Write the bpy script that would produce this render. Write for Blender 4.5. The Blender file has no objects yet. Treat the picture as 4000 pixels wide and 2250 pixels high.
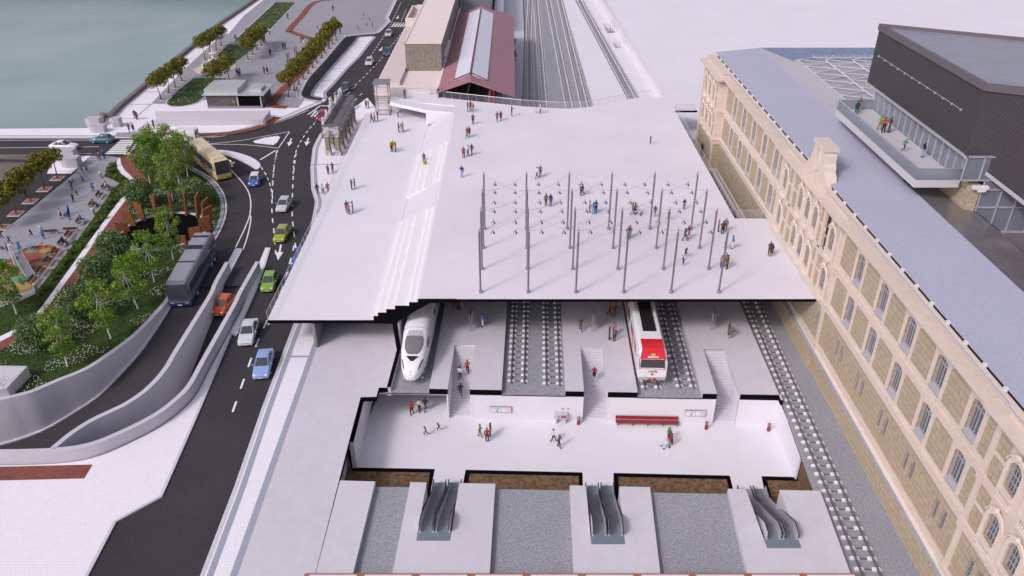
import bpy, bmesh, math, random
from mathutils import Vector, Matrix
random.seed(7)
R = math.radians
scene = bpy.context.scene
COL = scene.collection

# ---------------------------------------------------------------- camera
H = 42.946
PITCH = R(30.545)
FPX = 3111.1
cam = bpy.data.cameras.new("camera"); camo = bpy.data.objects.new("camera", cam); COL.objects.link(camo)
camo.location = (0, 0, H); camo.rotation_euler = (R(90) - PITCH, 0, 0)
cam.sensor_width = 36; cam.lens = FPX / 4000 * 36; cam.clip_start = .5; cam.clip_end = 6000
scene.camera = camo
# ---------------------------------------------------------------- light
SUN_AZ = Vector((-1.0, -0.95)).normalized(); SUN_EL = R(41)
w = bpy.data.worlds.new("World"); scene.world = w; w.use_nodes = True
nt = w.node_tree; bg = nt.nodes["Background"]
sky = nt.nodes.new("ShaderNodeTexSky"); sky.sky_type = 'NISHITA'; sky.sun_disc = False
sky.sun_elevation = SUN_EL; sky.sun_rotation = math.atan2(SUN_AZ.x, SUN_AZ.y)
sky.air_density = 0.9; sky.dust_density = 3.0; sky.ozone_density = 0.6
hs = nt.nodes.new("ShaderNodeHueSaturation"); hs.inputs["Saturation"].default_value = 0.42
nt.links.new(sky.outputs[0], hs.inputs["Color"]); tn = nt.nodes.new('ShaderNodeMix'); tn.data_type = 'RGBA'; tn.blend_type = 'MULTIPLY'; tn.inputs[0].default_value = 1
tn.inputs[7].default_value = (1.02, .95, 1.03, 1); nt.links.new(hs.outputs[0], tn.inputs[6]); nt.links.new(tn.outputs[2], bg.inputs[0])
bg.inputs[1].default_value = 0.15
sl = bpy.data.lights.new("sun", 'SUN'); so = bpy.data.objects.new("sun", sl); COL.objects.link(so)
sl.energy = 1.5; sl.angle = R(11); sl.color = (1.0, .915, .915)
sd = Vector((SUN_AZ.x * math.cos(SUN_EL), SUN_AZ.y * math.cos(SUN_EL), math.sin(SUN_EL)))
so.rotation_euler = sd.to_track_quat('Z', 'Y').to_euler(); so.location = (0, 0, 90)
scene.view_settings.view_transform = 'Standard'; scene.view_settings.look = 'None'
scene.view_settings.exposure = 0.0; scene.view_settings.gamma = 1
scene.cycles.use_denoising = True
scene.cycles.max_bounces = 6; scene.cycles.diffuse_bounces = 3; scene.cycles.glossy_bounces = 3
scene.cycles.transmission_bounces = 4; scene.cycles.transparent_max_bounces = 12

# ---------------------------------------------------------------- survey helpers: a plan point from a sight line and a known level
ZM = {'a': (0, 0, 1.8343), 'b': (0, 500, 2.07), 'c': (0, 1100, 1.8117), 'd': (0, 1700, 1.84), 'e': (1300, 0, 1.8343), 'f': (2600, 0, 1.8343),
      'g': (2700, 700, 1.8115), 'h': (2900, 1450, 1.8109), 'i': (1200, 400, 1.811), 'j': (1800, 600, 1.98154), 'k': (1300, 1150, 2.07),
      'l': (2200, 1150, 2.07), 'm': (1100, 1750, 2.14667), 'n': (2200, 1750, 2.14667), 'D': (0, 0, .644), 'p': (1220, 330, 5.0),
      'q': (700, 180, 5.795), 'r': (0, 900, 4.83), 's': (600, 950, 2.6345), 't': (3000, 180, 4.528), 'u': (3400, 350, 2.415)}
CP, SP = math.cos(PITCH), math.sin(PITCH)
def ray(m, x, y):
    o = ZM[m]; X = o[0] + x / o[2]; Y = o[1] + y / o[2]
    a = (X - 2000) / FPX; v = (Y - 1125) / FPX
    return Vector((a, CP - v * SP, -SP - v * CP))
def G(m, x, y, z):
    r = ray(m, x, y); k = (z - H) / r.z
    return (r.x * k, r.y * k)
def GL(m, pts, z): return [G(m, x, y, z) for x, y in pts]
def at_y(m, x, y, Y):
    r = ray(m, x, y); k = Y / r.y
    return (r.x * k, Y, r.z * k + H)
ROAD, PAV, BED, PLAT, TERR, MEZZ = -6.32, -6.2, -6.85, -6.2, -2.55, -10.0

# ---------------------------------------------------------------- objects
def tag(o, label=None, cat=None, group=None, kind=None):
    if label: o['label'] = label
    if cat: o['category'] = cat
    if group: o['group'] = group
    if kind: o['kind'] = kind
    elif cat: o['kind'] = 'thing'
    return o
def thing(name, label, cat, loc=(0, 0, 0), rz=0, group=None):
    o = bpy.data.objects.new(name, None); COL.objects.link(o)
    o.location = loc; o.rotation_euler = (0, 0, rz); o.empty_display_size = .3
    return tag(o, label, cat, group)
def link(name, me, parent=None):
    o = bpy.data.objects.new(name, me); COL.objects.link(o)
    if parent: o.parent = parent
    return o
def kids(o): return list(o.children)
def copy_tree(o, parent=None):
    c = o.copy(); COL.objects.link(c)
    if parent: c.parent = parent
    for ch in kids(o): copy_tree(ch, c)
    return c

class MB:
    def __init__(s): s.v = []; s.f = []; s.m = []
    def add(s, vs, fs, mi=0):
        n = len(s.v); s.v += [tuple(x) for x in vs]
        for f in fs: s.f.append([i + n for i in f]); s.m.append(mi)
        return s
    def poly(s, pts, mi=0): return s.add(pts, [list(range(len(pts)))], mi)
    def flat(s, pts, z, mi=0):
        a = sum(pts[i][0] * pts[(i + 1) % len(pts)][1] - pts[(i + 1) % len(pts)][0] * pts[i][1] for i in range(len(pts)))
        if a < 0: pts = pts[::-1]
        return s.poly([(p[0], p[1], z) for p in pts], mi)
    def prism(s, pts, z0, z1, mi=0, side=None):
        n = len(pts)
        a = sum(pts[i][0] * pts[(i + 1) % n][1] - pts[(i + 1) % n][0] * pts[i][1] for i in range(n))
        if a < 0: pts = pts[::-1]
        k = len(s.v); s.v += [(p[0], p[1], z0) for p in pts] + [(p[0], p[1], z1) for p in pts]
        s.f.append([k + n + i for i in range(n)]); s.m.append(mi)
        s.f.append([k + n - 1 - i for i in range(n)]); s.m.append(mi if side is None else side)
        for i in range(n):
            j = (i + 1) % n; s.f.append([k + i, k + j, k + n + j, k + n + i]); s.m.append(mi if side is None else side)
        return s
    def box(s, x0, x1, y0, y1, z0, z1, mi=0): return s.prism([(x0, y0), (x1, y0), (x1, y1), (x0, y1)], z0, z1, mi)
    def bx(s, c, d, mi=0, rz=0):   # centre, size, rotation about z
        ca, sa = math.cos(rz), math.sin(rz)
        P = [(c[0] + ca * a * d[0] / 2 - sa * b * d[1] / 2, c[1] + sa * a * d[0] / 2 + ca * b * d[1] / 2) for a, b in ((-1, -1), (1, -1), (1, 1), (-1, 1))]
        return s.prism(P, c[2] - d[2] / 2, c[2] + d[2] / 2, mi)
    def tube(s, pts, r, n=8, mi=0, cap=True):
        pts = [Vector(p) for p in pts]; rs = r if isinstance(r, (list, tuple)) else [r] * len(pts)
        rings = []; base = len(s.v); u = None
        for i, p in enumerate(pts):
            d = (pts[min(i + 1, len(pts) - 1)] - pts[max(i - 1, 0)]).normalized()
            if u is None: u = (Vector((0, 0, 1)) if abs(d.z) < .9 else Vector((1, 0, 0))).cross(d).normalized()
            else: u = (u - d * u.dot(d)).normalized()
            v = d.cross(u)
            for k in range(n):
                a = 2 * math.pi * k / n; s.v.append(tuple(p + (u * math.cos(a) + v * math.sin(a)) * rs[i]))
        for i in range(len(pts) - 1):
            for k in range(n):
                a = base + i * n + k; b = base + i * n + (k + 1) % n
                s.f.append([a, b, b + n, a + n]); s.m.append(mi)
        if cap:
            s.f.append([base + k for k in range(n)][::-1]); s.m.append(mi)
            s.f.append([base + (len(pts) - 1) * n + k for k in range(n)]); s.m.append(mi)
        return s
    def lathe(s, prof, n=16, c=(0, 0, 0), mi=0):
        base = len(s.v)
        for r, z in prof:
            for k in range(n):
                a = 2 * math.pi * k / n; s.v.append((c[0] + r * math.cos(a), c[1] + r * math.sin(a), c[2] + z))
        for i in range(len(prof) - 1):
            for k in range(n):
                a = base + i * n + k; b = base + i * n + (k + 1) % n
                s.f.append([a, b, b + n, a + n]); s.m.append(mi)
        s.f.append([base + k for k in range(n)][::-1]); s.m.append(mi)
        s.f.append([base + (len(prof) - 1) * n + k for k in range(n)]); s.m.append(mi)
        return s
    def ball(s, c, r, n=10, mi=0):
        r = r if isinstance(r, (tuple, list)) else (r, r, r); m = n // 2 + 1; base = len(s.v)
        for i in range(1, m):
            t = math.pi * i / m
            for k in range(n):
                a = 2 * math.pi * k / n
                s.v.append((c[0] + r[0] * math.sin(t) * math.cos(a), c[1] + r[1] * math.sin(t) * math.sin(a), c[2] - r[2] * math.cos(t)))
        for i in range(m - 2):
            for k in range(n):
                a = base + i * n + k; b = base + i * n + (k + 1) % n
                s.f.append([a, b, b + n, a + n]); s.m.append(mi)
        s.v.append((c[0], c[1], c[2] - r[2])); s.v.append((c[0], c[1], c[2] + r[2])); e = len(s.v)
        for k in range(n):
            s.f.append([e - 2, base + (k + 1) % n, base + k]); s.m.append(mi)
            q = base + (m - 2) * n; s.f.append([e - 1, q + k, q + (k + 1) % n]); s.m.append(mi)
        return s
    def loft(s, rings, mi=0, cap=True, closed=True):
        n = len(rings[0]); base = len(s.v)
        for r in rings: s.v += [tuple(p) for p in r]
        for i in range(len(rings) - 1):
            for k in range(n if closed else n - 1):
                a = base + i * n + k; b = base + i * n + (k + 1) % n
                s.f.append([a, b, b + n, a + n]); s.m.append(mi)
        if cap:
            s.f.append([base + k for k in range(n)][::-1]); s.m.append(mi)
            s.f.append([base + (len(rings) - 1) * n + k for k in range(n)]); s.m.append(mi)
        return s
    def strip(s, pts, wd, z, mi=0):   # flat ribbon along a polyline, z scalar
        L = offset(pts, wd / 2); Q = offset(pts, -wd / 2)
        for i in range(len(pts) - 1):
            s.flat([L[i], L[i + 1], Q[i + 1], Q[i]], z, mi)
        return s
    def wall(s, pts, wd, z0, z1, mi=0):
        n = len(pts); z0 = z0 if isinstance(z0, list) else [z0] * n; z1 = z1 if isinstance(z1, list) else [z1] * n
        L = offset(pts, wd / 2); Q = offset(pts, -wd / 2)
        rings = [[(*L[i], z0[i]), (*Q[i], z0[i]), (*Q[i], z1[i]), (*L[i], z1[i])] for i in range(n)]
        return s.loft(rings, mi)
    def mesh(s, name, mats, off=None, smooth=False):
        me = bpy.data.meshes.new(name)
        V = s.v if off is None else [(x - off[0], y - off[1], z - off[2]) for x, y, z in s.v]
        me.from_pydata(V, [], s.f); mats = mats if isinstance(mats, (list, tuple)) else [mats]
        for m in mats: me.materials.append(m)
        if len(mats) > 1: me.polygons.foreach_set('material_index', s.m)
        if smooth: me.polygons.foreach_set('use_smooth', [True] * len(s.f))
        me.update()
        bm = bmesh.new(); bm.from_mesh(me); bmesh.ops.recalc_face_normals(bm, faces=bm.faces) if s.fix else None
        bm.to_mesh(me); bm.free()
        if smooth and s.sharp: 
            try: me.set_sharp_from_angle(angle=s.sharp)
            except Exception: pass
        return me
    fix = False; sharp = R(40)
    def build(s, name, mats, parent=None, world=False, smooth=False):
        me = s.mesh(name, mats, parent.location if (world and parent) else None, smooth)
        return link(name, me, parent)
def offset(pts, d):
    out = []; n = len(pts)
    for i in range(n):
        a = Vector(pts[max(i - 1, 0)][:2]); b = Vector(pts[i][:2]); c = Vector(pts[min(i + 1, n - 1)][:2])
        t1 = (b - a).normalized() if (b - a).length > 1e-6 else None; t2 = (c - b).normalized() if (c - b).length > 1e-6 else None
        t1 = t1 or t2; t2 = t2 or t1
        n1 = Vector((-t1.y, t1.x)); n2 = Vector((-t2.y, t2.x)); m = (n1 + n2)
        m = m.normalized() if m.length > 1e-3 else n1
        k = d / max(.5, m.dot(n1)); out.append((b.x + m.x * k, b.y + m.y * k))
    return out
def fixed(mb): mb.fix = True; return mb
def smooth_line(pts, n=6):
    out = []; P = [Vector(p) for p in pts]
    for i in range(len(P) - 1):
        p0 = P[max(i - 1, 0)]; p1 = P[i]; p2 = P[i + 1]; p3 = P[min(i + 2, len(P) - 1)]
        for k in range(n):
            t = k / n
            q = .5 * ((2 * p1) + (p2 - p0) * t + (2 * p0 - 5 * p1 + 4 * p2 - p3) * t * t + (3 * p1 - p0 - 3 * p2 + p3) * t ** 3)
            out.append(tuple(q))
    out.append(tuple(P[-1])); return out
def resample(pts, n):
    P = [Vector(p) for p in pts]; L = [0]
    for i in range(len(P) - 1): L.append(L[-1] + (P[i + 1] - P[i]).length)
    out = []
    for k in range(n):
        s = L[-1] * k / (n - 1); i = 0
        while i < len(P) - 2 and L[i + 1] < s: i += 1
        t = (s - L[i]) / max(1e-9, L[i + 1] - L[i]); out.append(tuple(P[i].lerp(P[i + 1], min(1, t))))
    return out, L[-1]
def struct(name, mb, m, smooth=False): return tag(mb.build(name, m, smooth=smooth), kind='structure')
def solo(name, mb, m, label, cat, group=None, smooth=False, at=None):
    """a thing that is one mesh, its origin at its base"""
    xs = [v[0] for v in mb.v]; ys = [v[1] for v in mb.v]; zs = [v[2] for v in mb.v]
    o = at or ((min(xs) + max(xs)) / 2, (min(ys) + max(ys)) / 2, min(zs))
    ob = link(name, mb.mesh(name, m, o, smooth)); ob.location = o
    return tag(ob, label, cat, group)

# ---------------------------------------------------------------- materials
def nodes(name):
    m = bpy.data.materials.new(name); m.use_nodes = True; n = m.node_tree
    return m, n, n.nodes['Principled BSDF'], n.links.new
def lin(c):
    if isinstance(c, (int, float)): return (c, c, c, 1)
    return (*c, 1)
def ramp(n, lo, hi, p0=.3, p1=.7):
    r = n.nodes.new('ShaderNodeValToRGB'); r.color_ramp.elements[0].color = lin(lo); r.color_ramp.elements[1].color = lin(hi)
    r.color_ramp.elements[0].position = p0; r.color_ramp.elements[1].position = p1; return r
def sc(c, k): return tuple(min(1, x * k) for x in (c if isinstance(c, tuple) else (c, c, c)))
def noise(n, scale, det=4, rough=.6, coord='Object'):
    t = n.nodes.new('ShaderNodeTexNoise'); t.inputs['Scale'].default_value = scale; t.inputs['Detail'].default_value = det; t.inputs['Roughness'].default_value = rough
    c = n.nodes.new('ShaderNodeTexCoord'); n.links.new(c.outputs[coord], t.inputs['Vector']); return t
def mk(name, col, rough=.7, metal=0, var=.08, scale=3., bump=0, bscale=20., spec=.4, big=0, coat=0):
    m, n, b, L = nodes(name)
    b.inputs['Roughness'].default_value = rough; b.inputs['Metallic'].default_value = metal; b.inputs['Specular IOR Level'].default_value = spec
    if coat: b.inputs['Coat Weight'].default_value = coat; b.inputs['Coat Roughness'].default_value = .08
    c = col if isinstance(col, tuple) else (col,) * 3
    if var:
        t = noise(n, scale); r = ramp(n, sc(c, 1 - var), sc(c, 1 + var)); L(t.outputs['Fac'], r.inputs['Fac']); out = r.outputs['Color']
        if big:
            t2 = noise(n, .12, 3); r2 = ramp(n, 1 - big, 1.0); L(t2.outputs['Fac'], r2.inputs['Fac'])
            mx = n.nodes.new('ShaderNodeMix'); mx.data_type = 'RGBA'; mx.blend_type = 'MULTIPLY'; mx.inputs[0].default_value = 1
            L(out, mx.inputs[6]); L(r2.outputs['Color'], mx.inputs[7]); out = mx.outputs[2]
        L(out, b.inputs['Base Color'])
    else: b.inputs['Base Color'].default_value = lin(c)
    if bump:
        t = noise(n, bscale, 3); bu = n.nodes.new('ShaderNodeBump'); bu.inputs['Strength'].default_value = bump; bu.inputs['Distance'].default_value = .05
        L(t.outputs['Fac'], bu.inputs['Height']); L(bu.outputs['Normal'], b.inputs['Normal'])
    return m
def brick(name, c1, c2, mortar, bw=.6, bh=.3, ms=.02, plane='YZ', rough=.8, bump=.3, off=.5, var=.12):
    m, n, b, L = nodes(name); b.inputs['Roughness'].default_value = rough; b.inputs['Specular IOR Level'].default_value = .3
    co = n.nodes.new('ShaderNodeTexCoord'); se = n.nodes.new('ShaderNodeSeparateXYZ'); cb = n.nodes.new('ShaderNodeCombineXYZ'); L(co.outputs['Object'], se.inputs[0])
    if plane == 'YZ':
        ad = n.nodes.new('ShaderNodeMath'); ad.operation = 'ADD'; L(se.outputs[0], ad.inputs[0]); L(se.outputs[1], ad.inputs[1]); L(ad.outputs[0], cb.inputs[0]); L(se.outputs[2], cb.inputs[1])
    else: L(se.outputs[0], cb.inputs[0]); L(se.outputs[1], cb.inputs[1])
    t = n.nodes.new('ShaderNodeTexBrick'); t.offset = off; L(cb.outputs[0], t.inputs['Vector'])
    t.inputs['Color1'].default_value = lin(c1); t.inputs['Color2'].default_value = lin(c2); t.inputs['Mortar'].default_value = lin(mortar)
    t.inputs['Scale'].default_value = 1; t.inputs['Mortar Size'].default_value = ms; t.inputs['Brick Width'].default_value = bw; t.inputs['Row Height'].default_value = bh
    t.inputs['Mortar Smooth'].default_value = .2
    tn = noise(n, 2.5, 5); r = ramp(n, 1 - var, 1.0); L(tn.outputs['Fac'], r.inputs['Fac'])
    mx = n.nodes.new('ShaderNodeMix'); mx.data_type = 'RGBA'; mx.blend_type = 'MULTIPLY'; mx.inputs[0].default_value = 1
    L(t.outputs['Color'], mx.inputs[6]); L(r.outputs['Color'], mx.inputs[7]); L(mx.outputs[2], b.inputs['Base Color'])
    if bump:
        bu = n.nodes.new('ShaderNodeBump'); bu.inputs['Strength'].default_value = bump; bu.inputs['Distance'].default_value = .03; bu.invert = True
        L(t.outputs['Fac'], bu.inputs['Height']); L(bu.outputs['Normal'], b.inputs['Normal'])
    return m
def glass(name, col=(.75, .82, .88), alpha=.25, rough=.05):
    m, n, b, L = nodes(name); b.inputs['Base Color'].default_value = lin(col); b.inputs['Roughness'].default_value = rough
    b.inputs['Alpha'].default_value = alpha; b.inputs['Specular IOR Level'].default_value = .6; return m
def speckle(name, c0, c1, scale, rough=.9, bump=.4, p0=.35, p1=.65, big=.12):
    m, n, b, L = nodes(name); b.inputs['Roughness'].default_value = rough; b.inputs['Specular IOR Level'].default_value = .25
    t = noise(n, scale, 6, .75); r = ramp(n, c0, c1, p0, p1); L(t.outputs['Fac'], r.inputs['Fac'])
    t2 = noise(n, .09, 4); r2 = ramp(n, 1 - big, 1.0); L(t2.outputs['Fac'], r2.inputs['Fac'])
    mx = n.nodes.new('ShaderNodeMix'); mx.data_type = 'RGBA'; mx.blend_type = 'MULTIPLY'; mx.inputs[0].default_value = 1
    L(r.outputs['Color'], mx.inputs[6]); L(r2.outputs['Color'], mx.inputs[7]); L(mx.outputs[2], b.inputs['Base Color'])
    bu = n.nodes.new('ShaderNodeBump'); bu.inputs['Strength'].default_value = bump; bu.inputs['Distance'].default_value = .05
    L(t.outputs['Fac'], bu.inputs['Height']); L(bu.outputs['Normal'], b.inputs['Normal']); return m
W_ = (.80, .785, .83)
M = dict(
    white=mk('white_render', (.74, .73, .775), .75, var=.015, scale=.6, big=.05),
    conc=mk('pale_concrete', (.60, .59, .635), .8, var=.04, scale=1.2, big=.06),
    wallc=mk('grey_wall', (.555, .55, .595), .75, var=.03, scale=1.0, big=.06),
    plaza=speckle('granite_chip_paving', (.66, .64, .69), (.80, .775, .83), 5.5, .85, .12, .3, .7, .10),
    marble=mk('veined_white_stone', (.80, .785, .80), .6, var=.03, scale=.7),
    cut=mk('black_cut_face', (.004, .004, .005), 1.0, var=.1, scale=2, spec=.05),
    asph=speckle('asphalt', (.040, .0385, .042), (.070, .068, .073), 7, .9, .25, .3, .7, .25),
    paint=mk('road_paint', (.80, .80, .80), .7, var=.06, scale=4),
    pav=brick('hex_pavers', (.85, .835, .88), (.82, .805, .85), (.68, .67, .74), .34, .30, .012, 'XY', .8, .1, .5, .05),
    kerb=mk('kerb_stone', (.58, .57, .60), .8, var=.06, scale=3),
    strip=mk('blue_grey_paver', (.33, .36, .43), .8, var=.12, scale=9),
    tile=brick('grey_block_paving', (.34, .345, .38), (.40, .405, .435), (.17, .17, .19), .40, .20, .012, 'XY', .85, .15, .5, .15),
    gran=speckle('grey_granite_setts', (.22, .225, .25), (.42, .42, .46), 5.0, .9, .3, .35, .65, .1),
    bed=speckle('ballast', (.17, .18, .20), (.48, .495, .535), 9, .95, .8, .34, .66, .1),
    red=mk('red_cycle_asphalt', (.225, .075, .055), .9, var=.22, scale=1.6, bump=.1, big=.15),
    soil=mk('brown_soil', (.155, .095, .052), .95, var=.55, scale=2.2, bump=.8, bscale=5),
    soild=mk('dark_strip_soil', (.040, .037, .040), .95, var=.3, scale=4, bump=.3),
    grass=speckle('lawn', (.024, .050, .010), (.070, .125, .028), 4, .95, .6, .3, .7, .35),
    brown=mk('bare_ground', (.30, .23, .18), .95, var=.08, scale=1),
    steel=mk('brushed_steel', (.42, .42, .44), .32, 1, var=.06, scale=6),
    dsteel=mk('grey_painted_steel', (.26, .26, .28), .5, .3, var=.05),
    rail=mk('rail_steel', (.24, .24, .26), .45, .6, var=.1),
    slp=mk('concrete_sleeper', (.72, .70, .70), .85, var=.06),
    glass=glass('clear_glass', (.52, .53, .58), .55), rglass=glass('railing_glass', (.66, .70, .78), .05), bglass=glass('grey_balustrade_glass', (.26, .29, .34), .6),
    gglass=glass('grey_glazing', (.30, .34, .40), .55), dglass=mk('dark_glass', (.05, .055, .065), .08, 0, var=.1, scale=1, spec=.8),
    wglass=mk('window_glass', (.10, .115, .14), .12, 0, var=.25, scale=.5, spec=.7),
    stone=brick('ashlar', (.465, .378, .258), (.505, .415, .29), (.22, .215, .22), 1.05, .56, .022, 'YZ', .85, .35, .5, .14),
    cream=mk('cream_stucco', (.665, .575, .495), .85, var=.05, scale=1.5, bump=.05, bscale=12, big=.05),
    creamw=mk('cream_ornament', (.70, .61, .53), .85, var=.06, scale=4),
    roofb=speckle('bluish_membrane', (.37, .39, .49), (.45, .465, .56), 3.5, .6, .10, .3, .7, .06),
    frame=mk('grey_frame', (.36, .36, .39), .6, var=.04),
    lgrey=mk('light_grey_panel', (.55, .54, .57), .6, var=.04, big=.05),
    clad=brick('perforated_dark_cladding', (.080, .074, .078), (.090, .083, .087), (.045, .042, .045), .16, .16, .03, 'YZ', .65, .2, .5, .1),
    parap=mk('dark_fascia', (.15, .13, .14), .5, .2, var=.06),
    polish=mk('polished_dark_roof', (.16, .15, .155), .22, 0, var=.15, scale=.5, spec=.6),
    pink=mk('pale_pink_stucco', (.76, .665, .635), .85, var=.03, scale=1, big=.04),
    shade=mk('rose_stucco', (.63, .54, .52), .85, var=.03, scale=1),
    olive=speckle('olive_roughcast', (.03, .028, .022), (.46, .42, .35), 8, .95, .6, .35, .65, .08),
    maroon=mk('maroon_roof', (.34, .175, .20), .6, var=.04, scale=.7, big=.06), dmar=mk('deep_red_trim', (.16, .015, .02), .5, var=.1),
    skyl=mk('translucent_rooflight', (.66, .68, .76), .35, var=.02, scale=.3),
    black=mk('black_rubber', (.012, .012, .013), .6, var=.1), water=None, redm=mk('red_enamel', (.50, .02, .03), .4, var=.05),
    wood=mk('red_brown_timber', (.16, .05, .028), .6, var=.25, scale=9), galv=mk('light_metal', (.62, .62, .64), .4, .5, var=.06),
    rust=mk('rusted_steel', (.20, .080, .028), .85, .2, var=.22, scale=3, bump=.1),
    bark=mk('brown_bark', (.085, .055, .038), .95, var=.3, scale=8), birchb=mk('birch_bark', (.55, .53, .50), .85, var=.4, scale=7),
    colst=brick('grey_column_stone', (.30, .275, .215), (.34, .31, .245), (.12, .11, .10), 3, .62, .03, 'YZ', .9, .3, .0, .3),
    cap=mk('weathered_capital', (.44, .435, .44), .9, var=.55, scale=2.2, bump=.2), beamt=mk('slate_beam_top', (.13, .13, .135), .7, var=.2, scale=2),
    qstone=brick('quay_stone', (.20, .185, .17), (.27, .25, .225), (.12, .115, .105), .9, .4, .02, 'YZ', .95, .3, .5, .4),
    foam=mk('ivory_stone', (.70, .67, .60), .7, var=.06, scale=4),
    stain=mk('stained_metal_panel', (.20, .185, .175), .38, .75, var=.3, scale=1.2), alu=mk('zinc_sheet', (.52, .54, .54), .45, .4, var=.06, scale=1.5),
    brickr=mk('terracotta', (.36, .14, .075), .85, var=.15, scale=3),
)
def water():
    m, n, b, L = nodes('river_water'); b.inputs['Roughness'].default_value = .18; b.inputs['Specular IOR Level'].default_value = .35
    t = noise(n, .03, 3); r = ramp(n, (.225, .315, .305), (.295, .39, .37)); L(t.outputs['Fac'], r.inputs['Fac']); L(r.outputs['Color'], b.inputs['Base Color'])
    co = n.nodes.new('ShaderNodeTexCoord'); mp = n.nodes.new('ShaderNodeMapping'); mp.inputs['Scale'].default_value = (.5, 1.3, 1); mp.inputs['Rotation'].default_value = (0, 0, .12); L(co.outputs['Object'], mp.inputs[0])
    w1 = n.nodes.new('ShaderNodeTexNoise'); w1.inputs['Scale'].default_value = .35; w1.inputs['Detail'].default_value = 6; w1.inputs['Roughness'].default_value = .62; L(mp.outputs[0], w1.inputs['Vector'])
    bu = n.nodes.new('ShaderNodeBump'); bu.inputs['Strength'].default_value = .35; bu.inputs['Distance'].default_value = .4; L(w1.outputs['Fac'], bu.inputs['Height']); L(bu.outputs['Normal'], b.inputs['Normal'])
    return m
M['water'] = water()
def paint(name, col, rough=.3): return mk(name, col, rough, 0, var=.03, scale=2, coat=.6)
_cloth = {}
def cloth(c):
    if c not in _cloth: _cloth[c] = mk('cloth_%d' % len(_cloth), c, .9, 0, var=.12, scale=14)
    return _cloth[c]
BED = -6.74
TH = R(1.65)
def U(u, v, z=None):   # plan frame of the underground station, turned slightly against the plaza; u = X at the platform cut
    dv = v - 63.25
    p = (u + dv * math.sin(TH), 63.25 + dv * math.cos(TH) - u * math.tan(TH))
    return p if z is None else (p[0], p[1], z)
def UR(u0, u1, v0, v1): return [U(u0, v0), U(u1, v0), U(u1, v1), U(u0, v1)]

# ================================================================ ground far right, river, street level
far = MB(); far.flat([(36, 42), (900, 42), (900, 900), (-300, 900), (-300, 330), (-20, 300), (20, 300), (26.6, 262), (30.1, 165), (31.35, 133), (31.35, 131), (36, 131)], -4.6)
struct('ground', far, M['white'])
low = MB(); low.flat([(-18, 30), (120, 30), (120, 60), (60, 400), (-18, 400)], -12.2); struct('ground_below', low, M['white'])
br = MB(); br.flat([(-80.6, 268), (-18, 262), (-18, 900), (-80.6, 900)], -6.1); struct('bare_ground', br, M['brown'])
wt = MB(); wt.flat([(-900, -60), (-72, -60), (-72, 900), (-900, 900)], -11.4); struct('river_water', wt, M['water'])

W1 = GL('c', [(1234, 22), (1180, 130), (1080, 245), (970, 358), (880, 432), (770, 510), (640, 597), (530, 650), (420, 692), (310, 740), (210, 780), (100, 808), (0, 830)], -5.95)
W2 = [G('s', 755, 195, -4.95), G('s', 640, 400, -4.95)] + GL('c', [(1490, 90), (1377, 275), (1235, 505), (1180, 600), (1104, 695), (1008, 785), (888, 865), (770, 922), (640, 985), (500, 1075), (372, 1180)], -4.95)
W3 = [G('s', 1068, 190, -4.95), G('s', 880, 520, -4.95)] + GL('c', [(1658, 160), (1440, 550), (1340, 730), (1240, 835), (1100, 940), (905, 1042), (700, 1130), (550, 1170), (380, 1190), (200, 1198), (0, 1202)], -4.95)
W1 = smooth_line(W1 + [(-53, 60.75), (-57, 59.9), (-63, 59.2), (-70, 58.9)], 4); W2 = smooth_line(W2, 4); W3 = smooth_line(W3, 4) + [(-52, 53.0), (-70, 52.8)]
W3o = offset(W3, .42) if offset(W3, .42)[3][0] > W3[3][0] else offset(W3, -.42)

NEDGE = GL('b', [(700, 222), (945, 238), (1000, 212), (1110, 222), (1300, 240), (1430, 270), (1540, 315), (1700, 400), (1800, 520), (1828, 650), (1790, 800), (1700, 950), (1630, 1020)], PAV)
isl = smooth_line(NEDGE[4:], 5)
KERB_PARK = NEDGE[:4] + isl
road = MB()
road.flat([(-18, 30), (-18, 300), (-80.3, 300), (-78, 141.0), (-160, 139.3), (-160, 126.8), (-78, 125.3)] + KERB_PARK + [W1[0], (W1[0][0], W1[0][1] + .01)] + W3o + [(-70, 30)], ROAD)
struct('road', road, M['asph'])
# ramps down to the tunnel
def ramp_z(s): 
    P = [(0, 0), (6, .5), (12, 1.35), (18, 2.5), (25, 3.9), (34, 5.0), (60, 6.0)]
    for (a, za), (b, zb) in zip(P, P[1:]):
        if s <= b: return ROAD - (za + (zb - za) * max(0, s - a) / (b - a))
    return ROAD - 6.0
def rampmesh(A, B, start):
    n = 40; a, la = resample([start[0]] + A, n); b, lb = resample([start[1]] + B, n); mb = MB(); rows = []
    for i in range(n):
        s = (la + lb) / 2 * i / (n - 1); rows.append((a[i], b[i], ramp_z(s)))
    for (a0, b0, z0), (a1, b1, z1) in zip(rows, rows[1:]):
        mb.poly([(*a0, z0), (*b0, z0), (*b1, z1), (*a1, z1)])
    return mb, rows
y0 = W1[0][1]
rA, rowsA = rampmesh(W1, W2 + [(-47, 52.2), (-70, 52.0)], (W1[0], (W2[0][0], W2[0][1])))
struct('ramp_road', rA, M['asph'])
rB, rowsB = rampmesh(W2, W3[:len(W2)], (W2[0], W3[0])); struct('ramp_road', rB, M['asph'])
fl = MB(); fl.flat([W1[0], W2[0], W3[0], W3o[0], W3o[0], (W3o[0][0], W1[0][1] + .4), W1[0]], ROAD - .004); struct('road_apron', fl, M['asph'])
kb = MB()
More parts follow.
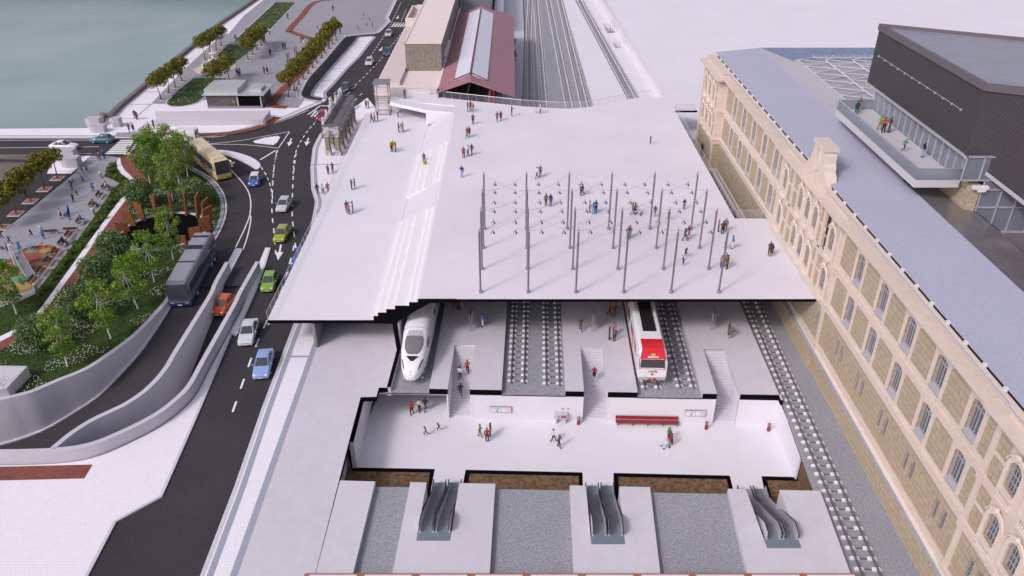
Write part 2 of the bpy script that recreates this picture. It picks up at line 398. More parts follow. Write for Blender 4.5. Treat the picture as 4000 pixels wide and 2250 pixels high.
for (a0, b0, z0), (a1, b1, z1) in zip(rowsA[2:], rowsA[3:]):
    def ins(a, b): 
        d = (Vector(b) - Vector(a)).normalized(); return (a[0] + d.x * .55, a[1] + d.y * .55)
    p, q_ = ins(a0, b0), ins(a1, b1)
    kb.poly([(*a0, z0 + .14), (*p, z0 + .14), (*q_, z1 + .14), (*a1, z1 + .14)]); kb.poly([(*p, z0 + .14), (*p, z0 - .02), (*q_, z1 - .02), (*q_, z1 + .14)])
struct('ramp_kerb', kb, M['kerb'])
for nm, P, z1, lab in (('retaining_wall', W1, -5.93, 'long curved grey retaining wall between the grass and the bus ramp'),
                       ('retaining_wall', W2, -4.93, 'middle curved grey wall dividing the two descending ramps'),
                       ('retaining_wall', W3, -4.93, 'outer curved grey wall between the car ramp and the pavement strip')):
    q = MB(); q.wall(P, .5, -12.6, z1); solo(nm, fixed(q), M['wallc'], lab, 'wall', 'retaining walls of the ramps', smooth=True, at=(P[0][0], P[0][1], ROAD))

# ================================================================ pavements
def slab(name, pts, top, m, th=.3, side=None): 
    q = MB(); q.prism(pts, top - th, top, 0, 1 if side else None); return struct(name, fixed(q), [m, side] if side else m)
def sheet(name, pts, z, m): q = MB(); q.flat(pts, z); return struct(name, q, m)
def kerbline(pts, wd=.32, z=PAV + .012, m=None, name='kerb'): 
    q = MB(); q.strip(pts, wd, z); return struct(name, q, m or M['kerb'])
# quay promenade
STREET = GL('a', [(0, 987), (700, 987), (975, 987), (1005, 1000), (1150, 993), (1400, 987), (1650, 957), (1850, 907), (2050, 845), (2200, 782), (2322, 728)], PAV)
STREET = [(-160, STREET[0][1])] + STREET[:4] + smooth_line(STREET[4:], 3)
TAXI_O = smooth_line(GL('a', [(2322, 728), (2250, 716), (2190, 705), (2163, 680), (2170, 645), (2218, 555), (2340, 420), (2465, 274), (2505, 257), (2568, 250)], PAV), 3) + GL('e', [(250, 243), (300, 240), (335, 232), (372, 195), (415, 152), (400, 127), (455, 12), (475, -40)], PAV)
QUAY = GL('a', [(1835, 2), (1560, 190), (1300, 405), (1070, 600), (870, 765), (800, 838), (740, 838), (735, 870)], PAV)
slab('promenade_pavement', STREET + TAXI_O[1:] + [(-80.6, 300)] + QUAY + [(-78.2, 141.2), (-160, 139.4)], PAV, M['pav'], .6, M['kerb'])
kerbline(offset(STREET, .35)); kerbline(offset(STREET, 1.0), .5, PAV + .008, M['strip'], 'paver_strip')
kerbline(offset(TAXI_O, .2), .35); kerbline(offset(TAXI_O, .75), .45, PAV + .008, M['strip'], 'paver_strip')
GRAV = GL('a', [(1085, 742), (1190, 746), (1215, 760), (1480, 716), (1490, 760), (1925, 773), (2138, 773), (2185, 712), (2170, 690)], PAV)
inner = offset(TAXI_O, 1.1)
sheet('gravel_promenade', GRAV + [p for p in inner[6:]] + [(-60, 268), (-77, 268)] + GL('a', [(1900, -10), (1750, 110), (1640, 240), (1600, 243), (1320, 495)], PAV), PAV + .016, M['gran'])
def ring(pts, wd, z, m, name): q = MB(); q.strip(pts + [pts[0], pts[1]], wd, z); return struct(name, q, m)
L1 = GL('a', [(1395, 560), (1235, 690), (1195, 725), (1193, 748), (1220, 763), (1290, 765), (1370, 752), (1420, 735), (1465, 700), (1640, 560)], PAV)
L2 = GL('a', [(1640, 318), (1560, 405), (1580, 440), (1690, 443), (1720, 430), (1865, 320)], PAV)
L3 = GL('a', [(1970, 18), (2123, 18), (1905, 250), (1840, 310), (1720, 330), (1690, 280)], PAV)
for P in (L1, L2, L3):
    sheet('lawn_bed', P, PAV + .06, M['grass']); ring(P, .25, PAV + .08, M['kerb'], 'lawn_edging')
def redpath(pts, wd, z=PAV + .024): q = MB(); q.strip(smooth_line(pts, 6), wd, z); return struct('cycle_path', q, M['red'])
redpath(GL('e', [(180, -10), (-20, 25)], PAV)[:1] + GL('a', [(2275, 12), (2160, 120), (2075, 215), (2090, 230), (2220, 275), (2290, 300), (2310, 325), (2230, 430), (2140, 540), (2040, 630), (1960, 720), (1950, 745), (1990, 765), (2060, 768)], PAV), 1.9)
redpath(GL('a', [(1010, 985), (1080, 968), (1230, 957), (1400, 965), (1600, 958), (1760, 935), (1880, 900), (1960, 860), (1990, 838)], PAV), 1.7)
sheet('crossing_apron', GL('a', [(840, 950), (1115, 945), (1060, 975), (975, 985), (812, 978)], PAV), PAV + .02, M['tile'])
for p, q_ in (((935, 748), (1080, 748)), ((1040, 657), (1170, 660)), ((1200, 535), (1290, 530)), ((1320, 421), (1430, 421)), ((865, 850), (960, 850)), ((965, 848), (1085, 745)), ((985, 850), (1060, 850))):
    kerbline([G('a', *p, PAV), G('a', *q_, PAV)], .3, PAV + .014, M['strip'], 'paver_strip')
# taxi island
TI = smooth_line(GL('a', [(2245, 690), (2238, 672), (2268, 620), (2400, 460), (2540, 305)], PAV), 3) + GL('e', [(185, 266), (285, 260), (302, 266), (270, 300), (190, 405), (100, 492), (0, 606)], PAV) + GL('p', [(240, 160), (262, 265), (215, 262)], PAV)
slab('traffic_island', TI, PAV, M['pav'], .3, M['kerb']); ring(TI, .7, PAV + .012, M['strip'], 'island_edging')
for y, xa, xb in ((342, 110, 222), (413, 62, 178), (491, 0, 100), (576, -90, 20)):
    kerbline([G('e', xa, y, PAV), G('e', xb, y, PAV)], .25, PAV + .014, M['strip'], 'paver_strip')
# roundabout islands
slab('traffic_island', smooth_line(GL('a', [(1540, 1076), (1600, 1075), (1700, 1092), (1790, 1122), (1840, 1150), (1866, 1178), (1862, 1198), (1835, 1212), (1790, 1185), (1700, 1140), (1600, 1105), (1540, 1076)], PAV)[:-1], 3), PAV, M['pav'], .3, M['kerb'])
slab('traffic_island', GL('a', [(1815, 1010), (1900, 985), (1990, 973), (2008, 982), (1985, 1020), (1960, 1036), (1900, 1030), (1830, 1022)], PAV), PAV, M['pav'], .3, M['kerb'])
# ramp nose islands
slab('traffic_island', GL('s', [(765, 190), (835, 60), (860, 50), (900, 52), (912, 70), (790, 300), (760, 305)], PAV), PAV, M['pav'], .3, M['kerb'])
# pavement between the outer ramp wall and the street
E_ = GL('s', [(1205, 45), (1150, 230), (1050, 500), (850, 950)], PAV) + GL('c', [(1640, 372), (1410, 920)], PAV) + GL('d', [(1165, 440), (835, 620), (630, 1012)], PAV)
PV = [G('s', 1150, 45, PAV), G('s', 1090, 190, PAV)] + W3o[4:] + [(-70, 30)] + [(E_[-1][0] - 2, 30)] + E_[::-1]
slab('pavement', PV, PAV, M['pav'], .3, M['kerb']); kerbline(offset(E_, -.12), .25)
sheet('cycle_path', GL('d', [(-200, 232), (665, 212), (605, 312), (-200, 331)], PAV), PAV + .02, M['red'])
# station-side pavement and concourse floor
LE = [(-25.6, 300), (-25.6, 150)] + [G('e', 246, 700, PAV), G('e', 180, 752, PAV), G('p', 880, 400, PAV)] + GL('p', [(205, 880), (130, 990), (50, 1140), (5, 1250)], PAV) + GL('a', [(2224, 1200), (2230, 1350), (2258, 1445)], PAV)
sx = GL('c', [(2078, 297), (1850, 900), (1658, 1449)], PAV) + [G('d', 1437, 1012, PAV)]
LE += sx; LE.append((sx[-1][0] + .1, 30))
slab('pavement', LE + [(-20.4, 30), (-20.6, 70.3), (-20.6, 89), (-12.75, 89), (-12.75, 300)], PAV, M['pav'], .5, M['kerb'])
kerbline(offset(LE[3:], .18), .3); kerbline(offset(LE[3:], .75), .5, PAV + .010, M['strip'], 'paver_strip')
sy = [G('d', 2043, 0, PAV), G('d', 1690, 1012, PAV)]; dx = (sy[1][0] - sy[0][0]) / (sy[1][1] - sy[0][1]); sl0 = (sy[0][0] + dx * (110 - sy[0][1]), 110)
kerbline([sl0, (sy[1][0], 30)], .55, PAV + .012, M['strip'], 'paver_strip')
for m_, x0, x1, y in (('D', 720, 783, 897), ('e', -10, 70, 1113), ('a', 2232, 2420, 1178), ('a', 2237, 2390, 1346)):
    kerbline([G(m_, x0, y, PAV), G(m_, x1, y, PAV)], .3, PAV + .014, M['strip'], 'paver_strip')
gapL = [G('k', 372, 755, PAV), G('k', 352, 830, PAV), G('k', 225, 832, PAV), G('d', 2520, 0, PAV), G('d', 2265, 1000, PAV)]
EDGE = [(-12.36, 70.5), G('k', 443, 755, PAV)] + gapL; EDGE.append((EDGE[-1][0] - .05, 30))
FLR = [(sl0[0] + .3, 110), (-12.4, 110)] + EDGE + [(sy[1][0] + .3, 30)]
slab('concourse_floor', FLR, PAV + .02, M['conc'], .55, M['cut'])

# ================================================================ plaza deck, steps and terrace
DECK = [(-9.75, 70.51), (31.8, 70.53), (31.78, 89.8), (27.75, 89.85), (27.75, 132.3), (31.6, 132.3), (31.6, 136.4)] + GL('e', [(2360, 700), (2280, 694), (2200, 698), (2120, 710), (2000, 738), (1900, 757), (1780, 772), (1690, 777), (1600, 776), (1480, 769), (1350, 760), (1000, 722), (800, 700), (700, 675), (700, 664), (420, 662)], 0) + [(-21.9, 137.6), (-21.43, 137.1), (-14.78, 132.85), (-9.6, 131.3)]
DEDGE = DECK[5:22]
slab('plaza_deck', DECK, 0, M['plaza'], .33, M['cut'])
TER = [(-25.75, 70.45), (-14.4, 70.45), (-14.4, 138), (-20.5, 142.4), (-24.3, 142.4), (-26.1, 138)]
slab('terrace_deck', TER, TERR, M['white'], .40, M['cut'])
st = MB(); Rz = .425; xs = [-14.55, -14.05, -13.15, -12.2, -10.7, -9.75]   # big seating steps; the near end is a black cut
for ya, yb in ((70.62, 93.6), (101.3, 117.5)):
    for i in range(5):
        z = TERR + Rz * (i + 1); st.box(xs[i], xs[i + 1] + .25, ya, yb, z - Rz - .03, z)
st.box(-9.95, -9.62, 70.62, 131.2, -.5, .002)
struct('plaza_steps', st, M['marble'])
cutp = MB(); prof = [(-14.57, TERR), ]
P = [(-14.57, TERR - .40)]
for i in range(5): P += [(xs[i], TERR + Rz * i), (xs[i], TERR + Rz * (i + 1))]
P += [(-9.75, -Rz), (-9.75, 0), (-5.77, 0), (-5.77, -.33), (-8.6, -.45), (-12.1, -2.75), (-12.1, -3.0), (-12.4, -3.0)]
cutp.loft([[(x, 70.42, z) for x, z in P], [(x, 70.60, z) for x, z in P]]); struct('deck_cut_section', fixed(cutp), M['cut'])
# finer stair flights inside the seating steps
for (ya, yb, nm) in ((93.6, 101.3, 'near'), (117.5, 131.2, 'far')):
    q = MB(); n = 14
    for k in range(n):
        x = -14.43 + (4.63 / n) * k; q.box(x, -9.8, ya + .004, yb - .004, TERR + (k + .0) * 2.544 / n - .02, TERR + (k + 1) * 2.544 / n)
    struct('stair_flight', q, M['white'])
for ya, yb in ((93.6, 101.3), (117.5, 131.0)):
    q = MB(); q.box(-14.72, -14.44, ya, yb, TERR, TERR + .20); solo('stair_kerb_wall', q, M['white'], 'low grey kerb wall beside the %s flight of the white plaza steps' % ('upper' if ya > 100 else 'middle'), 'low wall')
# footbridge wedge to the lift tower
bw = MB(); bw.prism([(-21.46, 137.04), (-14.80, 132.79), (-9.62, 131.24), (-9.6, 133.5), (-14.7, 138.2), (-21.4, 142.3)], -.62, -.334); bw.prism([(-21.46, 137.04), (-14.80, 132.79), (-9.62, 131.24), (-9.60, 131.285), (-14.78, 132.835), (-21.44, 137.085)], -.334, -.01); bw.prism([(-14.78, 132.85), (-9.62, 131.28), (-9.62, 134.0), (-14.0, 136.5)], TERR, -.30)
solo('footbridge', bw, M['white'], 'white wedge shaped footbridge running from the plaza to the lift tower', 'footbridge')
# dark louvred wall under the terrace cantilever
lv = MB()
for k in range(40): lv.box(-21.22, -20.95, 70.62 + k * .5, 70.62 + k * .5 + .22, PAV, TERR - .4)
lv.box(-20.98, -20.90, 70.62, 91, PAV, TERR - .4); solo('louvred_wall', lv, M['dsteel'], 'dark louvred wall under the terrace edge beside the pavement', 'wall')
bk = MB(); bk.box(-21, -12.4, 89, 89.3, PAV, TERR - .4); solo('concourse_wall', bk, M['conc'], 'plain pale back wall of the covered concourse under the terrace', 'wall')

# ================================================================ underground station: platforms, beds, wall, mezzanine
def uprism(name, u0, u1, v0, v1, z0, z1, m, top=None):
    q = MB(); q.prism(UR(u0, u1, v0, v1), z0, z1, 0, 1); return struct(name, q, [top or m, m])
tw = MB(); tw.prism([(-12.36, 70.5), (-11.95, 70.5), U(-12.17 + .0, 63.30), U(-12.55, 63.30)], -7.2, PAV + .024, 0, 1); solo('tunnel_wall', fixed(tw), [M['cut'], M['wallc']], 'thick wall with black cut top left of the white train', 'wall')
tw = MB(); tw.prism([(-12.4, 70.52), (-11.95, 70.52), (-9, 150), (-9.45, 150)], -7.2, -3.0); solo('tunnel_wall', fixed(tw), M['wallc'], 'grey wall under the plaza left of the white train', 'wall')
q = MB(); q.poly([(-12.42, 70.40, PAV), (-11.93, 70.40, PAV), (-12.12, 70.40, -2.9), (-12.62, 70.40, -2.9)]); struct('wall_cut_section', q, M['cut'])
def stair_hole(u0, u1): return [(u0, 63.0), (u0, 71.0), (u1, 71.0), (u1, 63.0)]
HOLES = {1: (-6.43, -4.23), 2: (7.17, 9.55), 3: (20.33, 22.62)}
PL = [(-8.29, -1.04, 1), (5.32, 12.49, 2), (18.91, 26.46, 3)]
for (a, b, k) in PL:
    h0, h1 = HOLES[k]; v1 = 131
    pts = [U(a, 63.25), U(h0, 63.25), U(h0, 71.0), U(h1, 71.0), U(h1, 63.25), U(b, 63.25), U(b - (.6 if k == 3 else 0), v1), U(a, v1)]
    slab('platform', pts, PLAT, M['conc'], .62, M['conc'])
for (a, b) in ((-12.2, -8.29), (-1.04, 5.32), (12.49, 18.91)):
    slab('track_bed', UR(a, b, 63.25, 131), BED, M['bed'], .12)
face = MB()
for a, b in ((-8.29, -6.43), (-4.23, -1.04), (5.32, 7.17), (9.55, 12.49), (18.91, 20.33), (22.62, 26.5)):
    face.poly([U(a, 63.20, -6.86), U(b, 63.20, -6.86), U(b, 63.20, PLAT + .003), U(a, 63.20, PLAT + .003)])
for a, b in ((-12.6, -8.29), (-1.04, 5.32), (12.49, 18.91)):
    face.poly([U(a, 63.205, -6.90), U(b, 63.205, -6.90), U(b, 63.205, BED - .06), U(a, 63.205, BED - .06)])
face.poly([U(26.46, 63.20, -6.86), U(26.62, 62.4, -6.86), U(26.62, 62.4, PLAT), U(26.46, 63.20, PLAT)])
struct('platform_cut_section', face, M['cut'])
rb = [(26.46, 160), (26.46, 63.25), (26.62, 62.4), (26.1, 49.3), (25.0, 30), (33, 30), (33, 135), (29, 160)]
slab('track_bed', [U(*p) if p[1] > 40 and p[0] < 27 else p for p in rb], BED - .03, M['bed'], .10, M['cut'])
slab('edge_kerb', UR(26.40, 26.60, 62.4, 63.25), PLAT, M['conc'], .6, M['cut'])
# station back wall with openings
bwall = MB()
for a, b in ((-4.23, 7.17), (9.55, 20.33), (22.62, 26.52)):
    bwall.prism(UR(a, b, 63.24, 63.5), MEZZ, -6.865)
solo('mezzanine_wall', bwall, M['white'], 'white back wall of the underground hall below the platforms', 'wall', at=(11, 63, MEZZ))
ML, MR = -14.7, 26.52
q = MB(); q.flat([G('k', 160, 1400, MEZZ), G('n', 1978, 245, MEZZ), U(MR, 63.4), U(MR, 64), U(-6.4, 64), U(-6.4, 75), U(-13.6, 75), U(-14.7, 63)], MEZZ); struct('hall_floor', q, M['white'])
rw = MB(); rw.prism([U(MR, 55.5), U(MR + .16, 55.5), U(MR + .12, 63.3), U(MR, 63.3)], MEZZ, BED - .06, 0, 1); solo('hall_side_wall', fixed(rw), [M['cut'], M['white']], 'white right hand side wall of the underground hall beside the track', 'wall')
lw = MB(); wa, wb = G('k', 148, 1275, -6.75), G('k', 246, 885, -6.75); wv = ((wb[0] - wa[0]) / (wb[1] - wa[1])); wf = lambda y: wa[0] + wv * (y - wa[1]); lw.prism([(wf(56.2) - .42, 56.2), (wf(56.2), 56.2), (wf(63.3), 63.3), (wf(74), 74), (wf(74) - .42, 74)], MEZZ, -6.75, 0, 1); print('hallwall', wf(56.2), wf(63.3), [G('k', 225, 832, PAV), G('k', 352, 830, PAV), G('k', 200, 1395, MEZZ), G('k', 330, 895, MEZZ)]); solo('hall_side_wall', fixed(lw), [M['cut'], M['white']], 'white left hand side wall of the underground hall', 'wall')
pk = MB(); pk.poly([U(-13.9, 75, MEZZ), U(-6.4, 75, MEZZ), U(-6.4, 75, -6.9), U(-13.9, 75, -6.9)]); pk.poly([U(-6.42, 63.25, MEZZ), U(-6.42, 75, MEZZ), U(-6.42, 75, -6.9), U(-6.42, 63.25, -6.9)]); solo('passage_wall', pk, M['white'], 'white inner walls of the passage beneath the first platform', 'wall')
q = MB(); q.prism([U(-14.3, 63.26), U(-6.43, 63.26), U(-6.43, 75), U(-14.3, 75)], -7.0, -6.87); struct('passage_ceiling', q, M['conc'])
# stairs from the platforms to the hall
for k, (h0, h1) in HOLES.items():
    q = MB(); n = 22; v = 71.0; z = PLAT; run = .29
    for i in range(n - 1):
        z -= (PLAT - MEZZ) / n
        r_ = run + (.62 if i in (7, 14) else 0)
        q.prism(UR(h0 + .005, h1 - .005, v - r_, v), MEZZ - .05, z); v -= r_
    struct('stairs', q, M['conc'])
    s1 = MB(); s1.prism(UR(h0 - .14, h0, 63.22, 71), MEZZ, PLAT - .005 if False else -6.87); s1.prism(UR(h1, h1 + .14, 63.22, 71), MEZZ, -6.87); s1.prism(UR(h0, h1, 71, 71.15), MEZZ, PLAT - .01)
    solo('stairwell_wall', s1, M['white'], 'white side walls of the %s stair from the platforms to the hall' % ('left', 'middle', 'right')[k - 1], 'wall', 'stairwell walls')
# soil in front of the hall and black cut of its front wall
so_ = MB(); so_.flat([(-19, 57.6), (27.5, 56.2), (29.5, 40), (-19, 40)], MEZZ - .06); struct('soil', so_, M['soil'])
ESC = [dict(g=(('m', 1285, 178), ('m', 1543, 183)), near=(('m', 1130, 775), ('m', 1412, 780)), farp=(('m', 1215, 290), ('m', 1490, 294))),
       dict(g=(('n', 160, 205), ('n', 422, 210)), near=(('n', 235, 803), ('n', 520, 810)), farp=(('n', 190, 316), ('n', 470, 322))),
       dict(g=(('n', 1395, 232), ('n', 1662, 237)), near=(('n', 1710, 840), ('n', 2000, 840)), farp=(('n', 1532, 344), ('n', 1815, 352)))]
gaps = []
for e in ESC:
    nl = G(*e['near'][0], PLAT); nr = G(*e['near'][1], PLAT); gl = G(*e['g'][0], MEZZ); gr = G(*e['g'][1], MEZZ)
    e['XL'], e['XR'], e['YN'] = nl[0], nr[0], (nl[1] + nr[1]) / 2; e['GL'], e['GR'] = gl, gr
    q = MB(); q.flat([gl, gr, (nr[0] + .05, 50.5), (nl[0] - .05, 50.5)], MEZZ + .003); struct('hall_floor', q, M['white'])
def cutbar(p, q_, wd=.42): c = MB(); c.prism([p, q_, (q_[0], q_[1] - wd), (p[0], p[1] - wd)], MEZZ - .4, MEZZ + .012); return c
fr = MB(); FY = lambda x: U(x, 56.9)[1] - .02 * 0 if x < 0 else U(x, 56.9 - .018 * x)[1]
segs = [(-15.0, ESC[0]['GL'][0]), (ESC[0]['GR'][0], ESC[1]['GL'][0]), (ESC[1]['GR'][0], ESC[2]['GL'][0]), (ESC[2]['GR'][0], 26.75)]
def lerp(p, q_, t): return (p[0] + (q_[0] - p[0]) * t, p[1] + (q_[1] - p[1]) * t)
corner = [G('k', 160, 1400, MEZZ), G('k', 822, 1412, MEZZ), G('m', 1543, 183, MEZZ), G('n', 160, 205, MEZZ), G('n', 422, 210, MEZZ), G('n', 1395, 232, MEZZ), G('n', 1662, 237, MEZZ), G('n', 1978, 245, MEZZ)]
for i in range(0, 8, 2):
    p, q_ = corner[i], corner[i + 1]; fr.prism([p, q_, (q_[0], q_[1] - .42), (p[0], p[1] - .42)], MEZZ - .4, MEZZ + .012)
for i, e in ((1, 0), (2, 0), (3, 1), (4, 1), (5, 2), (6, 2)):
    p = corner[i]; s = -1 if i % 2 else 1; x2 = ESC[e]['XL'] - .05 if i % 2 else ESC[e]['XR'] + .05
    fr.prism([(p[0], p[1] - .42), (p[0] + s * .36, p[1] - .42), (x2 + s * .36, 48), (x2, 48)], MEZZ - .4, MEZZ + .010)
struct('hall_cut_section', fixed(fr), M['cut'])
# upright cut at the right end of the hall
uc = MB(); p = corner[7]; uc.poly([(p[0] - .3, p[1] - .02, MEZZ), (p[0] + .05, p[1] - .02, MEZZ), U(MR + .32, 56.2, BED - .05), U(MR, 56.2, BED - .05)]); 
lp = corner[0]; uc.poly([(lp[0] - .1, lp[1] - .02, MEZZ), (lp[0] + .25, lp[1] - .02, MEZZ), (lp[0] - .15, lp[1] - .02, -6.9), (lp[0] - .55, lp[1] - .02, -6.9)]); struct('wall_cut_section', uc, M['cut'])
sd_ = MB(); sd_.poly([U(MR + .3, 56.1, MEZZ - .05), U(MR + .3, 49, MEZZ - .05), U(MR + .2, 49, BED - .12), U(MR + .2, 56.1, BED - .12)]); struct('soil_bank', sd_, M['soil'])
lwf = MB(); lwf.prism([G('d', 2520, 0, PAV), (-16.4, 56.5), (-16.1, 51), (-15.5, 51), (-15.6, 57.3)], -10.4, PAV - .6); struct('basement_wall', fixed(lwf), M['wallc'])

# front platforms and beds (the slice nearest the viewer)
FP = [(('m', 490, 272), ('m', 785, 280), ('m', 593, 1075), ('m', 280, 1075)), (('m', 1080, 285), ('m', 1792, 300), ('m', 1743, 1075), ('m', 925, 1075)),
      (('n', 55, 313), ('n', 728, 328), ('n', 818, 1075), ('n', 89, 1075)), (('n', 1380, 342), ('n', 2155, 358), ('n', 2418, 1075), ('n', 1552, 1075))]
FPW = [[G(*p, PLAT) for p in f] for f in FP]
for i, f in enumerate(FPW):
    if i == 0: pts = f
    else:
        e = ESC[i - 1]; yl = lerp(f[0], f[1], (e['XL'] - f[0][0]) / (f[1][0] - f[0][0])); yr = lerp(f[0], f[1], (e['XR'] - f[0][0]) / (f[1][0] - f[0][0]))
        fl_ = G(*e['farp'][0], PLAT); fr_ = G(*e['farp'][1], PLAT); e['FL'], e['FR'] = fl_, fr_
        pts = [f[0], fl_, (e['XL'], e['YN']), (e['XR'], e['YN']), fr_, f[1], f[2], f[3]]
    slab('platform', pts, PLAT, M['conc'], 3.75, M['lgrey'])
for i in range(3):
    a, b = FPW[i], FPW[i + 1]
    slab('track_bed', [(a[1][0] - .3, a[1][1] - .12), (b[0][0] + .3, b[0][1] - .12), (b[3][0] + .3, b[3][1]), (a[2][0] - .3, a[2][1])], BED + .05, M['bed'], .3, M['cut'])
nb = MB(); nb.box(-15.6, 25.9, 34, 40.72, -9, -6.02); nb_t = thing('brick_building', 'terracotta brick roof with white framed rooflights along the picture bottom', 'building', (5, 38, -9))
nb.build('brick_wall', M['brickr'], nb_t, world=True)
for k in range(10):
    x = -15.2 + k * 4.15; g_ = MB(); g_.box(x, x + 3.55, 37, 40.55, -6.01, -5.96); g_.build('rooflight', M['skyl'], nb_t, world=True)

# ================================================================ far platforms, beds and retaining wall beyond the plaza
slab('platform', [(-14, 132), (1.2, 132), (1.83, 155), (3.2, 214), (3.45, 300), (-14, 300)], PLAT - .01, M['conc'], .6)
slab('track_bed', [(1.2, 132), (1.83, 155), (3.2, 214), (3.45, 300), (16, 300), (16.02, 261), (16.28, 155), (16.3, 132)], BED - .02, M['bed'], .12)
slab('platform', [(16.3, 132), (16.28, 155), (16.02, 261), (16, 300), (17.8, 300), (19.74, 261), (23.46, 159.2), (24.4, 132)], PLAT - .01, M['white'], .6)
slab('track_bed', [(17.8, 300), (19.74, 261), (23.46, 159.2), (24.4, 132), (27.3, 132), (26.22, 160.6), (22.58, 261), (20.9, 300)], BED - .025, M['bed'], .12)
# right-hand far platform with two wells
E1, E2 = [(25.25, 216.7), (26.95, 216.7), (27.6, 228.4), (25.48, 228.4)], [(25.7, 200.3), (27.2, 200.3), (27.3, 207.2), (25.7, 207.2)]
q = MB(); PX = lambda y: 27.3 - (y - 132) * (27.3 - 22.58) / 129
WX = lambda y: 31.2 - (y - 132) * (31.2 - 26.52) / 129
ys = [132, 200.3, 207.2, 216.7, 228.4, 300]
for a, b in zip(ys, ys[1:]):
    if a == 200.3 or a == 216.7:
        x0, x1 = (25.7, 27.25) if a == 200.3 else (25.3, 27.3)
        q.flat([(PX(a), a), (x0, a), (x0, b), (PX(b), b)], PLAT - .012); q.flat([(x1, a), (WX(a) + .5, a), (WX(b) + .5, b), (x1, b)], PLAT - .012)
        q.poly([(x0, a, PLAT - .012), (x1, a, PLAT - .012), (x1, a, -9), (x0, a, -9)]); q.poly([(x0, b, -9), (x1, b, -9), (x1, b, PLAT - .012), (x0, b, PLAT - .012)])
        q.poly([(x0, a, -9), (x0, b, -9), (x0, b, PLAT - .012), (x0, a, PLAT - .012)]); q.poly([(x1, a, PLAT - .012), (x1, b, PLAT - .012), (x1, b, -9), (x1, a, -9)])
        q.flat([(x0, a), (x1, a), (x1, b), (x0, b)], -8.6)
    else: q.flat([(PX(a), a), (WX(a) + .5, a), (WX(b) + .5, b), (PX(b), b)], PLAT - .012)
q.poly([(PX(132), 132, -7), (PX(300), 300, -7), (PX(300), 300, PLAT - .012), (PX(132), 132, PLAT - .012)]); struct('platform', q, M['white'])
fw = MB(); fw.wall([(WX(y), y) for y in (131, 165, 200, 240, 300)], .5, -8, [-4.55, -4.55, -4.3, -3.9, -3.6]); solo('retaining_wall', fixed(fw), M['white'], 'long white retaining wall right of the far right platform', 'wall')
q = MB(); q.flat([(27.8, 110), (33, 110), (33, 135), (27.4, 135)], -6.70); struct('pit_floor', q, M['white'])
# ================================================================ park on the left
PC = G('b', 1335, 838, PAV); PRX = 5.9
hole = [(PC[0] + PRX * math.cos(t), PC[1] + PRX * math.sin(t)) for t in [2 * math.pi * k / 48 for k in range(48)]]
PARKB = KERB_PARK[1:] + [(W1[0][0], W1[0][1])] + W1[1:] + [(-78.5, 58), (-78.5, 112), (-77.6, 125.2), KERB_PARK[0]]
# the lawn is split at the round pit so that the pit stays open
def clip_half(poly, xc, left):
    out = []; n = len(poly)
    for i in range(n):
        a, b = poly[i], poly[(i + 1) % n]; ia = (a[0] <= xc) == left; ib = (b[0] <= xc) == left
        if ia: out.append(a)
        if ia != ib:
            t = (xc - a[0]) / (b[0] - a[0]); out.append((xc, a[1] + (b[1] - a[1]) * t))
    return out
lawn = MB()
mbm = bmesh.new(); n_ = len(PARKB)
def holed(mb, outer, inner, z):
    bm = bmesh.new(); es = []
    for loop in (outer, inner):
        vs = [bm.verts.new((p[0], p[1], z)) for p in loop]
        for i in range(len(vs)): es.append(bm.edges.new((vs[i], vs[(i + 1) % len(vs)])))
    r = bmesh.ops.triangle_fill(bm, use_beauty=True, use_dissolve=False, edges=es)
    bm.verts.index_update(); bm.faces.ensure_lookup_table()
    c = Vector((sum(p[0] for p in inner) / len(inner), sum(p[1] for p in inner) / len(inner)))
    vs = [tuple(v.co) for v in bm.verts]; fs = []
    for f in bm.faces:
        q = f.calc_center_median()
        if (Vector(q[:2]) - c).length > PRX * .9: fs.append([v.index for v in (f.verts if f.normal.z > 0 else reversed(f.verts))])
    mb.add(vs, fs); bm.free()
def clean(p):
    o = []
    for q in p:
        if not o or (Vector(q) - Vector(o[-1])).length > .02: o.append(q)
    return o
holed(lawn, clean(PARKB), hole, PAV - .02)
struct('lawn', lawn, M['grass'])
edge = MB(); edge.wall(KERB_PARK[2:], .28, ROAD - .2, PAV + .01); struct('kerb', fixed(edge), M['kerb'])
kerbline(offset(KERB_PARK[3:], -.5 if offset(KERB_PARK[3:], -.5)[10][0] < KERB_PARK[13][0] else .5), .5, PAV + .004, M['strip'], 'paver_strip')
pit = thing('ventilation_pit', 'round open pit in the lawn with grey rim and black shaft', 'pit', (PC[0], PC[1], PAV))
q = MB(); q.lathe([(PRX + .05, -.3), (PRX + .05, .28), (PRX - .35, .28), (PRX - .35, -.3)], 48); q.build('rim', M['wallc'], pit)
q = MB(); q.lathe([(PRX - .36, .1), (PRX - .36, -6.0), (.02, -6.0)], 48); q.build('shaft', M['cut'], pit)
FINS = [(925, 850, 915, 815, 1000, 805, .5), (985, 845, 950, 765, 1025, 757, .6), (1095, 815, 1035, 705, 1095, 712, .6), (1190, 780, 1155, 655, 1200, 668, .6), (1308, 760, 1295, 625, 1312, 632, .55), (1415, 760, 1430, 615, 1445, 622, .55),
        (1505, 790, 1520, 655, 1562, 630, .6), (1575, 830, 1580, 685, 1645, 662, .6), (1610, 840, 1610, 725, 1680, 712, .5), (1600, 880, 1590, 775, 1665, 768, .5), (1545, 905, 1520, 825, 1585, 828, .45), (1440, 935, 1440, 870, 1468, 890, .4), (1300, 935, 1290, 895, 1312, 908, .35), (1165, 930, 1150, 905, 1175, 900, .35)]
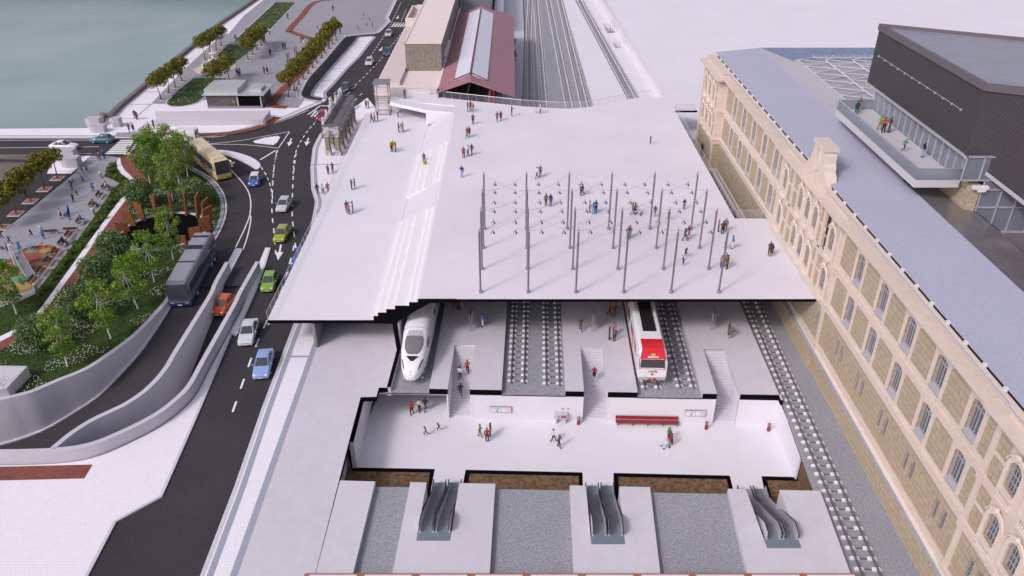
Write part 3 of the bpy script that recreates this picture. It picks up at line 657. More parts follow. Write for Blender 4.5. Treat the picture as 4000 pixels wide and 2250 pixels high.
for i in range(15):
    a = math.pi * (1.13 - i * 1.62 / 14); x, y = PC[0] + (PRX - .6) * math.cos(a), PC[1] + (PRX - .6) * math.sin(a) * .96
    hgt = [.7, 1.3, 2.0, 2.5, 2.9, 3.1, 3.3, 3.3, 3.1, 2.8, 2.3, 1.7, 1.2, .7, .5][i]; wd = [1.6, 1.6, 1.4, 1.2, 1.0, .9, .9, .95, 1.1, 1.3, 1.5, 1.7, 1.7, 1.4, 1.0][i]
    rz = a + R(20); q = MB(); c, s = math.cos(rz), math.sin(rz); ox, oy = math.cos(a) * hgt * .28, math.sin(a) * hgt * .22
    P0 = [(-wd / 2, -.13), (wd / 2, -.13), (wd / 2, .13), (-wd / 2, .13)]
    q.loft([[(c * u - s * v, s * u + c * v, -2.6) for u, v in P0], [(c * u - s * v + ox, s * u + c * v + oy, hgt + (.35 if u > 0 else -.05)) for u, v in P0]])
    o = q.build('rust_fin', M['rust']); o.location = (x, y, PAV)
    tag(o, '%s upright rusted steel fin round the pit, %s' % (('short', 'tall', 'tallest')[min(2, int(hgt / 1.3))], 'number %d of the ring counted clockwise from the west side' % (i + 1) if False else ['westmost one beside the round tree', 'second from the west', 'third from the west', 'fourth from the west', 'fifth from the west', 'sixth from the west', 'at the back middle', 'just right of the back middle', 'third right of the back middle', 'fourth right of the back middle', 'sixth from the east end', 'fifth from the east end', 'third from the east end', 'second from the east end', 'last at the east end'][i]), 'steel fin', 'rusted fins round the pit')
# paved play square and borders
def over(name, m_, pts, dz, m, sm=0):
    P = GL(m_, pts, PAV); P = smooth_line(P, sm) if sm else P
    return sheet(name, P, PAV + dz, m)
TILE = GL('b', [(595, 372), (640, 320), (705, 262), (942, 262), (900, 300), (842, 388), (900, 412), (965, 447), (905, 500), (850, 590), (760, 720), (640, 885), (560, 985), (400, 1185), (282, 1345), (150, 1405), (0, 1449)], PAV)
sheet('play_square', TILE + [(-78, 66), (-78, 80)] + GL('b', [(-60, 900), (0, 857)], PAV), PAV + .004, M['tile'])
sheet('tree_strip', GL('b', [(580, 372), (0, 850), (-60, 895)], PAV) + [(-78.4, 82), (-78.3, 112), (-77.4, 121.5)], PAV + .012, M['soild'])
over('pavement_patch', 'b', [(380, 370), (575, 370), (732, 225), (600, 222), (420, 260)], .014, M['pav'])
over('crossing_apron', 'b', [(732, 225), (700, 260), (945, 262), (968, 240), (900, 230)], .016, M['tile'])
WL = smooth_line(GL('b', [(945, 245), (945, 300), (960, 345), (1010, 395), (1058, 432), (1062, 470), (1030, 515), (940, 620), (800, 810), (640, 1030), (480, 1250), (335, 1449)], PAV), 5)
RL = smooth_line(GL('b', [(972, 240), (980, 290), (1010, 340), (1065, 395), (1098, 440), (1092, 470), (1055, 530), (980, 630), (845, 810), (690, 1030), (530, 1250), (385, 1449)], PAV), 5)
RR = smooth_line(GL('b', [(1112, 224), (1080, 258), (1092, 300), (1130, 345), (1180, 400), (1200, 440), (1170, 500), (1110, 570), (1000, 720), (800, 1005), (620, 1249), (480, 1449)], PAV), 5)
tail = lambda m1, m2: [G('c', *m1, PAV), G('c', *m2, PAV)]
WL += GL('c', [(238, 245), (70, 354), (0, 388), (-60, 412)], PAV); RL += GL('c', [(285, 243), (100, 375), (0, 425), (-60, 450)], PAV); RR += GL('c', [(395, 215), (130, 420), (0, 487), (-60, 520)], PAV)
q = MB()
def band(A, B, z): 
    mb = MB(); a, _ = resample(A, 60); b, _ = resample(B, 60)
    for i in range(59): mb.flat([a[i], a[i + 1], b[i + 1], b[i]], z)
    return mb
struct('footpath', band(WL, RL, PAV + .010), M['pav']); struct('cycle_path', band(RL, RR, PAV + .014), M['red'])
# playground carpet
over('play_surface', 'r', [(1100, 395), (1090, 340), (1030, 300), (900, 282), (740, 283), (520, 320), (400, 370), (260, 470), (100, 620), (0, 720), (-80, 800), (-200, 1000), (-150, 1180), (200, 1170), (545, 1158), (640, 1030), (760, 860), (900, 680), (1040, 500)], .020, mk('red_rubber_carpet', (.29, .075, .055), .9, var=.06))
GR, YE = mk('green_rubber', (.10, .29, .16), .9, var=.05), mk('ochre_rubber', (.36, .265, .09), .9, var=.05)
def blob(c, rx, ry, m, name='play_surface_spot'):
    a = G('r', c[0], c[1], PAV); b_ = G('r', c[0] + rx, c[1], PAV); d_ = G('r', c[0], c[1] - ry, PAV)
    sheet(name, [(a[0] + (b_[0] - a[0]) * math.cos(t), a[1] + (d_[1] - a[1]) * math.sin(t)) for t in [k * math.pi / 14 for k in range(28)]], PAV + .026, m)
blob((598, 390), 108, 44, GR); blob((855, 382), 108, 45, YE); blob((887, 490), 110, 46, GR); blob((690, 638), 110, 48, YE); blob((520, 595), 58, 32, GR); blob((370, 510), 90, 38, YE); blob((160, 720), 110, 55, YE); blob((300, 810), 130, 30, YE)
over('play_surface_spot', 'r', [(600, 805), (620, 745), (700, 705), (800, 695), (885, 705), (830, 775), (720, 790), (640, 815)], .026, YE)
over('play_surface_spot', 'r', [(640, 815), (720, 785), (830, 775), (740, 890), (640, 885), (540, 930), (400, 970), (200, 960), (0, 1030), (-60, 1000), (60, 930), (250, 870), (420, 860), (540, 870)], .027, GR)
over('play_surface_spot', 'r', [(740, 890), (640, 885), (540, 930), (400, 985), (200, 965), (0, 1040), (-60, 1150), (200, 1168), (545, 1156), (640, 1030)], .026, YE)

# ================================================================ road markings
mk_ = MB()
def line(m_, pts, wd=.16, sm=0):
    P = GL(m_, pts, ROAD); P = smooth_line(P, sm) if sm else P; mk_.strip(P, wd, ROAD + .006)
def dash(m_, pts, wd=.17, on=1.6, offd=1.9, sm=5):
    P = smooth_line(GL(m_, pts, ROAD), sm); L_ = sum((Vector(P[i + 1]) - Vector(P[i])).length for i in range(len(P) - 1)); n = max(3, int(L_ / .2)); Q, _ = resample(P, n); s = 0
    on_n = max(1, round(on / .2)); pe = on_n + max(1, round(offd / .2)); i = 0
    while i < n - 1:
        j = min(i + on_n, n - 1); mk_.strip(Q[i:j + 1], wd, ROAD + .006); i += pe
def zebra(m_, a, b, c, d, n):   # a-b far ends, d-c near ends
    A, B, C_, D_ = [Vector(G(m_, *p, ROAD)) for p in (a, b, c, d)]
    for i in range(n):
        t0, t1 = i / n, (i + .55) / n; mk_.flat([tuple(A.lerp(B, t0)), tuple(A.lerp(B, t1)), tuple(D_.lerp(C_, t1)), tuple(D_.lerp(C_, t0))], ROAD + .006)
def arrow(m_, tail_, tip):
    t = Vector(G(m_, *tail_, ROAD)); p = Vector(G(m_, *tip, ROAD)); d = (p - t); L_ = d.length; d.normalize(); nn = Vector((-d.y, d.x))
    m0 = t + d * L_ * .5
    mk_.flat([tuple(t + nn * .12), tuple(t - nn * .12), tuple(m0 - nn * .12), tuple(m0 + nn * .12)], ROAD + .006)
    mk_.flat([tuple(m0 + nn * .5), tuple(m0 - nn * .5), tuple(p)], ROAD + .007)
line('a', [(-40, 1005), (700, 1003)]); line('a', [(-40, 1060), (710, 1051)]); line('a', [(-40, 1113), (655, 1100)])
line('a', [(985, 1005), (1150, 1002), (1400, 996), (1650, 966), (1850, 917), (2050, 855), (2210, 790)], .16, 4)
line('a', [(1400, 1014), (1502, 1014)], .2); line('a', [(1140, 1041), (1400, 1038), (1700, 1010), (1900, 975), (2075, 943)], .16, 4); line('a', [(1300, 1034), (1600, 1034), (1800, 1040), (1995, 1062)], .16, 4)
line('a', [(2075, 943), (1995, 1062)], .16); line('a', [(1865, 1145), (1975, 1078)], .3); line('a', [(1310, 1060), (1495, 1060)], .2); line('a', [(985, 1093), (1010, 1093)], .2)
zebra('a', (1005, 993), (800, 1104), (750, 1104), (835, 993), 1) if False else None
for k in range(8):
    y = 1007 + k * 13; x0 = 858 - k * 14.2; x1 = 962 - k * 8.5
    line('a', [(x0, y), (x1, y)], .62)
for k in range(6):
    y = 1022 + k * 15; line('a', [(978 - k * 13, y), (1000 - k * 13, y)], .5)
zebra('p', (60, 510), (330, 520), (200, 640), (-40, 630), 4)
line('p', [(150, 413), (320, 420)], .45)
zebra('e', (440, 168), (540, 168), (515, 193), (415, 193), 5)
line('e', [(428, 163), (545, 163)], .3)
dash('D', [(696, 380), (690, 420), (686, 470), (684, 530), (690, 590), (694, 640)]); dash('D', [(745, 385), (739, 430), (736, 480), (735, 540), (741, 600), (747, 640)])
dash('a', [(1870, 1195), (1910, 1260), (1940, 1340), (1955, 1440)], .17, 1.4, 1.0); dash('a', [(1990, 1075), (1965, 1180), (1950, 1330)], .17, 1.3, 1.0)
dash('a', [(2258, 875), (2200, 945), (2140, 1040), (2110, 1130), (2100, 1250)], .17, 1.3, 1.2)
dash('p', [(310, 285), (520, 90), (700, -80)], .15); dash('p', [(690, 180), (870, 15)], .15); dash('p', [(825, 320), (1000, 140)], .15); dash('p', [(65, 725), (20, 790)], .15, 1.5, 1.0)
dash('e', [(130, 640), (330, 440), (520, 200)], .15, 1.4, 1.4); dash('e', [(270, 405), (400, 200), (490, 15)], .15, 1.4, 1.4); dash('e', [(490, 150), (530, 60)], .15, 1.4, 1.4)
line('a', [(2345, 655), (2325, 670), (2322, 705), (2306, 728)], .45); line('p', [(415, 0), (240, 165), (265, 265), (230, 330)], .4)
line('p', [(160, 410), (0, 530), (-90, 590)], .3)
dash('D', [(672, 806), (640, 880), (584, 1040)], .2, 1.6, 2.0); dash('s', [(1448, 20), (1340, 420), (1180, 840)], .2, 1.6, 2.0)
line('b', [(1870, 340), (1960, 440), (2010, 520), (2027, 600), (2020, 700), (1980, 810), (1905, 965)], .16, 5); line('b', [(2020, 700), (2028, 740), (2005, 860), (1965, 985)], .16, 5)
arrow('D', (707, 615), (699, 655)); arrow('D', (733, 348), (726, 368)); arrow('D', (776, 347), (770, 367)); arrow('e', (470, 112), (460, 137)); arrow('e', (355, 338), (335, 367)); arrow('D', (578, 405), (590, 412)) 
struct('road_markings', mk_, M['paint'])

# ================================================================ quay and bridge walls
qw = MB(); qw.wall([(-80.9, 300)] + QUAY[:6] + [QUAY[6], QUAY[7], (-78.3, 142)], .9, -12.5, PAV + .75); solo('quay_wall', fixed(qw), M['qstone'], 'long weathered stone quay wall along the green river', 'wall')
q = MB(); q.box(-160, -78.2, 139.15, 139.38, -12.5, PAV - .1); solo('bridge_side', q, M['qstone'], 'far stone side of the road bridge over the river', 'wall')
q = MB(); q.box(-160, -77.4, 125.9, 126.7, -12.5, PAV + .45); solo('bridge_side', q, M['qstone'], 'near stained stone side of the road bridge beside the park', 'wall')
q = MB(); q.wall([(-77.4, 126), (-78.6, 112), (-78.8, 60)], .7, -12.5, PAV + .55); solo('bank_wall', fixed(q), M['qstone'], 'stone river bank wall behind the trees of the park', 'wall')
def pylon(m_, x, y, wx, wy, h, lab):
    c = G(m_, x, y, PAV); q = MB(); P = [(-.5, -.35), (-.15, -.5), (.5, -.4), (.5, .4), (.1, .5), (-.5, .38)]
    q.prism([(c[0] + a * wx, c[1] + b * wy) for a, b in P], PAV - .1, PAV + h - .02); q.prism([(c[0] + a * wx * .985, c[1] + b * wy * .985) for a, b in P], PAV + h - .02, PAV + h)
    solo('stone_block', fixed(q), mk('grey_block_stone', (.44, .435, .47), .8, var=.05), lab, 'monolith', 'pale blocks at the bridge ends')
pylon('a', 684, 898, 2.6, 2.2, 1.5, 'pale block at the far bridge end right on the river edge')
pylon('a', 712, 943, 2.6, 1.8, 1.25, 'pale block at the far bridge end nearest the road'); pylon('a', 845, 903, 1.4, 1.8, 1.6, 'narrow tall pale block beside the quay wall corner')
pylon('a', 490, 1128, 2.8, 2.0, 1.5, 'pale block at the near bridge end close to the road'); pylon('a', 520, 1190, 2.7, 2.0, 1.6, 'pale block at the near bridge end in front of the park trees')
# walled stair opening at the left edge of the lawn
q = MB(); o1, o2, o3, o4 = G('c', -120, 650, -5.9), G('c', 195, 655, -5.9), G('c', 60, 800, -5.9), G('c', -120, 840, -5.9)
q.wall([o1, o2, o3, o4], .35, PAV - .3, -5.0); q.flat([o1, o2, o3, o4], PAV + .02); solo('opening_parapet', fixed(q), M['wallc'], 'pale walled opening at the left edge of the lawn above the ramp', 'parapet')
# white walled underpass opening
u1, u2, u3, u4 = G('a', 1090, 905, PAV), G('a', 1890, 893, PAV), G('a', 1935, 840, PAV), G('a', 1120, 846, PAV)
q = MB(); q.wall([u4, u3], .3, PAV - .2, PAV + 1.25); q.wall([(u3[0], u3[1] + .2), (u2[0] + .1, u2[1])], .3, PAV - .2, PAV + 1.25); q.wall([u2, u1], .3, PAV - .2, PAV + [1.1][0]); 
q.flat([u1, u2, u3, u4], PAV + .03); solo('underpass_parapet', fixed(q), M['lgrey'], 'long low white walled box round an underpass on the promenade', 'parapet')
# ================================================================ long cream building on the right
F = 31.74
hb = thing('historic_building', 'long cream and ashlar palace building with bluish flat roof right of the plaza', 'building', (F, 78, -6.9))
wall = MB()           # 0 cream, 1 ashlar
DEP = .42
def yz(a0, a1, b0, b1, x0=F, x1=None, mi=0): wall.box(x0, (F + DEP) if x1 is None else x1, a0, a1, b0, b1, mi)
def arch_fill(y0, y1, zs, zt, x0, x1, mi=0, rise=None, n=8, mb=None):
    r = (y1 - y0) / 2; c = (y0 + y1) / 2; rise = rise or r
    pts = [(y0, zt), (y0, zs)] + [(c - r * math.cos(math.pi * k / n), zs + rise * math.sin(math.pi * k / n)) for k in range(1, n)] + [(y1, zs), (y1, zt)]
    (mb or wall).loft([[(x0, y, z) for y, z in pts], [(x1, y, z) for y, z in pts]], mi)
def panel(y0, y1, z0, z1, x, ch=.28):
    P = [(y0, z0), (y1, z0), (y1, z1 - ch), (y1 - ch * .4, z1 - ch * .35), (y1 - ch, z1), (y0 + ch, z1), (y0 + ch * .4, z1 - ch * .35), (y0, z1 - ch)]
    wall.loft([[(x - .012, y, z) for y, z in P], [(x + .05, y, z) for y, z in P]], 1)
wall.box(F + DEP, F + 7, 26.5, 126.6, -6.9, 11.0, 0)                              # body
NEAR = [63.5 - 5.25 * k for k in range(5)]; FAR = [90.35 + 5.05 * k for k in range(5)]
frame_r = MB(); W_R, H_R = 1.5, 2.45
for s in (-1, 1): frame_r.box(-.05, .05, s * .71 - .05, s * .71 + .05, 0, H_R + .3)
frame_r.box(-.04, .04, -.05, .05, 0, H_R + .3); frame_r.box(-.04, .04, -.4, -.36, 0, H_R); frame_r.box(-.04, .04, .36, .4, 0, H_R)
frame_r.box(-.06, .05, -.75, .75, H_R - .5, H_R - .42); frame_r.box(-.06, .05, -.75, .75, 0, .08)
fr_me = frame_r.mesh('window_frame', M['frame'])
pane_r = MB(); pane_r.box(0, .03, -.75, .75, 0, H_R + .3); pane_me = pane_r.mesh('pane', M['wglass'])
sill_r = MB(); sill_r.loft([[(-.40, -.75, -.32), (-.40, .75, -.32), (-.40, .75, -.22), (-.40, -.75, -.22)], [(.02, -.75, -.32), (.02, .75, -.32), (.02, .75, .06), (.02, -.75, .06)]]); sill_me = fixed(sill_r).mesh('sill', M['frame'])
bf = MB()
for s in (-1, 1): bf.box(-.03, .03, s * .27 - .03, s * .27 + .03, 0, 1.85)
for k in range(1, 6): bf.box(-.03, .0, -.28, .28, k * .31 - .012, k * .31 + .012)
for k in (-.1, .1): bf.box(-.03, .0, k - .012, k + .012, 0, 1.85)
bf_me = bf.mesh('window_frame', M['frame']); bp = MB(); bp.box(0, .03, -.28, .28, 0, 1.85); bp_me = bp.mesh('pane', M['wglass'])
af = MB(); RW = .62
for s in (-1, 1): af.box(-.05, .05, s * RW - .05, s * RW + .05, 0, 1.75)
af.box(-.04, .04, -.04, .04, 0, 2.3)
for k in (.55, 1.1, 1.65): af.box(-.03, .03, -RW, RW, k, k + .05)
for s in (-.31, .31): af.box(-.03, .03, s - .02, s + .02, 0, 2.1)
af.tube([(0, -RW * math.cos(t), 1.7 + RW * math.sin(t)) for t in [math.pi * k / 8 for k in range(9)]], .05, 4)
af_me = af.mesh('window_frame', M['frame']); ap = MB(); ap.box(0, .03, -.66, .66, 0, 2.35); ap_me = ap.mesh('pane', M['wglass'])
# arched surround with hood mould, keystone mask and little balustrade
sr = MB(); ro = 1.02
pts_o = [(-ro, -.74), (-ro, 1.7)] + [(-ro * math.cos(t), 1.7 + ro * math.sin(t)) for t in [math.pi * k / 8 for k in range(1, 8)]] + [(ro, 1.7), (ro, -.74)]
ri = .66
pts_i = [(-ri, -.74), (-ri, 1.7)] + [(-ri * math.cos(t), 1.7 + ri * math.sin(t)) for t in [math.pi * k / 8 for k in range(1, 8)]] + [(ri, 1.7), (ri, -.74)]
for i in range(len(pts_o) - 1):
    a, b, c, d = pts_o[i], pts_o[i + 1], pts_i[i + 1], pts_i[i]
    sr.loft([[(-.155, *a), (-.155, *b), (-.155, *c), (-.155, *d)], [(.05, *a), (.05, *b), (.05, *c), (.05, *d)]])
sr.tube([(-.2, -1.1 * math.cos(t), 1.72 + 1.12 * math.sin(t)) for t in [math.pi * (k + 1) / 12 for k in range(11)]], .075, 5)
sr.ball((-.24, 0, 2.85), (.16, .2, .26), 8)
for s in (-1, 1): sr.ball((-.2, s * .3, 2.78), (.1, .2, .12), 6); sr.ball((-.2, s * .62, 2.52), (.09, .14, .12), 6)
sr_me = fixed(sr).mesh('surround', M['creamw'], smooth=False)
bl = MB(); bl.box(-.34, .02, -.8, .8, -.16, -.02); bl.box(-.30, -.02, -.75, .75, -1.0, -.9); bl.box(-.05, .1, -.645, .645, -.88, -.165)
for k in range(7): bl.lathe([(.05, -.9), (.085, -.72), (.04, -.45), (.06, -.3), (.05, -.16)], 6, (-.17, -.6 + .2 * k, 0))
bl_me = bl.mesh('balustrade', M['creamw'])
def window(y, z, fme, pme, sme=None, dx=.30, extra=()):
    w_ = link('window', fme, hb); w_.location = (dx, y - 78, z + 6.9)
    p = link('pane', pme, w_); p.location = (.05, 0, 0)
    if sme: link('sill', sme, w_)
    for nm, me in extra: e = link(nm, me, w_); e.location = (-dx, 0, 0)
    return w_
def rect_floor(y0, y1, cs, z0, z1, zw):
    """cream wall with segment-headed openings between z0 and z1, sills at zw"""
    cs = sorted(cs); e = y0
    for c in cs:
        a, b = c - W_R / 2, c + W_R / 2
        yz(e, a, z0, z1); yz(a, b, z0, zw - .32); arch_fill(a, b, zw + H_R - .05, z1, F, F + DEP, 0, .32)
        wall.box(F + .02, F + DEP, b - .006, b + .02, zw - .1, zw + H_R - .05, 1)
        wall.box(F - .004, F + .05, c - .68, c + .68, zw - 1.0, zw - .95, 1); wall.box(F - .004, F + .05, c - .68, c + .68, zw - .46, zw - .42, 1)
        for s in (-.68, .64): wall.box(F - .004, F + .05, c + s, c + s + .04, zw - .95, zw - .46, 1)
        window(c, zw, fr_me, pane_me, sill_me); e = b
    yz(e, y1, z0, z1)
    ed = [y0] + cs + [y1]
    for i in range(len(ed) - 1):
        a = ed[i] + (.35 if i == 0 else 1.25); b = ed[i + 1] - (.35 if i == len(ed) - 2 else 1.25)
        if b - a > .7: panel(a, b, zw - .35, zw + H_R + .42, F)
def arch_floor(y0, y1, cs, z0, z1, zw, xo, grid=True):
    cs = sorted(cs); e = y0; x = F - xo
    for c in cs:
        a, b = c - .66, c + .66
        yz(e, a, z0, z1, x); yz(a, b, z0, zw - .9, x); arch_fill(a, b, zw + 1.7, z1, x, F + DEP); e = b
        wall.box(x + .02, F + DEP, b - .006, b + .02, zw, zw + 1.7, 1)
        window(c, zw, af_me, ap_me, None, .24 - xo, (('surround', sr_me), ('balustrade', bl_me)))
        for ch in hb.children[-1].children:
            if ch.name.split('.')[0] in ('surround', 'balustrade'): ch.location.x -= xo
    yz(e, y1, z0, z1, x)
    ed = [y0] + cs + [y1]
    for i in range(len(ed) - 1):
        a = ed[i] + (.5 if i == 0 else 1.12); b = ed[i + 1] - (.5 if i == len(ed) - 2 else 1.12)
        if b - a > .35:
            for p0, p1 in ((zw - .75, zw + 1.1), (zw + 1.45, zw + 3.05)): wall.box(x - .012, x + .05, a, b, p0, p1, 1)
def basement(y0, y1, cs, xo=0):
    e = y0; x = F - xo
    for c in sorted(cs):
        for s in (-.58, .58):
            a, b = c + s - .28, c + s + .28
            wall.box(x, F + DEP, e, a, -3.9, .1, 1); wall.box(x, F + DEP, a, b, -3.9, -2.65, 1); wall.box(x, F + DEP, a, b, -.8, .1, 1); e = b
            window(c + s, -2.65, bf_me, bp_me, None, .15 - xo)
    wall.box(x, F + DEP, e, y1, -3.9, .1, 1)
PAVS = [(26.5, 39.9, [36.95, 34.5, 32.0, 29.2], .18), (67.9, 87.2, [70.0, 74.95, 77.35, 79.75, 85.3], .18), (115.9, 126.6, [118.9, 121.5, 124.1], 1.1)]
for (a, b, cs) in ((39.9, 67.9, NEAR), (87.2, 115.9, FAR)):
    rect_floor(a, b, cs, .95, 4.95, 1.62); rect_floor(a, b, cs, 4.95, 9.35, 6.12); basement(a, b, cs)
    wall.box(F - .02, F + DEP, a, b, 9.35, 9.62, 1)
for (a, b, cs, xo) in PAVS:
    arch_floor(a, b, cs, .95, 4.95, 1.55, xo); arch_floor(a, b, cs, 4.95, 9.35, 6.0, xo)
    basement(a, b, [cs[0], cs[-1]] if xo < 1 else [118.6, 124.3], xo); wall.box(F - xo - .02, F + DEP, a, b, 9.35, 9.62, 1)
wall.build('wall', [M['cream'], M['stone']], hb, world=True)
trim = MB()
def band(z0, z1, dx, segs=None):
    for (a, b, xo) in segs or [(39.9, 67.9, 0), (87.2, 115.9, 0)] + [(p[0], p[1], p[3]) for p in PAVS]:
        trim.box(F - xo - dx, F + .3, a - (dx if xo else -dx), b + (dx if xo else -dx), z0, z1)
band(.1, .95, .10); band(.72, .88, .22); band(4.55, 4.75, .10); band(5.0, 5.22, .14)
band(9.62, 9.80, .35); band(9.80, 10.02, .75); band(10.02, 10.12, .9)
band(10.12, 10.75, -.22); band(10.75, 10.92, -.08)
band(-4.35, -3.9, .25)
for (a, b, cs, xo) in PAVS:
    for y in (a + .28, b - .28):
        trim.box(F - xo - .14, F - xo + .1, y - .26, y + .26, -3.9, 9.6)
        for z in (.1, 4.6): trim.box(F - xo - .24, F - xo + .1, y - .34, y + .34, z, z + .8)
for y in (72.6, 82.6): trim.box(F - .32, F, y - .25, y + .25, .95, 9.6)
trim.build('cornice', M['cream'], hb, world=True)
pl = MB(); pl.box(F - .62, F + .3, 26, 126.6, -6.95, -4.62, 0); pl.box(F - .72, F + .3, 26, 126.6, -4.62, -4.5, 1); pl.loft([[(F - .5, 26, -4.5), (F + .2, 26, -4.5), (F + .2, 26, -4.34), (F - .2, 26, -4.34)], [(F - .5, 126.6, -4.5), (F + .2, 126.6, -4.5), (F + .2, 126.6, -4.34), (F - .2, 126.6, -4.34)]], 2)
for (a, b, cs, xo) in PAVS[:2]: pl.box(F - .85, F, a, b, -6.95, -4.6, 0)
pl.box(F - 1.6, F, 115.9, 126.6, -6.95, -4.3, 0)
pl.build('plinth', [M['stone'], M['strip'], M['cream']], hb, world=True)
rf = MB(); X0, XR, XI = F + .42, 38.95, 42.7
rf.loft([[(X0, y, 11.18), (XR, y, 11.86), (XR, y, 11.6), (X0, y, 11.0)] for y in (26, 128.0 - 1.0)])
rf.poly([(XR, 74, 11.86), (XI, 74, 11.2), (XI, 121.4, 11.2), (XR, 127.0, 11.86)], 1)
rf.poly([(XR, 127, 11.86), (XI, 121.4, 11.2), (75, 121.4, 11.2), (75, 127, 11.86)], 2)
rf.build('roof', [M['roofb'], M['lgrey'], mk('blue_grey_roof', (.185, .235, .33), .7, var=.16, scale=1.2)], hb, world=True)
gut = MB(); gut.box(F - .1, X0 + .2, 26.5, 126.6, 10.60, 10.66); gut.box(X0 - .02, X0 + .3, 26.5, 126.6, 10.66, 11.0, 1); gut.build('gutter_and_gap_shade', [M['lgrey'], M['black']], hb, world=True)  # black box paints the shadow in the gap below the roof edge
k = 28.0
bm_ = MB(); bm_.loft([[(-.20, -.13, -.42), (-.20, .13, -.42), (-.30, .13, 0), (-.30, -.13, 0)], [(.1, -.13, -.42), (.1, .13, -.42), (.1, .13, 0), (.1, -.13, 0)]]); bk_me = fixed(bm_).mesh('roof_bracket', M['white'])
while k < 126:
    if not 73.5 < k < 80.5: o = link('roof_bracket', bk_me, hb); o.location = (X0 + .05 - F, k - 78, 11.14 + 6.9)
    k += 2.64
# baroque gable over the middle
gb = MB(); P = [(73.9, 10.0), (80.9, 10.0), (80.9, 10.9), (80.5, 11.0), (80.1, 11.7), (79.6, 12.0), (79.5, 12.6), (79.2, 12.8), (79.15, 13.6), (78.9, 13.8), (78.9, 14.3), (76.0, 14.3), (76.0, 13.8), (75.75, 13.6), (75.7, 12.8), (75.4, 12.6), (75.3, 12.0), (74.8, 11.7), (74.4, 11.0), (73.9, 10.9)]
gb.loft([[(F - .15, y, z) for y, z in P], [(F + 1.0, y, z) for y, z in P]]); gb.box(F - .35, F + 1.15, 75.8, 79.1, 14.02, 14.42); gb.box(F - .4, F + 1.1, 73.7, 81.1, 10.0, 10.4)
gb.tube([(F - .2, 77.45 + .62 * math.sin(t), 12.6 + 1.25 * math.cos(t)) for t in [math.pi * k / 8 for k in range(-7, 8)]], .09, 5)
fixed(gb).build('gable', M['cream'], hb, world=True)
dr = MB(); dr.box(F - 1.24, F - 1.1, 120.9, 122.3, -4.9, -2.0); dr.build('door', M['dglass'], hb, world=True)
# missing stone panels in the upper floor: dark openings
hol = MB()
for a, b, p0, p1 in ((71.15, 71.9, 6.9, 8.9), (71.2, 71.75, 5.3, 6.6)): hol.box(F - .2, F - .16, a, b, p0, p1)
hol.build('opening', M['black'], hb, world=True)
# far wing's courtyard front, seen through the glass roof
cw = MB(); cw.box(XI, 75, 121.6, 122.4, -4, 11.1, 0)
for z in (8.8, 9.6): cw.box(XI, 75, 121.3, 121.6, z, z + .25, 1)
cw.box(49.5, 51.7, 121.25, 121.58, 0, 4.4, 2); cw.tube([(50.6 + 1.1 * math.cos(t), 121.45, 4.4 + 1.0 * math.sin(t)) for t in [math.pi * k / 8 for k in range(9)]], .25, 6, 2); cw.box(XI - .02, XI + .2, 76, 121.4, -4, 11.15, 0); cw.flat([(XI, 70), (75, 70), (75, 121.5), (XI, 121.5)], 3.0, 0)
cw.build('courtyard', [M['lgrey'], M['conc'], M['gglass']], hb, world=True)
sk = MB()
for i in range(5):
    x = 46.2 + i * 3.05
    sk.prism([(x, 122.6), (x + 2.75, 122.6), (x + 2.75, 123.8), (x, 123.8)], 11.30, 11.52, 0)
    for j in range(3): sk.prism([(x + .1 + j * .9, 122.75), (x + .88 + j * .9, 122.75), (x + .88 + j * .9, 123.65), (x + .1 + j * .9, 123.65)], 11.52, 11.535, 1)
sk.build('roof_window', [M['lgrey'], mk('blue_glass', (.10, .17, .24), .15, 0, var=.1)], hb, world=True)

# glass roof over the court
gr = thing('glazed_courtyard_canopy', 'glazed courtyard roof on a diamond lattice of pale steel bars', 'glass roof', (50, 104, 11.2))
q = MB(); q.poly([(43.1, 80, 11.25), (72, 80, 11.25), (72, 121.2, 11.25), (43.1, 121.2, 11.25)]); q.build('glazing', M['glass'], gr, world=True)
lt_ = MB()
for i in range(8): x = 43.3 + i * 4.1; lt_.tube([(x, 80, 11.4), (x, 121, 11.4)], .12, 4)
for i in range(7):
    x = 43.3 + i * 4.1
    for j in range(12):
        y = 82 + j * 3.6; lt_.tube([(x, y, 11.4), (x + 4.1, y + 1.8, 11.4)], .07, 4); lt_.tube([(x, y + 3.6, 11.4), (x + 4.1, y + 1.8, 11.4)], .07, 4)
lt_.build('lattice', M['lgrey'], gr, world=True)
q = MB(); q.box(42.75, 43.15, 86, 121.3, 11.15, 11.5); q.build('edge_beam', M['galv'], gr, world=True)

# ================================================================ dark perforated cantilever block with its balcony
db = thing('cultural_centre', 'dark perforated metal clad block cantilevered over the cream building roof', 'building', (46, 78, 8))
q = MB(); A_, B_, C_ = (41.6, 92.6), (41.6, 69.2), (66, 58.15)
top = 22.9; bot = lambda x: 16.3 - (x - 41.6) * .68 if x > 41.6 else 16.3
q.poly([(*A_, 16.35), (*B_, 16.3), (*B_, 22.25), (*A_, 22.25)], 0); q.poly([(*B_, 16.3), (*C_, -.3), (*C_, 22.25), (*B_, 22.25)], 0)
q.poly([(*A_, 16.35), (*A_, 22.25), (75, 82, 22.25), (75, 82, 16.35)], 0); q.poly([(*C_, -.3), (75, 70, 0), (75, 70, 22.25), (*C_, 22.25)], 0)
q.build('cladding', M['clad'], db, world=True)
q = MB(); q.wall([A_, B_, C_], .35, 22.3, 22.95, 0); q.wall([(41.5, 92.6), (54.2, 85.9), (80, 76)], .35, 22.3, 22.95, 0); fixed(q).build('parapet', M['parap'], db, world=True)
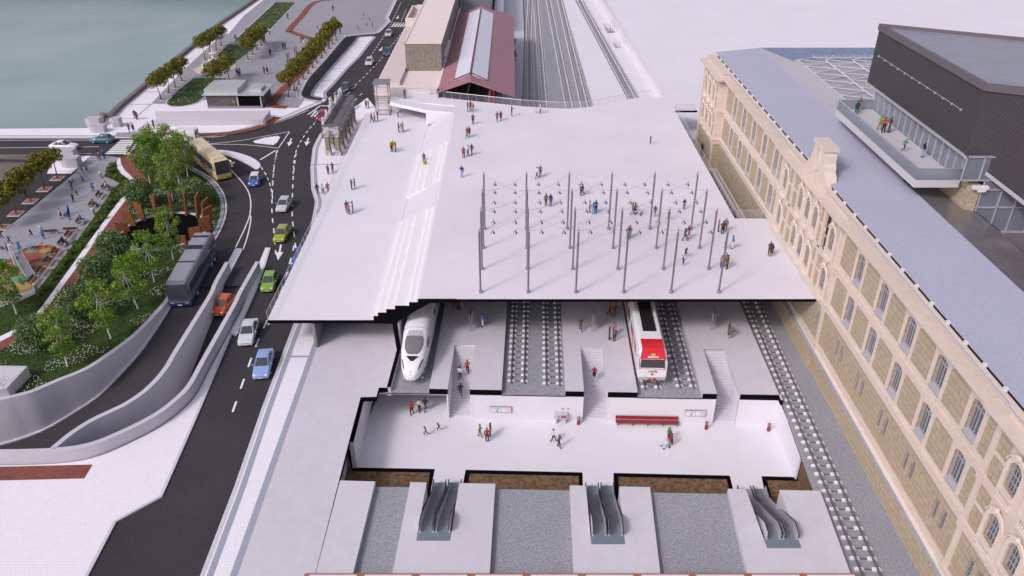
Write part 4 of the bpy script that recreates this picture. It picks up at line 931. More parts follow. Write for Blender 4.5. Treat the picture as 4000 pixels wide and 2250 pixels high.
q = MB(); q.flat([A_, B_, C_, (80, 60), (80, 76), (54.2, 85.9)], 22.62); q.build('roof', mk('grey_blue_roof_sheet', (.30, .31, .36), .45, .2, var=.08, scale=.5), db, world=True)
q = MB(); q.box(41.5, 41.95, 69.3, 92.6, 16.1, 16.35); q.loft([[(41.5, 69.2, 16.02), (41.95, 69.2, 16.02), (41.95, 69.2, 16.3), (41.5, 69.2, 16.3)], [(66, 57.9, -.6), (66, 58.3, -.6), (66, 58.3, -.3), (66, 57.9, -.3)]]); fixed(q).build('edge_flashing', M['galv'], db, world=True)
q = MB(); q.tube([(41.5, 91, 19.75), (41.5, 71.6, 19.75)], .03, 4)
for k in range(12): q.box(41.42, 41.6, 71.8 + k * 1.74, 71.86 + k * 1.74, 19.6, 19.8)
q.build('cable_rail', M['galv'], db, world=True)
gz = MB(); gz.box(41.98, 42.0, 69.4, 90.4, 13.75, 16.15); gz.build('glazing', M['gglass'], db, world=True)
for k in range(16): q = MB(); q.box(41.86, 42.1, 69.6 + k * 1.385, 69.68 + k * 1.385, 13.75, 16.2); q.build('mullion', M['galv'], db, world=True)
q = MB(); q.box(42.2, 74, 69.4, 90.4, 13.2, 13.76, 0); q.box(46, 46.2, 69.4, 90.4, 13.76, 16.2, 0); q.build('interior', M['dsteel'], db, world=True)
cwl = MB(); cwl.poly([(41.3, 68.3, 14.18), (52, 68.3, 14.18), (52, 68.3, 16.6), (41.3, 68.3, 16.6)]); cwl.poly([(43.6, 68.3, 11.1), (46.8, 68.3, 8.9), (58, 68.3, 8.9), (58, 68.3, 14.18), (43.6, 68.3, 14.18)]); cwl.build('curtain_wall', mk('grey_curtain_glass', (.17, .19, .225), .12, 0, var=.12, scale=.4, spec=.7), db, world=True)
q = MB()
for z in (16.45, 14.18, 13.25, 11.45): q.box(41.3 if z > 14 else 43.5, 58, 68.18, 68.3, z - .05, z + .05)
for x, z0, z1 in ((41.35, 14.2, 16.5), (43.0, 14.2, 16.5), (44.7, 14.2, 16.4), (43.6, 11.1, 14.2), (45.5, 9.8, 14.2), (47.1, 8.9, 14.2), (48.9, 8.9, 14.2), (50.6, 8.9, 14), (52.4, 8.9, 13)): q.box(x - .05, x + .05, 68.18, 68.3, z0, z1)
q.box(46.6, 58, 68.15, 68.3, 8.85, 8.98); q.build('mullion', M['galv'], db, world=True)
q = MB(); q.box(42.45, 43.5, 68.35, 84, 9, 13.68); q.build('stone_wall', M['stone'], db, world=True)
q = MB(); q.box(42.6, 44.0, 67.9, 68.3, 13.4, 13.68); q.box(43.1, 43.8, 67.9, 68.3, 13.15, 13.4); q.build('bracket', M['white'], db, world=True)
pr = MB(); pr.poly([(39.0, 26, 11.84), (43.6, 26, 11.02), (43.6, 76, 11.02), (39.0, 76, 11.84)]); pr.poly([(43.6, 26, 11.02), (46.8, 26, 8.86), (46.8, 76, 8.86), (43.6, 76, 11.02)]); pr.poly([(46.8, 26, 8.86), (80, 26, 8.86), (80, 76, 8.86), (46.8, 76, 8.86)]); pr.build('lower_roof', M['polish'], db, world=True)
bc = MB(); bc.prism([(37.75, 69.3), (41.95, 69.3), (41.95, 90.45), (37.75, 90.45)], 13.02, 13.75); bc.build('balcony', M['lgrey'], db, world=True)
q = MB(); q.box(37.80, 37.84, 69.35, 90.4, 13.75, 14.88); q.box(37.84, 41.9, 69.35, 69.39, 13.75, 14.88); q.box(37.84, 41.9, 90.36, 90.4, 13.75, 14.88); o = q.build('balustrade', M['bglass'], db, world=True)
q = MB(); q.box(37.77, 37.87, 69.32, 90.43, 14.88, 14.93); q.box(37.8, 41.9, 69.33, 69.42, 14.88, 14.93); q.box(37.8, 41.9, 90.33, 90.42, 14.88, 14.93); q.build('handrail', M['galv'], o, world=False).location = (-db.location.x, -db.location.y, -db.location.z)

# ================================================================ old station and its train shed
os_ = thing('old_station', 'pale pink old station block with flat roofs and a tall roughcast upper storey', 'building', (-19, 150, PAV))
q = MB(); q.box(-24.9, -13.3, 142.55, 154.4, PAV - .2, .72); q.box(-24.9, -20.6, 154.4, 215, PAV - .2, .72)
q.box(-25.2, -13.0, 142.3, 142.6, -.62, -.42); q.box(-25.2, -24.8, 142.3, 215, -.62, -.42); q.box(-25.25, -24.8, 142.25, 215, -4.6, -4.35); q.box(-25.2, -13, 142.25, 142.6, -4.6, -4.35); q.build('wall', M['pink'], os_, world=True)
q = MB(); q.box(-24.95, -13.25, 142.5, 142.8, .72, .98); q.box(-24.95, -24.65, 142.8, 215, .72, .98); q.box(-13.5, -13.2, 142.8, 215, .3, 1.15); q.build('parapet', M['pink'], os_, world=True)
q = MB(); q.box(-24.6, -20.55, 144.6, 215, .73, 1.35); q.build('raised_roof', M['shade'], os_, world=True)
q = MB(); q.box(-20.45, -13.55, 154.35, 262, .70, 5.90); q.build('upper_storey', M['olive'], os_, world=True)
q = MB(); q.box(-20.55, -13.45, 154.25, 262, 5.90, 6.0); q.box(-20.55, -20.3, 154.25, 262, 6.0, 6.12); q.box(-20.55, -13.45, 154.25, 154.5, 6.0, 6.12); q.build('roof', M['pink'], os_, world=True)
q = MB(); q.box(-24.7, -20.5, 190, 191.2, 1.35, 3.0); q.box(-24.7, -24.3, 191.2, 205, 1.35, 3.0); q.box(-24.7, -20.5, 205, 205.4, 1.35, 3.0); q.box(-24.3, -20.5, 191.2, 205, 1.35, 1.8); q.build('roof_box', M['pink'], os_, world=True)
q = MB(); q.box(-13.9, -13.1, 160, 172, .9, 2.2); q.box(-14.0, -13.0, 159.6, 172.4, 2.2, 2.4); q.box(-13.9, -13.1, 157.5, 160, .9, 1.5); q.box(-13.9, -13.1, 172, 174.5, .9, 1.5); q.build('attic_block', M['pink'], os_, world=True)
rb_ = thing('rear_building', 'dark tiled grey building behind the red train shed', 'building', (-9, 230, PAV))
q = MB(); q.box(-13.4, -5.6, 212, 262, -6.4, 3.4); q.build('wall', M['dsteel'], rb_, world=True); q = MB(); q.box(-13.5, -5.5, 211.9, 262, 3.4, 3.55); q.box(-13.5, -5.5, 211.7, 211.9, .6, .8); q.build('roof', M['frame'], rb_, world=True)
sh = thing('train_shed', 'red maroon gabled train shed roof with two white rooflights', 'train shed', (-6.5, 170, PLAT))
RX, EZ, RZ = -7.4, .35, 3.1; XL, XRr = -13.3, .5
q = MB()
for (x0, x1) in ((XL, RX), (XRr, RX)):
    z0 = EZ + (0 if x0 > RX else .75); q.loft([[(x0, y, z0), (x1, y, RZ), (x1, y, RZ - .2), (x0, y, z0 - .2)] for y in (139.2, 204.3)])
fixed(q).build('roof', M['maroon'], sh, world=True)
for nm, x0, x1, za, zb in (('rooflight', -10.35, -7.62, 1.98, 3.05), ('rooflight', -4.45, -7.18, 1.81, 3.06)):
    q = MB(); q.loft([[(x0, y, za + .05), (x1, y, zb + .05), (x1, y, zb + .42), (x0, y, za + .42)] for y in (142.9, 199.3)]); fixed(q).build(nm, M['skyl'], sh, world=True)
q = MB()
for x0, x1, za, zb in ((-10.4, -7.4, 2.30, 3.52), (-4.4, -7.4, 2.12, 3.52)): q.loft([[(x0, y, za), (x1, y, zb), (x1, y, zb + .13), (x0, y, za + .13)] for y in (142.75, 142.88)])
q.loft([[(-7.62, y, 3.12), (-7.4, y, 3.50), (-7.18, y, 3.12)] for y in (142.9, 199.3)], 1); fixed(q).build('ridge_trim', [M['dmar'], M['maroon']], sh, world=True)
for y in (140.5, 156, 172, 188, 202):
    for x in (-3.9, -3.4): q = MB(); q.tube([(x, y, PLAT), (x, y, 1.5)], .12, 8); q.build('column', M['redm'], sh, world=True)
q = MB(); q.box(XL, XL + .25, 139.3, 204.2, PLAT, EZ + .6); q.build('rear_wall', M['frame'], sh, world=True)

# glazed lift tower
lf = thing('lift_tower', 'slim glazed lift tower with grey steel frame beside the footbridge', 'lift', (-22.9, 138.8, TERR))
q = MB()
for x in (-24.1, -21.75):
    for y in (137.6, 140.1): q.box(x - .07, x + .07, y - .07, y + .07, TERR, 3.0)
for z in (TERR + .1, -.35, .1, 2.5, 2.95):
    for y in (137.6, 140.1): q.box(-24.1, -21.75, y - .05, y + .05, z - .05, z + .05)
    for x in (-24.1, -21.75): q.box(x - .05, x + .05, 137.6, 140.1, z - .05, z + .05)
q.build('frame', M['dsteel'], lf, world=True)
q = MB(); q.box(-24.1, -24.06, 137.6, 140.1, TERR, 2.95); q.box(-21.78, -21.74, 137.6, 140.1, TERR, 2.95); q.box(-24.1, -21.75, 137.58, 137.62, TERR, 2.95); q.build('glazing', M['rglass'], lf, world=True)
q = MB(); q.box(-24.35, -21.5, 137.35, 140.35, 3.0, 3.16); q.build('roof', M['dsteel'], lf, world=True)

# railings round the plaza
def railing(name, pts, z, h, label, posts=1.5, closed=False, bars=True):
    t = thing(name, label, 'railing', (pts[0][0], pts[0][1], z)); q = MB(); L_ = sum((Vector(pts[i + 1]) - Vector(pts[i])).length for i in range(len(pts) - 1))
    q.wall(pts, .025, z + .08, z + h - .02); fixed(q).build('glass_panel', M['rglass'], t, world=True)
    q = MB(); q.tube([(*p, z + h) for p in pts], .028, 6); q.build('handrail', M['galv'], t, world=True)
    P, _ = resample(pts, max(2, int(L_ / posts))); q = MB()
    for p in P: q.box(p[0] - .016, p[0] + .016, p[1] - .016, p[1] + .016, z, z + h)
    q.build('posts', M['galv'], t, world=True)
railing('glass_railing', DECK[7:21], .0, 1.1, 'long wavy glass railing along the far edge of the plaza over the tracks')
railing('glass_railing', [(-14.8, 142.3), (-21.8, 142.3)], 0, 1.05, 'short railing against the pink station wall at the footbridge end')
railing('glass_railing', [(-21.4, 137.15), (-14.8, 132.95), (-9.7, 131.4)], 0, 1.05, 'slanted glass railing along the near edge of the footbridge')
railing('glass_railing', [(27.8, 132.2), (27.8, 90)], 0, 1.05, 'long glass railing beside the sunken strip along the cream building')
railing('glass_railing', [(27.8, 90), (31.1, 89.95)], 0, 1.05, 'short glass railing closing the near end of the sunken strip'); railing('glass_railing', [(27.8, 132.25), (31.3, 132.25)], 0, 1.05, 'short glass railing closing the far end of the sunken strip')
railing('glass_railing', [(-25.7, 70.5), (-25.7, 100), (-25.7, 137)], TERR, 1.0, 'long glass railing along the street edge of the white terrace')

# ================================================================ stone colonnade
cn = thing('colonnade', 'old stone colonnade of paired columns with crested slate topped beams', 'colonnade', (-30.2, 135, PAV))
cb = MB(); cb.box(-.45, .45, -.45, .45, 0, .85); cb.loft([[(-.36 * s, -.36 * s, z), (.36 * s, -.36 * s, z), (.36 * s, .36 * s, z), (-.36 * s, .36 * s, z)] for s, z in ((1.08, .85), (1, .9), (.94, 3.25))], 1)
cb_me = cb.mesh('column', [M['cap'], M['colst']])
cc = MB(); cc.loft([[(-s, -s, z), (s, -s, z), (s, s, z), (-s, s, z)] for s, z in ((.36, 0), (.42, .1), (.38, .25), (.55, .7), (.60, .75), (.60, .95), (.5, .95))]); 
for a in (-1, 1):
    for b in (-1, 1): cc.ball((a * .46, b * .46, .62), (.16, .16, .2), 6)
cc_me = cc.mesh('capital', M['cap'])
YS = [127.7, 130.75, 133.8, 136.8, 139.8, 142.9]
for x in (-31.0, -29.35):
    for y in YS:
        o = link('column', cb_me, cn); o.location = (x + 30.2, y - 135, 0); p = link('capital', cc_me, o); p.location = (0, 0, 3.22)
q = MB()
for x in (-31.0, -29.35):
    q.box(x - .36, x + .36, 127.3, 143.3, -2.0, -.95)
    for y in YS: q.loft([[(x - s, y - s, z), (x + s, y - s, z), (x + s, y + s, z), (x - s, y + s, z)] for s, z in ((.48, -2.02), (.46, -1.6), (.52, -1.1), (.58, -.96))])
for y in (127.5, 143.1): q.box(-31.0, -29.35, y - .3, y + .3, -1.9, -.95)
q.build('beam', M['cap'], cn, world=True)
q = MB()
for x in (-31.0, -29.35): q.box(x - .52, x + .52, 127.0, 143.6, -.95, -.72)
for y in (127.3, 143.3): q.box(-30.5, -29.85, y - .42, y + .42, -.94, -.74)
q.build('slate_top', M['beamt'], cn, world=True)
q = MB(); hs_ = [1.5, .85, .75, 1.0, 1.9, .9, .8, .9, 1.7, 3.0, 2.6, 1.6, .9, .8, 1.0, 1.9, .9, .8, 1.0, 1.9, .9, 1.6]
for i, h in enumerate(hs_):
    h *= .8; y = 127.3 + i * .76; q.bx((-31.25, y, -.72 + h * .25), (.40, .46, h * .5)); q.bx((-31.25, y, -.72 + h * .62), (.36, .42, h * .3)); q.ball((-31.25, y, -.72 + h * .86), (.23, .24, h * .16), 8)
q.build('crest', mk('pale_crest', (.58, .57, .58), .9, var=.4, scale=2.5), cn, world=True)

# ================================================================ promenade kiosk and fountain
kx0, kx1, ky0, ky1 = -59.7, -48.9, 152.75, 159.3
ki = thing('kiosk', 'stained metal kiosk with zinc roof boxes and a dark shop window', 'kiosk', (-54.3, 156, PAV))
q = MB(); q.box(kx0, kx1, ky0, ky1, PAV, -3.55); q.build('wall', brick('stained_panel', (.085, .078, .075), (.13, .12, .115), (.19, .17, .16), 2.2, 1.05, .02, 'YZ', .6, .15, 0, .4), ki, world=True)
q = MB(); q.box(kx0 - .02, kx1 + .02, ky0 - .03, ky0, PAV, PAV + .45); q.build('plinth', M['dsteel'], ki, world=True)
q = MB(); q.box(kx0 - .6, kx1 + .6, ky0 - .45, ky1 + .9, -3.55, -3.40); q.build('roof', M['alu'], ki, world=True)
q = MB(); q.box(kx0 - .3, kx0 + 6.2, ky0 + .3, ky1 + .3, -3.40, -2.5); q.build('roof_box', M['alu'], ki, world=True); q = MB(); q.box(kx0 + 8.0, kx0 + 10.4, ky0 + 1.7, ky1 - 1.8, -3.40, -2.8); q.build('roof_box', M['alu'], ki, world=True)
q = MB(); q.box(kx0 + 6.2, kx1 - .35, ky0 - .05, ky0 - .02, PAV + .55, -3.62); q.build('shop_window', M['cut'], ki, world=True)
for a, b in ((5.95, 6.15), (kx1 - kx0 - .3, kx1 - kx0 - .12)): q = MB(); q.box(kx0 + a, kx0 + b, ky0 - .07, ky0 - .03, PAV + .45, -3.85); q.build('window_frame', M['galv'], ki, world=True)
q = MB(); q.box(kx1 + .01, kx1 + .04, ky0 + 2.6, ky0 + 3.5, PAV + .7, -4.0); q.build('side_window', M['dglass'], ki, world=True)
q = MB(); q.box(kx0 + 4.9, kx0 + 5.5, ky0 - .05, ky0 - .02, PAV + 1.1, PAV + 1.55); q.build('poster', M['brickr'], ki, world=True)
fc = G('q', 815, 500, PAV); fo = thing('fountain', 'ivory stone fountain with three round tiers and a finial', 'fountain', (fc[0], fc[1], PAV))
q = MB(); q.lathe([(4.7, 0), (4.7, .14), (4.45, .16), (4.4, .08), (.1, .08)], 40); q.build('apron', mk('yellowish_slab', (.50, .47, .36), .9, var=.2, scale=1), fo)
q = MB(); q.lathe([(2.7, .05), (2.75, .2), (2.65, .75), (2.85, .85), (2.85, 1.0), (2.55, 1.0), (2.5, .4), (.1, .4)], 40); q.build('basin', M['foam'], fo)
q = MB(); q.lathe([(2.5, .78), (.1, .785)], 40); q.build('water', mk('fountain_water', (.33, .38, .40), .1, var=.1), fo)
q = MB(); q.lathe([(.45, .4), (.5, 1.2), (.42, 1.5), (1.2, 1.75), (1.3, 1.95), (1.15, 1.98), (.35, 1.85)], 28); q.lathe([(.35, 1.8), (.3, 2.5), (.45, 2.75), (.3, 2.95), (.75, 3.2), (.85, 3.45), (.72, 3.48), (.2, 3.38)], 28); q.build('bowl', M['foam'], fo)
q = MB(); q.lathe([(.2, 3.35), (.12, 3.6), (.2, 3.8), (.14, 4.0), (.1, 4.3), (.16, 4.42), (.02, 4.6)], 12); q.build('finial', M['foam'], fo)
# ================================================================ vehicles
TY = mk('tyre', (.015, .015, .016), .8, var=.1); RIM = mk('alloy', (.50, .51, .53), .35, .7, var=.05); CG = mk('car_glass', (.055, .062, .072), .10, 0, var=.15, scale=1, spec=.45)
LAMP = mk('headlamp', (.75, .77, .80), .12, 0, var=0, spec=.9); TAIL = mk('tail_lamp', (.35, .01, .01), .2, var=0); PLATE = mk('number_plate', (.75, .75, .74), .5, var=0); GRILL = mk('grille', (.02, .02, .022), .5, var=.1)
def wheel_mesh(r, wd):
    t = MB(); n = 18
    def ringy(prof): 
        base = len(t.v)
        for rr, y in prof:
            for k in range(n): a = 2 * math.pi * k / n; t.v.append((rr * math.cos(a), y, rr * math.sin(a)))
        for i in range(len(prof) - 1):
            for k in range(n): a = base + i * n + k; b = base + i * n + (k + 1) % n; t.f.append([a, b, b + n, a + n]); t.m.append(0)
        t.f.append([base + k for k in range(n)]); t.m.append(0); t.f.append([base + (len(prof) - 1) * n + k for k in range(n)][::-1]); t.m.append(0)
    ringy([(r * .6, -wd / 2), (r * .95, -wd / 2), (r, -wd / 2 + .03), (r, wd / 2 - .03), (r * .95, wd / 2), (r * .6, wd / 2)])
    ty = fixed(t).mesh('tyre', TY, smooth=True); 
    t = MB(); ringy([(r * .62, -wd / 2 - .006), (r * .5, -wd / 2 - .02), (r * .5, wd / 2 + .02), (r * .62, wd / 2 + .006)])
    for k in range(5): a = 2 * math.pi * k / 5; t.tube([(0, wd / 2 + .03, 0), (r * .55 * math.cos(a), wd / 2 + .02, r * .55 * math.sin(a))], .035, 4); t.tube([(0, -wd / 2 - .03, 0), (r * .55 * math.cos(a), -wd / 2 - .02, r * .55 * math.sin(a))], .035, 4)
    return ty, fixed(t).mesh('rim', RIM)
WHEEL = wheel_mesh(.32, .21)
def add_wheels(root, xs, hw, me=WHEEL, r=.32):
    for x in xs:
        for s in (-1, 1):
            o = link('wheel', me[0], root); o.location = (x, s * (hw - .10), r); link('rim', me[1], o)
def car(kind, colr, label, loc, rz, roofc=None):
    L_, Wd, Hh = {'hatch': (3.95, 1.68, 1.46), 'saloon': (4.6, 1.74, 1.44), 'mini': (3.65, 1.66, 1.42), 'mpv': (4.2, 1.74, 1.62)}[kind]
    t = thing('parked_car' if False else 'car', label, 'car', loc, rz, 'cars on the street'); h = L_ / 2; hw = Wd / 2; body = MB()
    hood = {'hatch': .82, 'saloon': .80, 'mini': .86, 'mpv': .92}[kind]; belt = {'hatch': .93, 'saloon': .92, 'mini': .95, 'mpv': 1.0}[kind]
    tail_h = {'hatch': .97, 'saloon': .95, 'mini': .97, 'mpv': 1.05}[kind]
    stn = [(h, .80, .30, .56), (h - .06, .90, .22, .66), (h - .25, .965, .18, hood - .10), (h - .6, .99, .17, hood - .02), (h * .42, 1.0, .17, belt - .02), (h * .2, 1.0, .17, belt), (-h * .3, 1.0, .17, belt), (-h * .62, 1.0, .17, belt + .02), (-h + .25, .98, .2, tail_h), (-h + .06, .92, .26, tail_h - .08), (-h, .82, .36, tail_h - .22)]
    rings = []
    for x, k, z0, z1 in stn:
        w_ = hw * k; P = []
        for s in (1, -1):
            seq = [(w_ * .90, z0), (w_ * .99, z0 + (z1 - z0) * .25), (w_, z0 + (z1 - z0) * .55), (w_ * .965, z1 - (z1 - z0) * .16), (w_ * .86, z1 - .01)]
            P += [(x, s * a, b) for a, b in (seq if s == 1 else seq[::-1])]
        rings.append(P)
    body.loft(rings); pm = paint('paint_' + label.split()[0], colr)
    b = fixed(body).build('body', pm, t, smooth=True)
    ff, fr, rr, rb_ = {'hatch': (h * .44, h * .10, -h * .62, -h + .18), 'saloon': (h * .40, h * .06, -h * .42, -h * .70), 'mini': (h * .42, h * .16, -h * .74, -h + .12), 'mpv': (h * .60, h * .18, -h * .74, -h + .10)}[kind]
    gb, tw_ = hw * .90, hw * .70
    base = [(ff, gb * .86), (ff - .25, gb), (rb_ + .2, gb), (rb_, gb * .86)]; topr = [(fr, tw_ * .9), (fr - .12, tw_), (rr + .12, tw_), (rr, tw_ * .9)]
    gl = MB(); gl.loft([[(x, y, belt - .03) for x, y in base] + [(x, -y, belt - .03) for x, y in base[::-1]], [(x, y, Hh - .05) for x, y in topr] + [(x, -y, Hh - .05) for x, y in topr[::-1]]]); fixed(gl).build('windows', CG, t)
    rf_ = MB(); rf_.loft([[(x * 1.0, y * 1.02, Hh - .06) for x, y in topr] + [(x, -y * 1.02, Hh - .06) for x, y in topr[::-1]], [(x * .985, y * .97, Hh - .015) for x, y in topr] + [(x * .985, -y * .97, Hh - .015) for x, y in topr[::-1]], [(x * .9, y * .7, Hh + .012) for x, y in topr] + [(x * .9, -y * .7, Hh + .012) for x, y in topr[::-1]]])
    for s in (1, -1):
        for i in range(4): rf_.tube([(base[i][0], s * base[i][1] * 1.005, belt - .02), (topr[i][0], s * topr[i][1] * 1.01, Hh - .05)], .035, 4)
        xm = (fr + rr) / 2; rf_.tube([(xm - .1, s * gb * 1.005, belt - .02), (xm - .1, s * tw_ * 1.01, Hh - .05)], .035, 4)
    fixed(rf_).build('roof', paint('roof_paint', roofc) if roofc else pm, t, smooth=True)
    add_wheels(t, (h * .62, -h * .62), hw)
    for s in (1, -1):
        q = MB(); q.ball((h - .16, s * hw * .66, hood - .17), (.14, .17, .085), 8); q.build('headlight', LAMP, t, smooth=True)
        q = MB(); q.bx((-h + .03, s * hw * .68, tail_h - .18), (.1, .26, .16)); q.build('tail_light', TAIL, t)
        q = MB(); q.ball((ff - .18, s * (hw + .08), belt + .05), (.07, .11, .07), 8); q.build('mirror', pm, t, smooth=True)
    q = MB(); q.bx((h - .005, 0, .38), (.04, .46, .10)); q.build('number_plate', PLATE, t)
    q = MB(); q.bx((h - .03, 0, .52), (.06, .72, .07)); q.bx((h - .02, 0, .28), (.06, 1.0, .08)); q.build('grille', GRILL, t)
    return t
def head(m_, a, b, z=ROAD): p, q_ = G(m_, *a, z), G(m_, *b, z); return math.atan2(q_[1] - p[1], q_[0] - p[0])
def cpos(m_, x, y, z=ROAD): g = G(m_, x, y, z); return (g[0], g[1], z)
def rampz(rows, y):
    best = min(rows, key=lambda r: abs((r[0][1] + r[1][1]) / 2 - y)); return best[2]
far_h = head('e', (400, 200), (130, 640)); lane_h = head('D', (741, 600), (672, 806))
car('hatch', (.02, .16, .24), 'teal hatchback crossing the river bridge on the far lane', cpos('a', 737, 1020), R(180))
car('saloon', (.70, .74, .78), 'white saloon car on the near lane of the river bridge', cpos('a', 465, 1065), R(-4))
car('hatch', (.50, .51, .53), 'silver car farthest away below the zebra crossing by the station', cpos('e', 402, 255), far_h)
car('hatch', (.56, .57, .60), 'silver hatchback halfway along the station street beside the taxi island', cpos('e', 265, 460), far_h)
car('saloon', (.03, .05, .13), 'dark blue car half hidden behind the old station block', cpos('e', 395, 388), far_h)
car('hatch', (.035, .06, .065), 'dark grey green hatchback next to the stone colonnade', cpos('p', 655, 110), far_h)
car('hatch', (.36, .006, .035), 'crimson car on the zebra crossing behind the stone colonnade', cpos('p', 205, 665), far_h - R(4))
car('mini', (.055, .13, .42), 'small blue car with a white roof near the yellow coach', cpos('a', 1830, 1312), R(-83), (.75, .76, .78))
car('hatch', (.55, .57, .59), 'silver hatchback on the street nearest the curved kerb left of the terrace', cpos('D', 716, 523), R(-91))
car('hatch', (.34, .38, .03), 'lime yellow hatchback following the silver one toward the viewer', cpos('D', 711, 597), R(-91))
car('hatch', (.22, .40, .06), 'light green hatchback beside the outer ramp wall', cpos('D', 680, 718), lane_h)
oc = cpos('D', 564, 775, -7.0); car('hatch', (.62, .10, .015), 'bright orange hatchback driving down between the ramp walls', (oc[0], oc[1], rampz(rowsB, oc[1]) + .02), R(-96))
car('saloon', (.58, .64, .68), 'pale silver blue car at the street edge left of the terrace corner', cpos('D', 627, 845), lane_h + R(2))
car('saloon', (.27, .40, .70), 'sky blue saloon nearest the viewer below the terrace corner', cpos('D', 665, 925), lane_h + R(2))
car('hatch', (.02, .09, .38), 'bright blue car peeking out under the white terrace edge', cpos('D', 757, 657), R(-93))
# white van
def van(loc, rz):
    t = thing('van', 'white delivery van behind the birches at the street crossing', 'van', loc, rz); pm = paint('white_van', (.72, .72, .74))
    S = [(2.5, .85, .35, .95), (2.35, .95, .25, 1.15), (1.7, .98, .22, 1.35), (1.2, .98, .22, 1.95), (.9, .98, .22, 2.15), (-2.2, .98, .22, 2.18), (-2.42, .95, .25, 2.1)]
    q = MB(); q.loft([[(x, s * w_, z) for s, w_, z in ((1, k * .95, a), (1, k, a + .3), (1, k * .98, b - .35), (1, k * .82, b), (-1, k * .82, b), (-1, k * .98, b - .35), (-1, k, a + .3), (-1, k * .95, a))] for x, k, a, b in S]); fixed(q).build('body', pm, t, smooth=True)
    q = MB(); q.loft([[(1.72, -.82, 1.38), (1.72, .82, 1.38), (1.22, .74, 1.92), (1.22, -.74, 1.92)], [(1.76, -.82, 1.40), (1.76, .82, 1.40), (1.26, .74, 1.94), (1.26, -.74, 1.94)]]); fixed(q).build('windscreen', CG, t)
    q = MB(); q.box(-2.46, -2.43, -.75, .75, 1.25, 1.9); q.build('rear_window', CG, t)
    for s in (1, -1): q = MB(); q.box(.35, 1.2, s * .975 - .01, s * .975 + .01, 1.25, 1.75); q.build('side_window', CG, t); q = MB(); q.box(-2.45, -2.38, s * .85 - .08, s * .85 + .08, .8, 1.2); q.build('tail_light', TAIL, t)
    add_wheels(t, (1.6, -1.5), .95)
van(cpos('a', 1322, 1006), R(180))
# coaches
BW = wheel_mesh(.5, .3)
def coach(label, loc, rz, base_c, low_c, roof_c, stripe, tilt=0, text=None, tcol=(.1, .05, .02)):
    t = thing('coach', label, 'coach', loc, rz); t.rotation_euler = (0, tilt, rz); pm = paint('coach_paint', base_c, .35); lm = paint('coach_skirt', low_c, .35); rm = paint('coach_roof', roof_c, .4); L_ = 12.2; h = L_ / 2
    def ring(x, k, z0, z1): return [(x, s * a * k, b) for s in (1, -1) for a, b in ([(1.22, z0), (1.27, z0 + .3), (1.27, z1 - .9), (1.22, z1 - .25), (1.05, z1 - .04)] if s == 1 else [(1.05, z1 - .04), (1.22, z1 - .25), (1.27, z1 - .9), (1.27, z0 + .3), (1.22, z0)])]
    q = MB(); q.loft([ring(h - .02, .9, .5, 2.6), ring(h - .12, .97, .35, 3.2), ring(h - .6, 1, .32, 3.5), ring(-h + .3, 1, .32, 3.5), ring(-h, .95, .4, 3.35)]); fixed(q).build('body', pm, t, smooth=True)
    q = MB(); q.loft([[(x, s * a, z) for s, a, z in ((1, 1.1, 3.46), (1, .9, 3.58), (-1, .9, 3.58), (-1, 1.1, 3.46))] for x in (h - .7, -h + .4)]); fixed(q).build('roof', rm, t)
    if stripe:
        for x0, x1 in ((-2.6, -1.6), (-5.0, -4.5), (1.2, 1.5)): q = MB(); q.box(x0, x1, -.98, .98, 3.56, 3.60); q.build('roof_band', stripe, t)
    for s in (1, -1):
        q = MB(); q.box(-h + .5, h - .9, s * 1.275 - .012, s * 1.275 + .012, 1.65, 2.75); q.build('side_window', CG, t)
        q = MB(); q.box(-h + .2, h - .3, s * 1.28 - .012, s * 1.28 + .012, .38, .85); q.build('skirt', lm, t)
        q = MB(); q.tube([(h - .2, s * 1.2, 3.2), (h + .25, s * 1.45, 3.0), (h + .25, s * 1.45, 2.4)], .06, 6); q.bx((h + .25, s * 1.45, 2.35), (.12, .2, .5)); q.build('mirror', GRILL if stripe else pm, t)
        q = MB(); q.bx((h - .02, s * .85, .72), (.1, .4, .18)); q.build('headlight', LAMP, t)
    q = MB(); q.loft([[(h - .01, -1.12, 1.25), (h - .01, 1.12, 1.25), (h - .05, 1.1, 2.7), (h - .22, 1.05, 3.25), (h - .22, -1.05, 3.25), (h - .05, -1.1, 2.7)], [(h + .06, -1.14, 1.25), (h + .06, 1.14, 1.25), (h + .05, 1.12, 2.72), (h - .04, 1.06, 3.30), (h - .04, -1.06, 3.30), (h + .05, -1.12, 2.72)]]); fixed(q).build('windscreen', CG, t)
    q = MB(); q.bx((h + .0, 0, .62), (.08, 2.3, .34)); q.build('bumper', lm, t); q = MB(); q.bx((h + .05, 0, .55), (.03, .5, .12)); q.build('number_plate', PLATE, t)
    add_wheels(t, (h - 2.6, -h + 3.2) + ((-h + 1.9,) if stripe else ()), 1.25, BW, .5)
    if text: letter(text, t, (-.5, 1.30, 1.15) if True else 0, (R(90), 0, R(180)), .7, tcol, 'lettering')
    return t
def letter(txt, parent, loc, rot, size, col, name='lettering', ext=.01, shear=0, align='CENTER'):
    cu = bpy.data.curves.new(name, 'FONT'); cu.body = txt; cu.size = size; cu.extrude = ext; cu.align_x = align; cu.shear = shear; cu.resolution_u = 3
    tmp = bpy.data.objects.new('tmp_text', cu); COL.objects.link(tmp); dg = bpy.context.evaluated_depsgraph_get(); me = bpy.data.meshes.new_from_object(tmp.evaluated_get(dg)); bpy.data.objects.remove(tmp)
    me.materials.clear(); me.materials.append(mk('letter_paint', col, .5, var=0)); o = link(name, me, parent); o.location = loc; o.rotation_euler = rot; return o
yb0, yb1 = G('a', 1425, 1130, ROAD), G('a', 1600, 1285, ROAD)
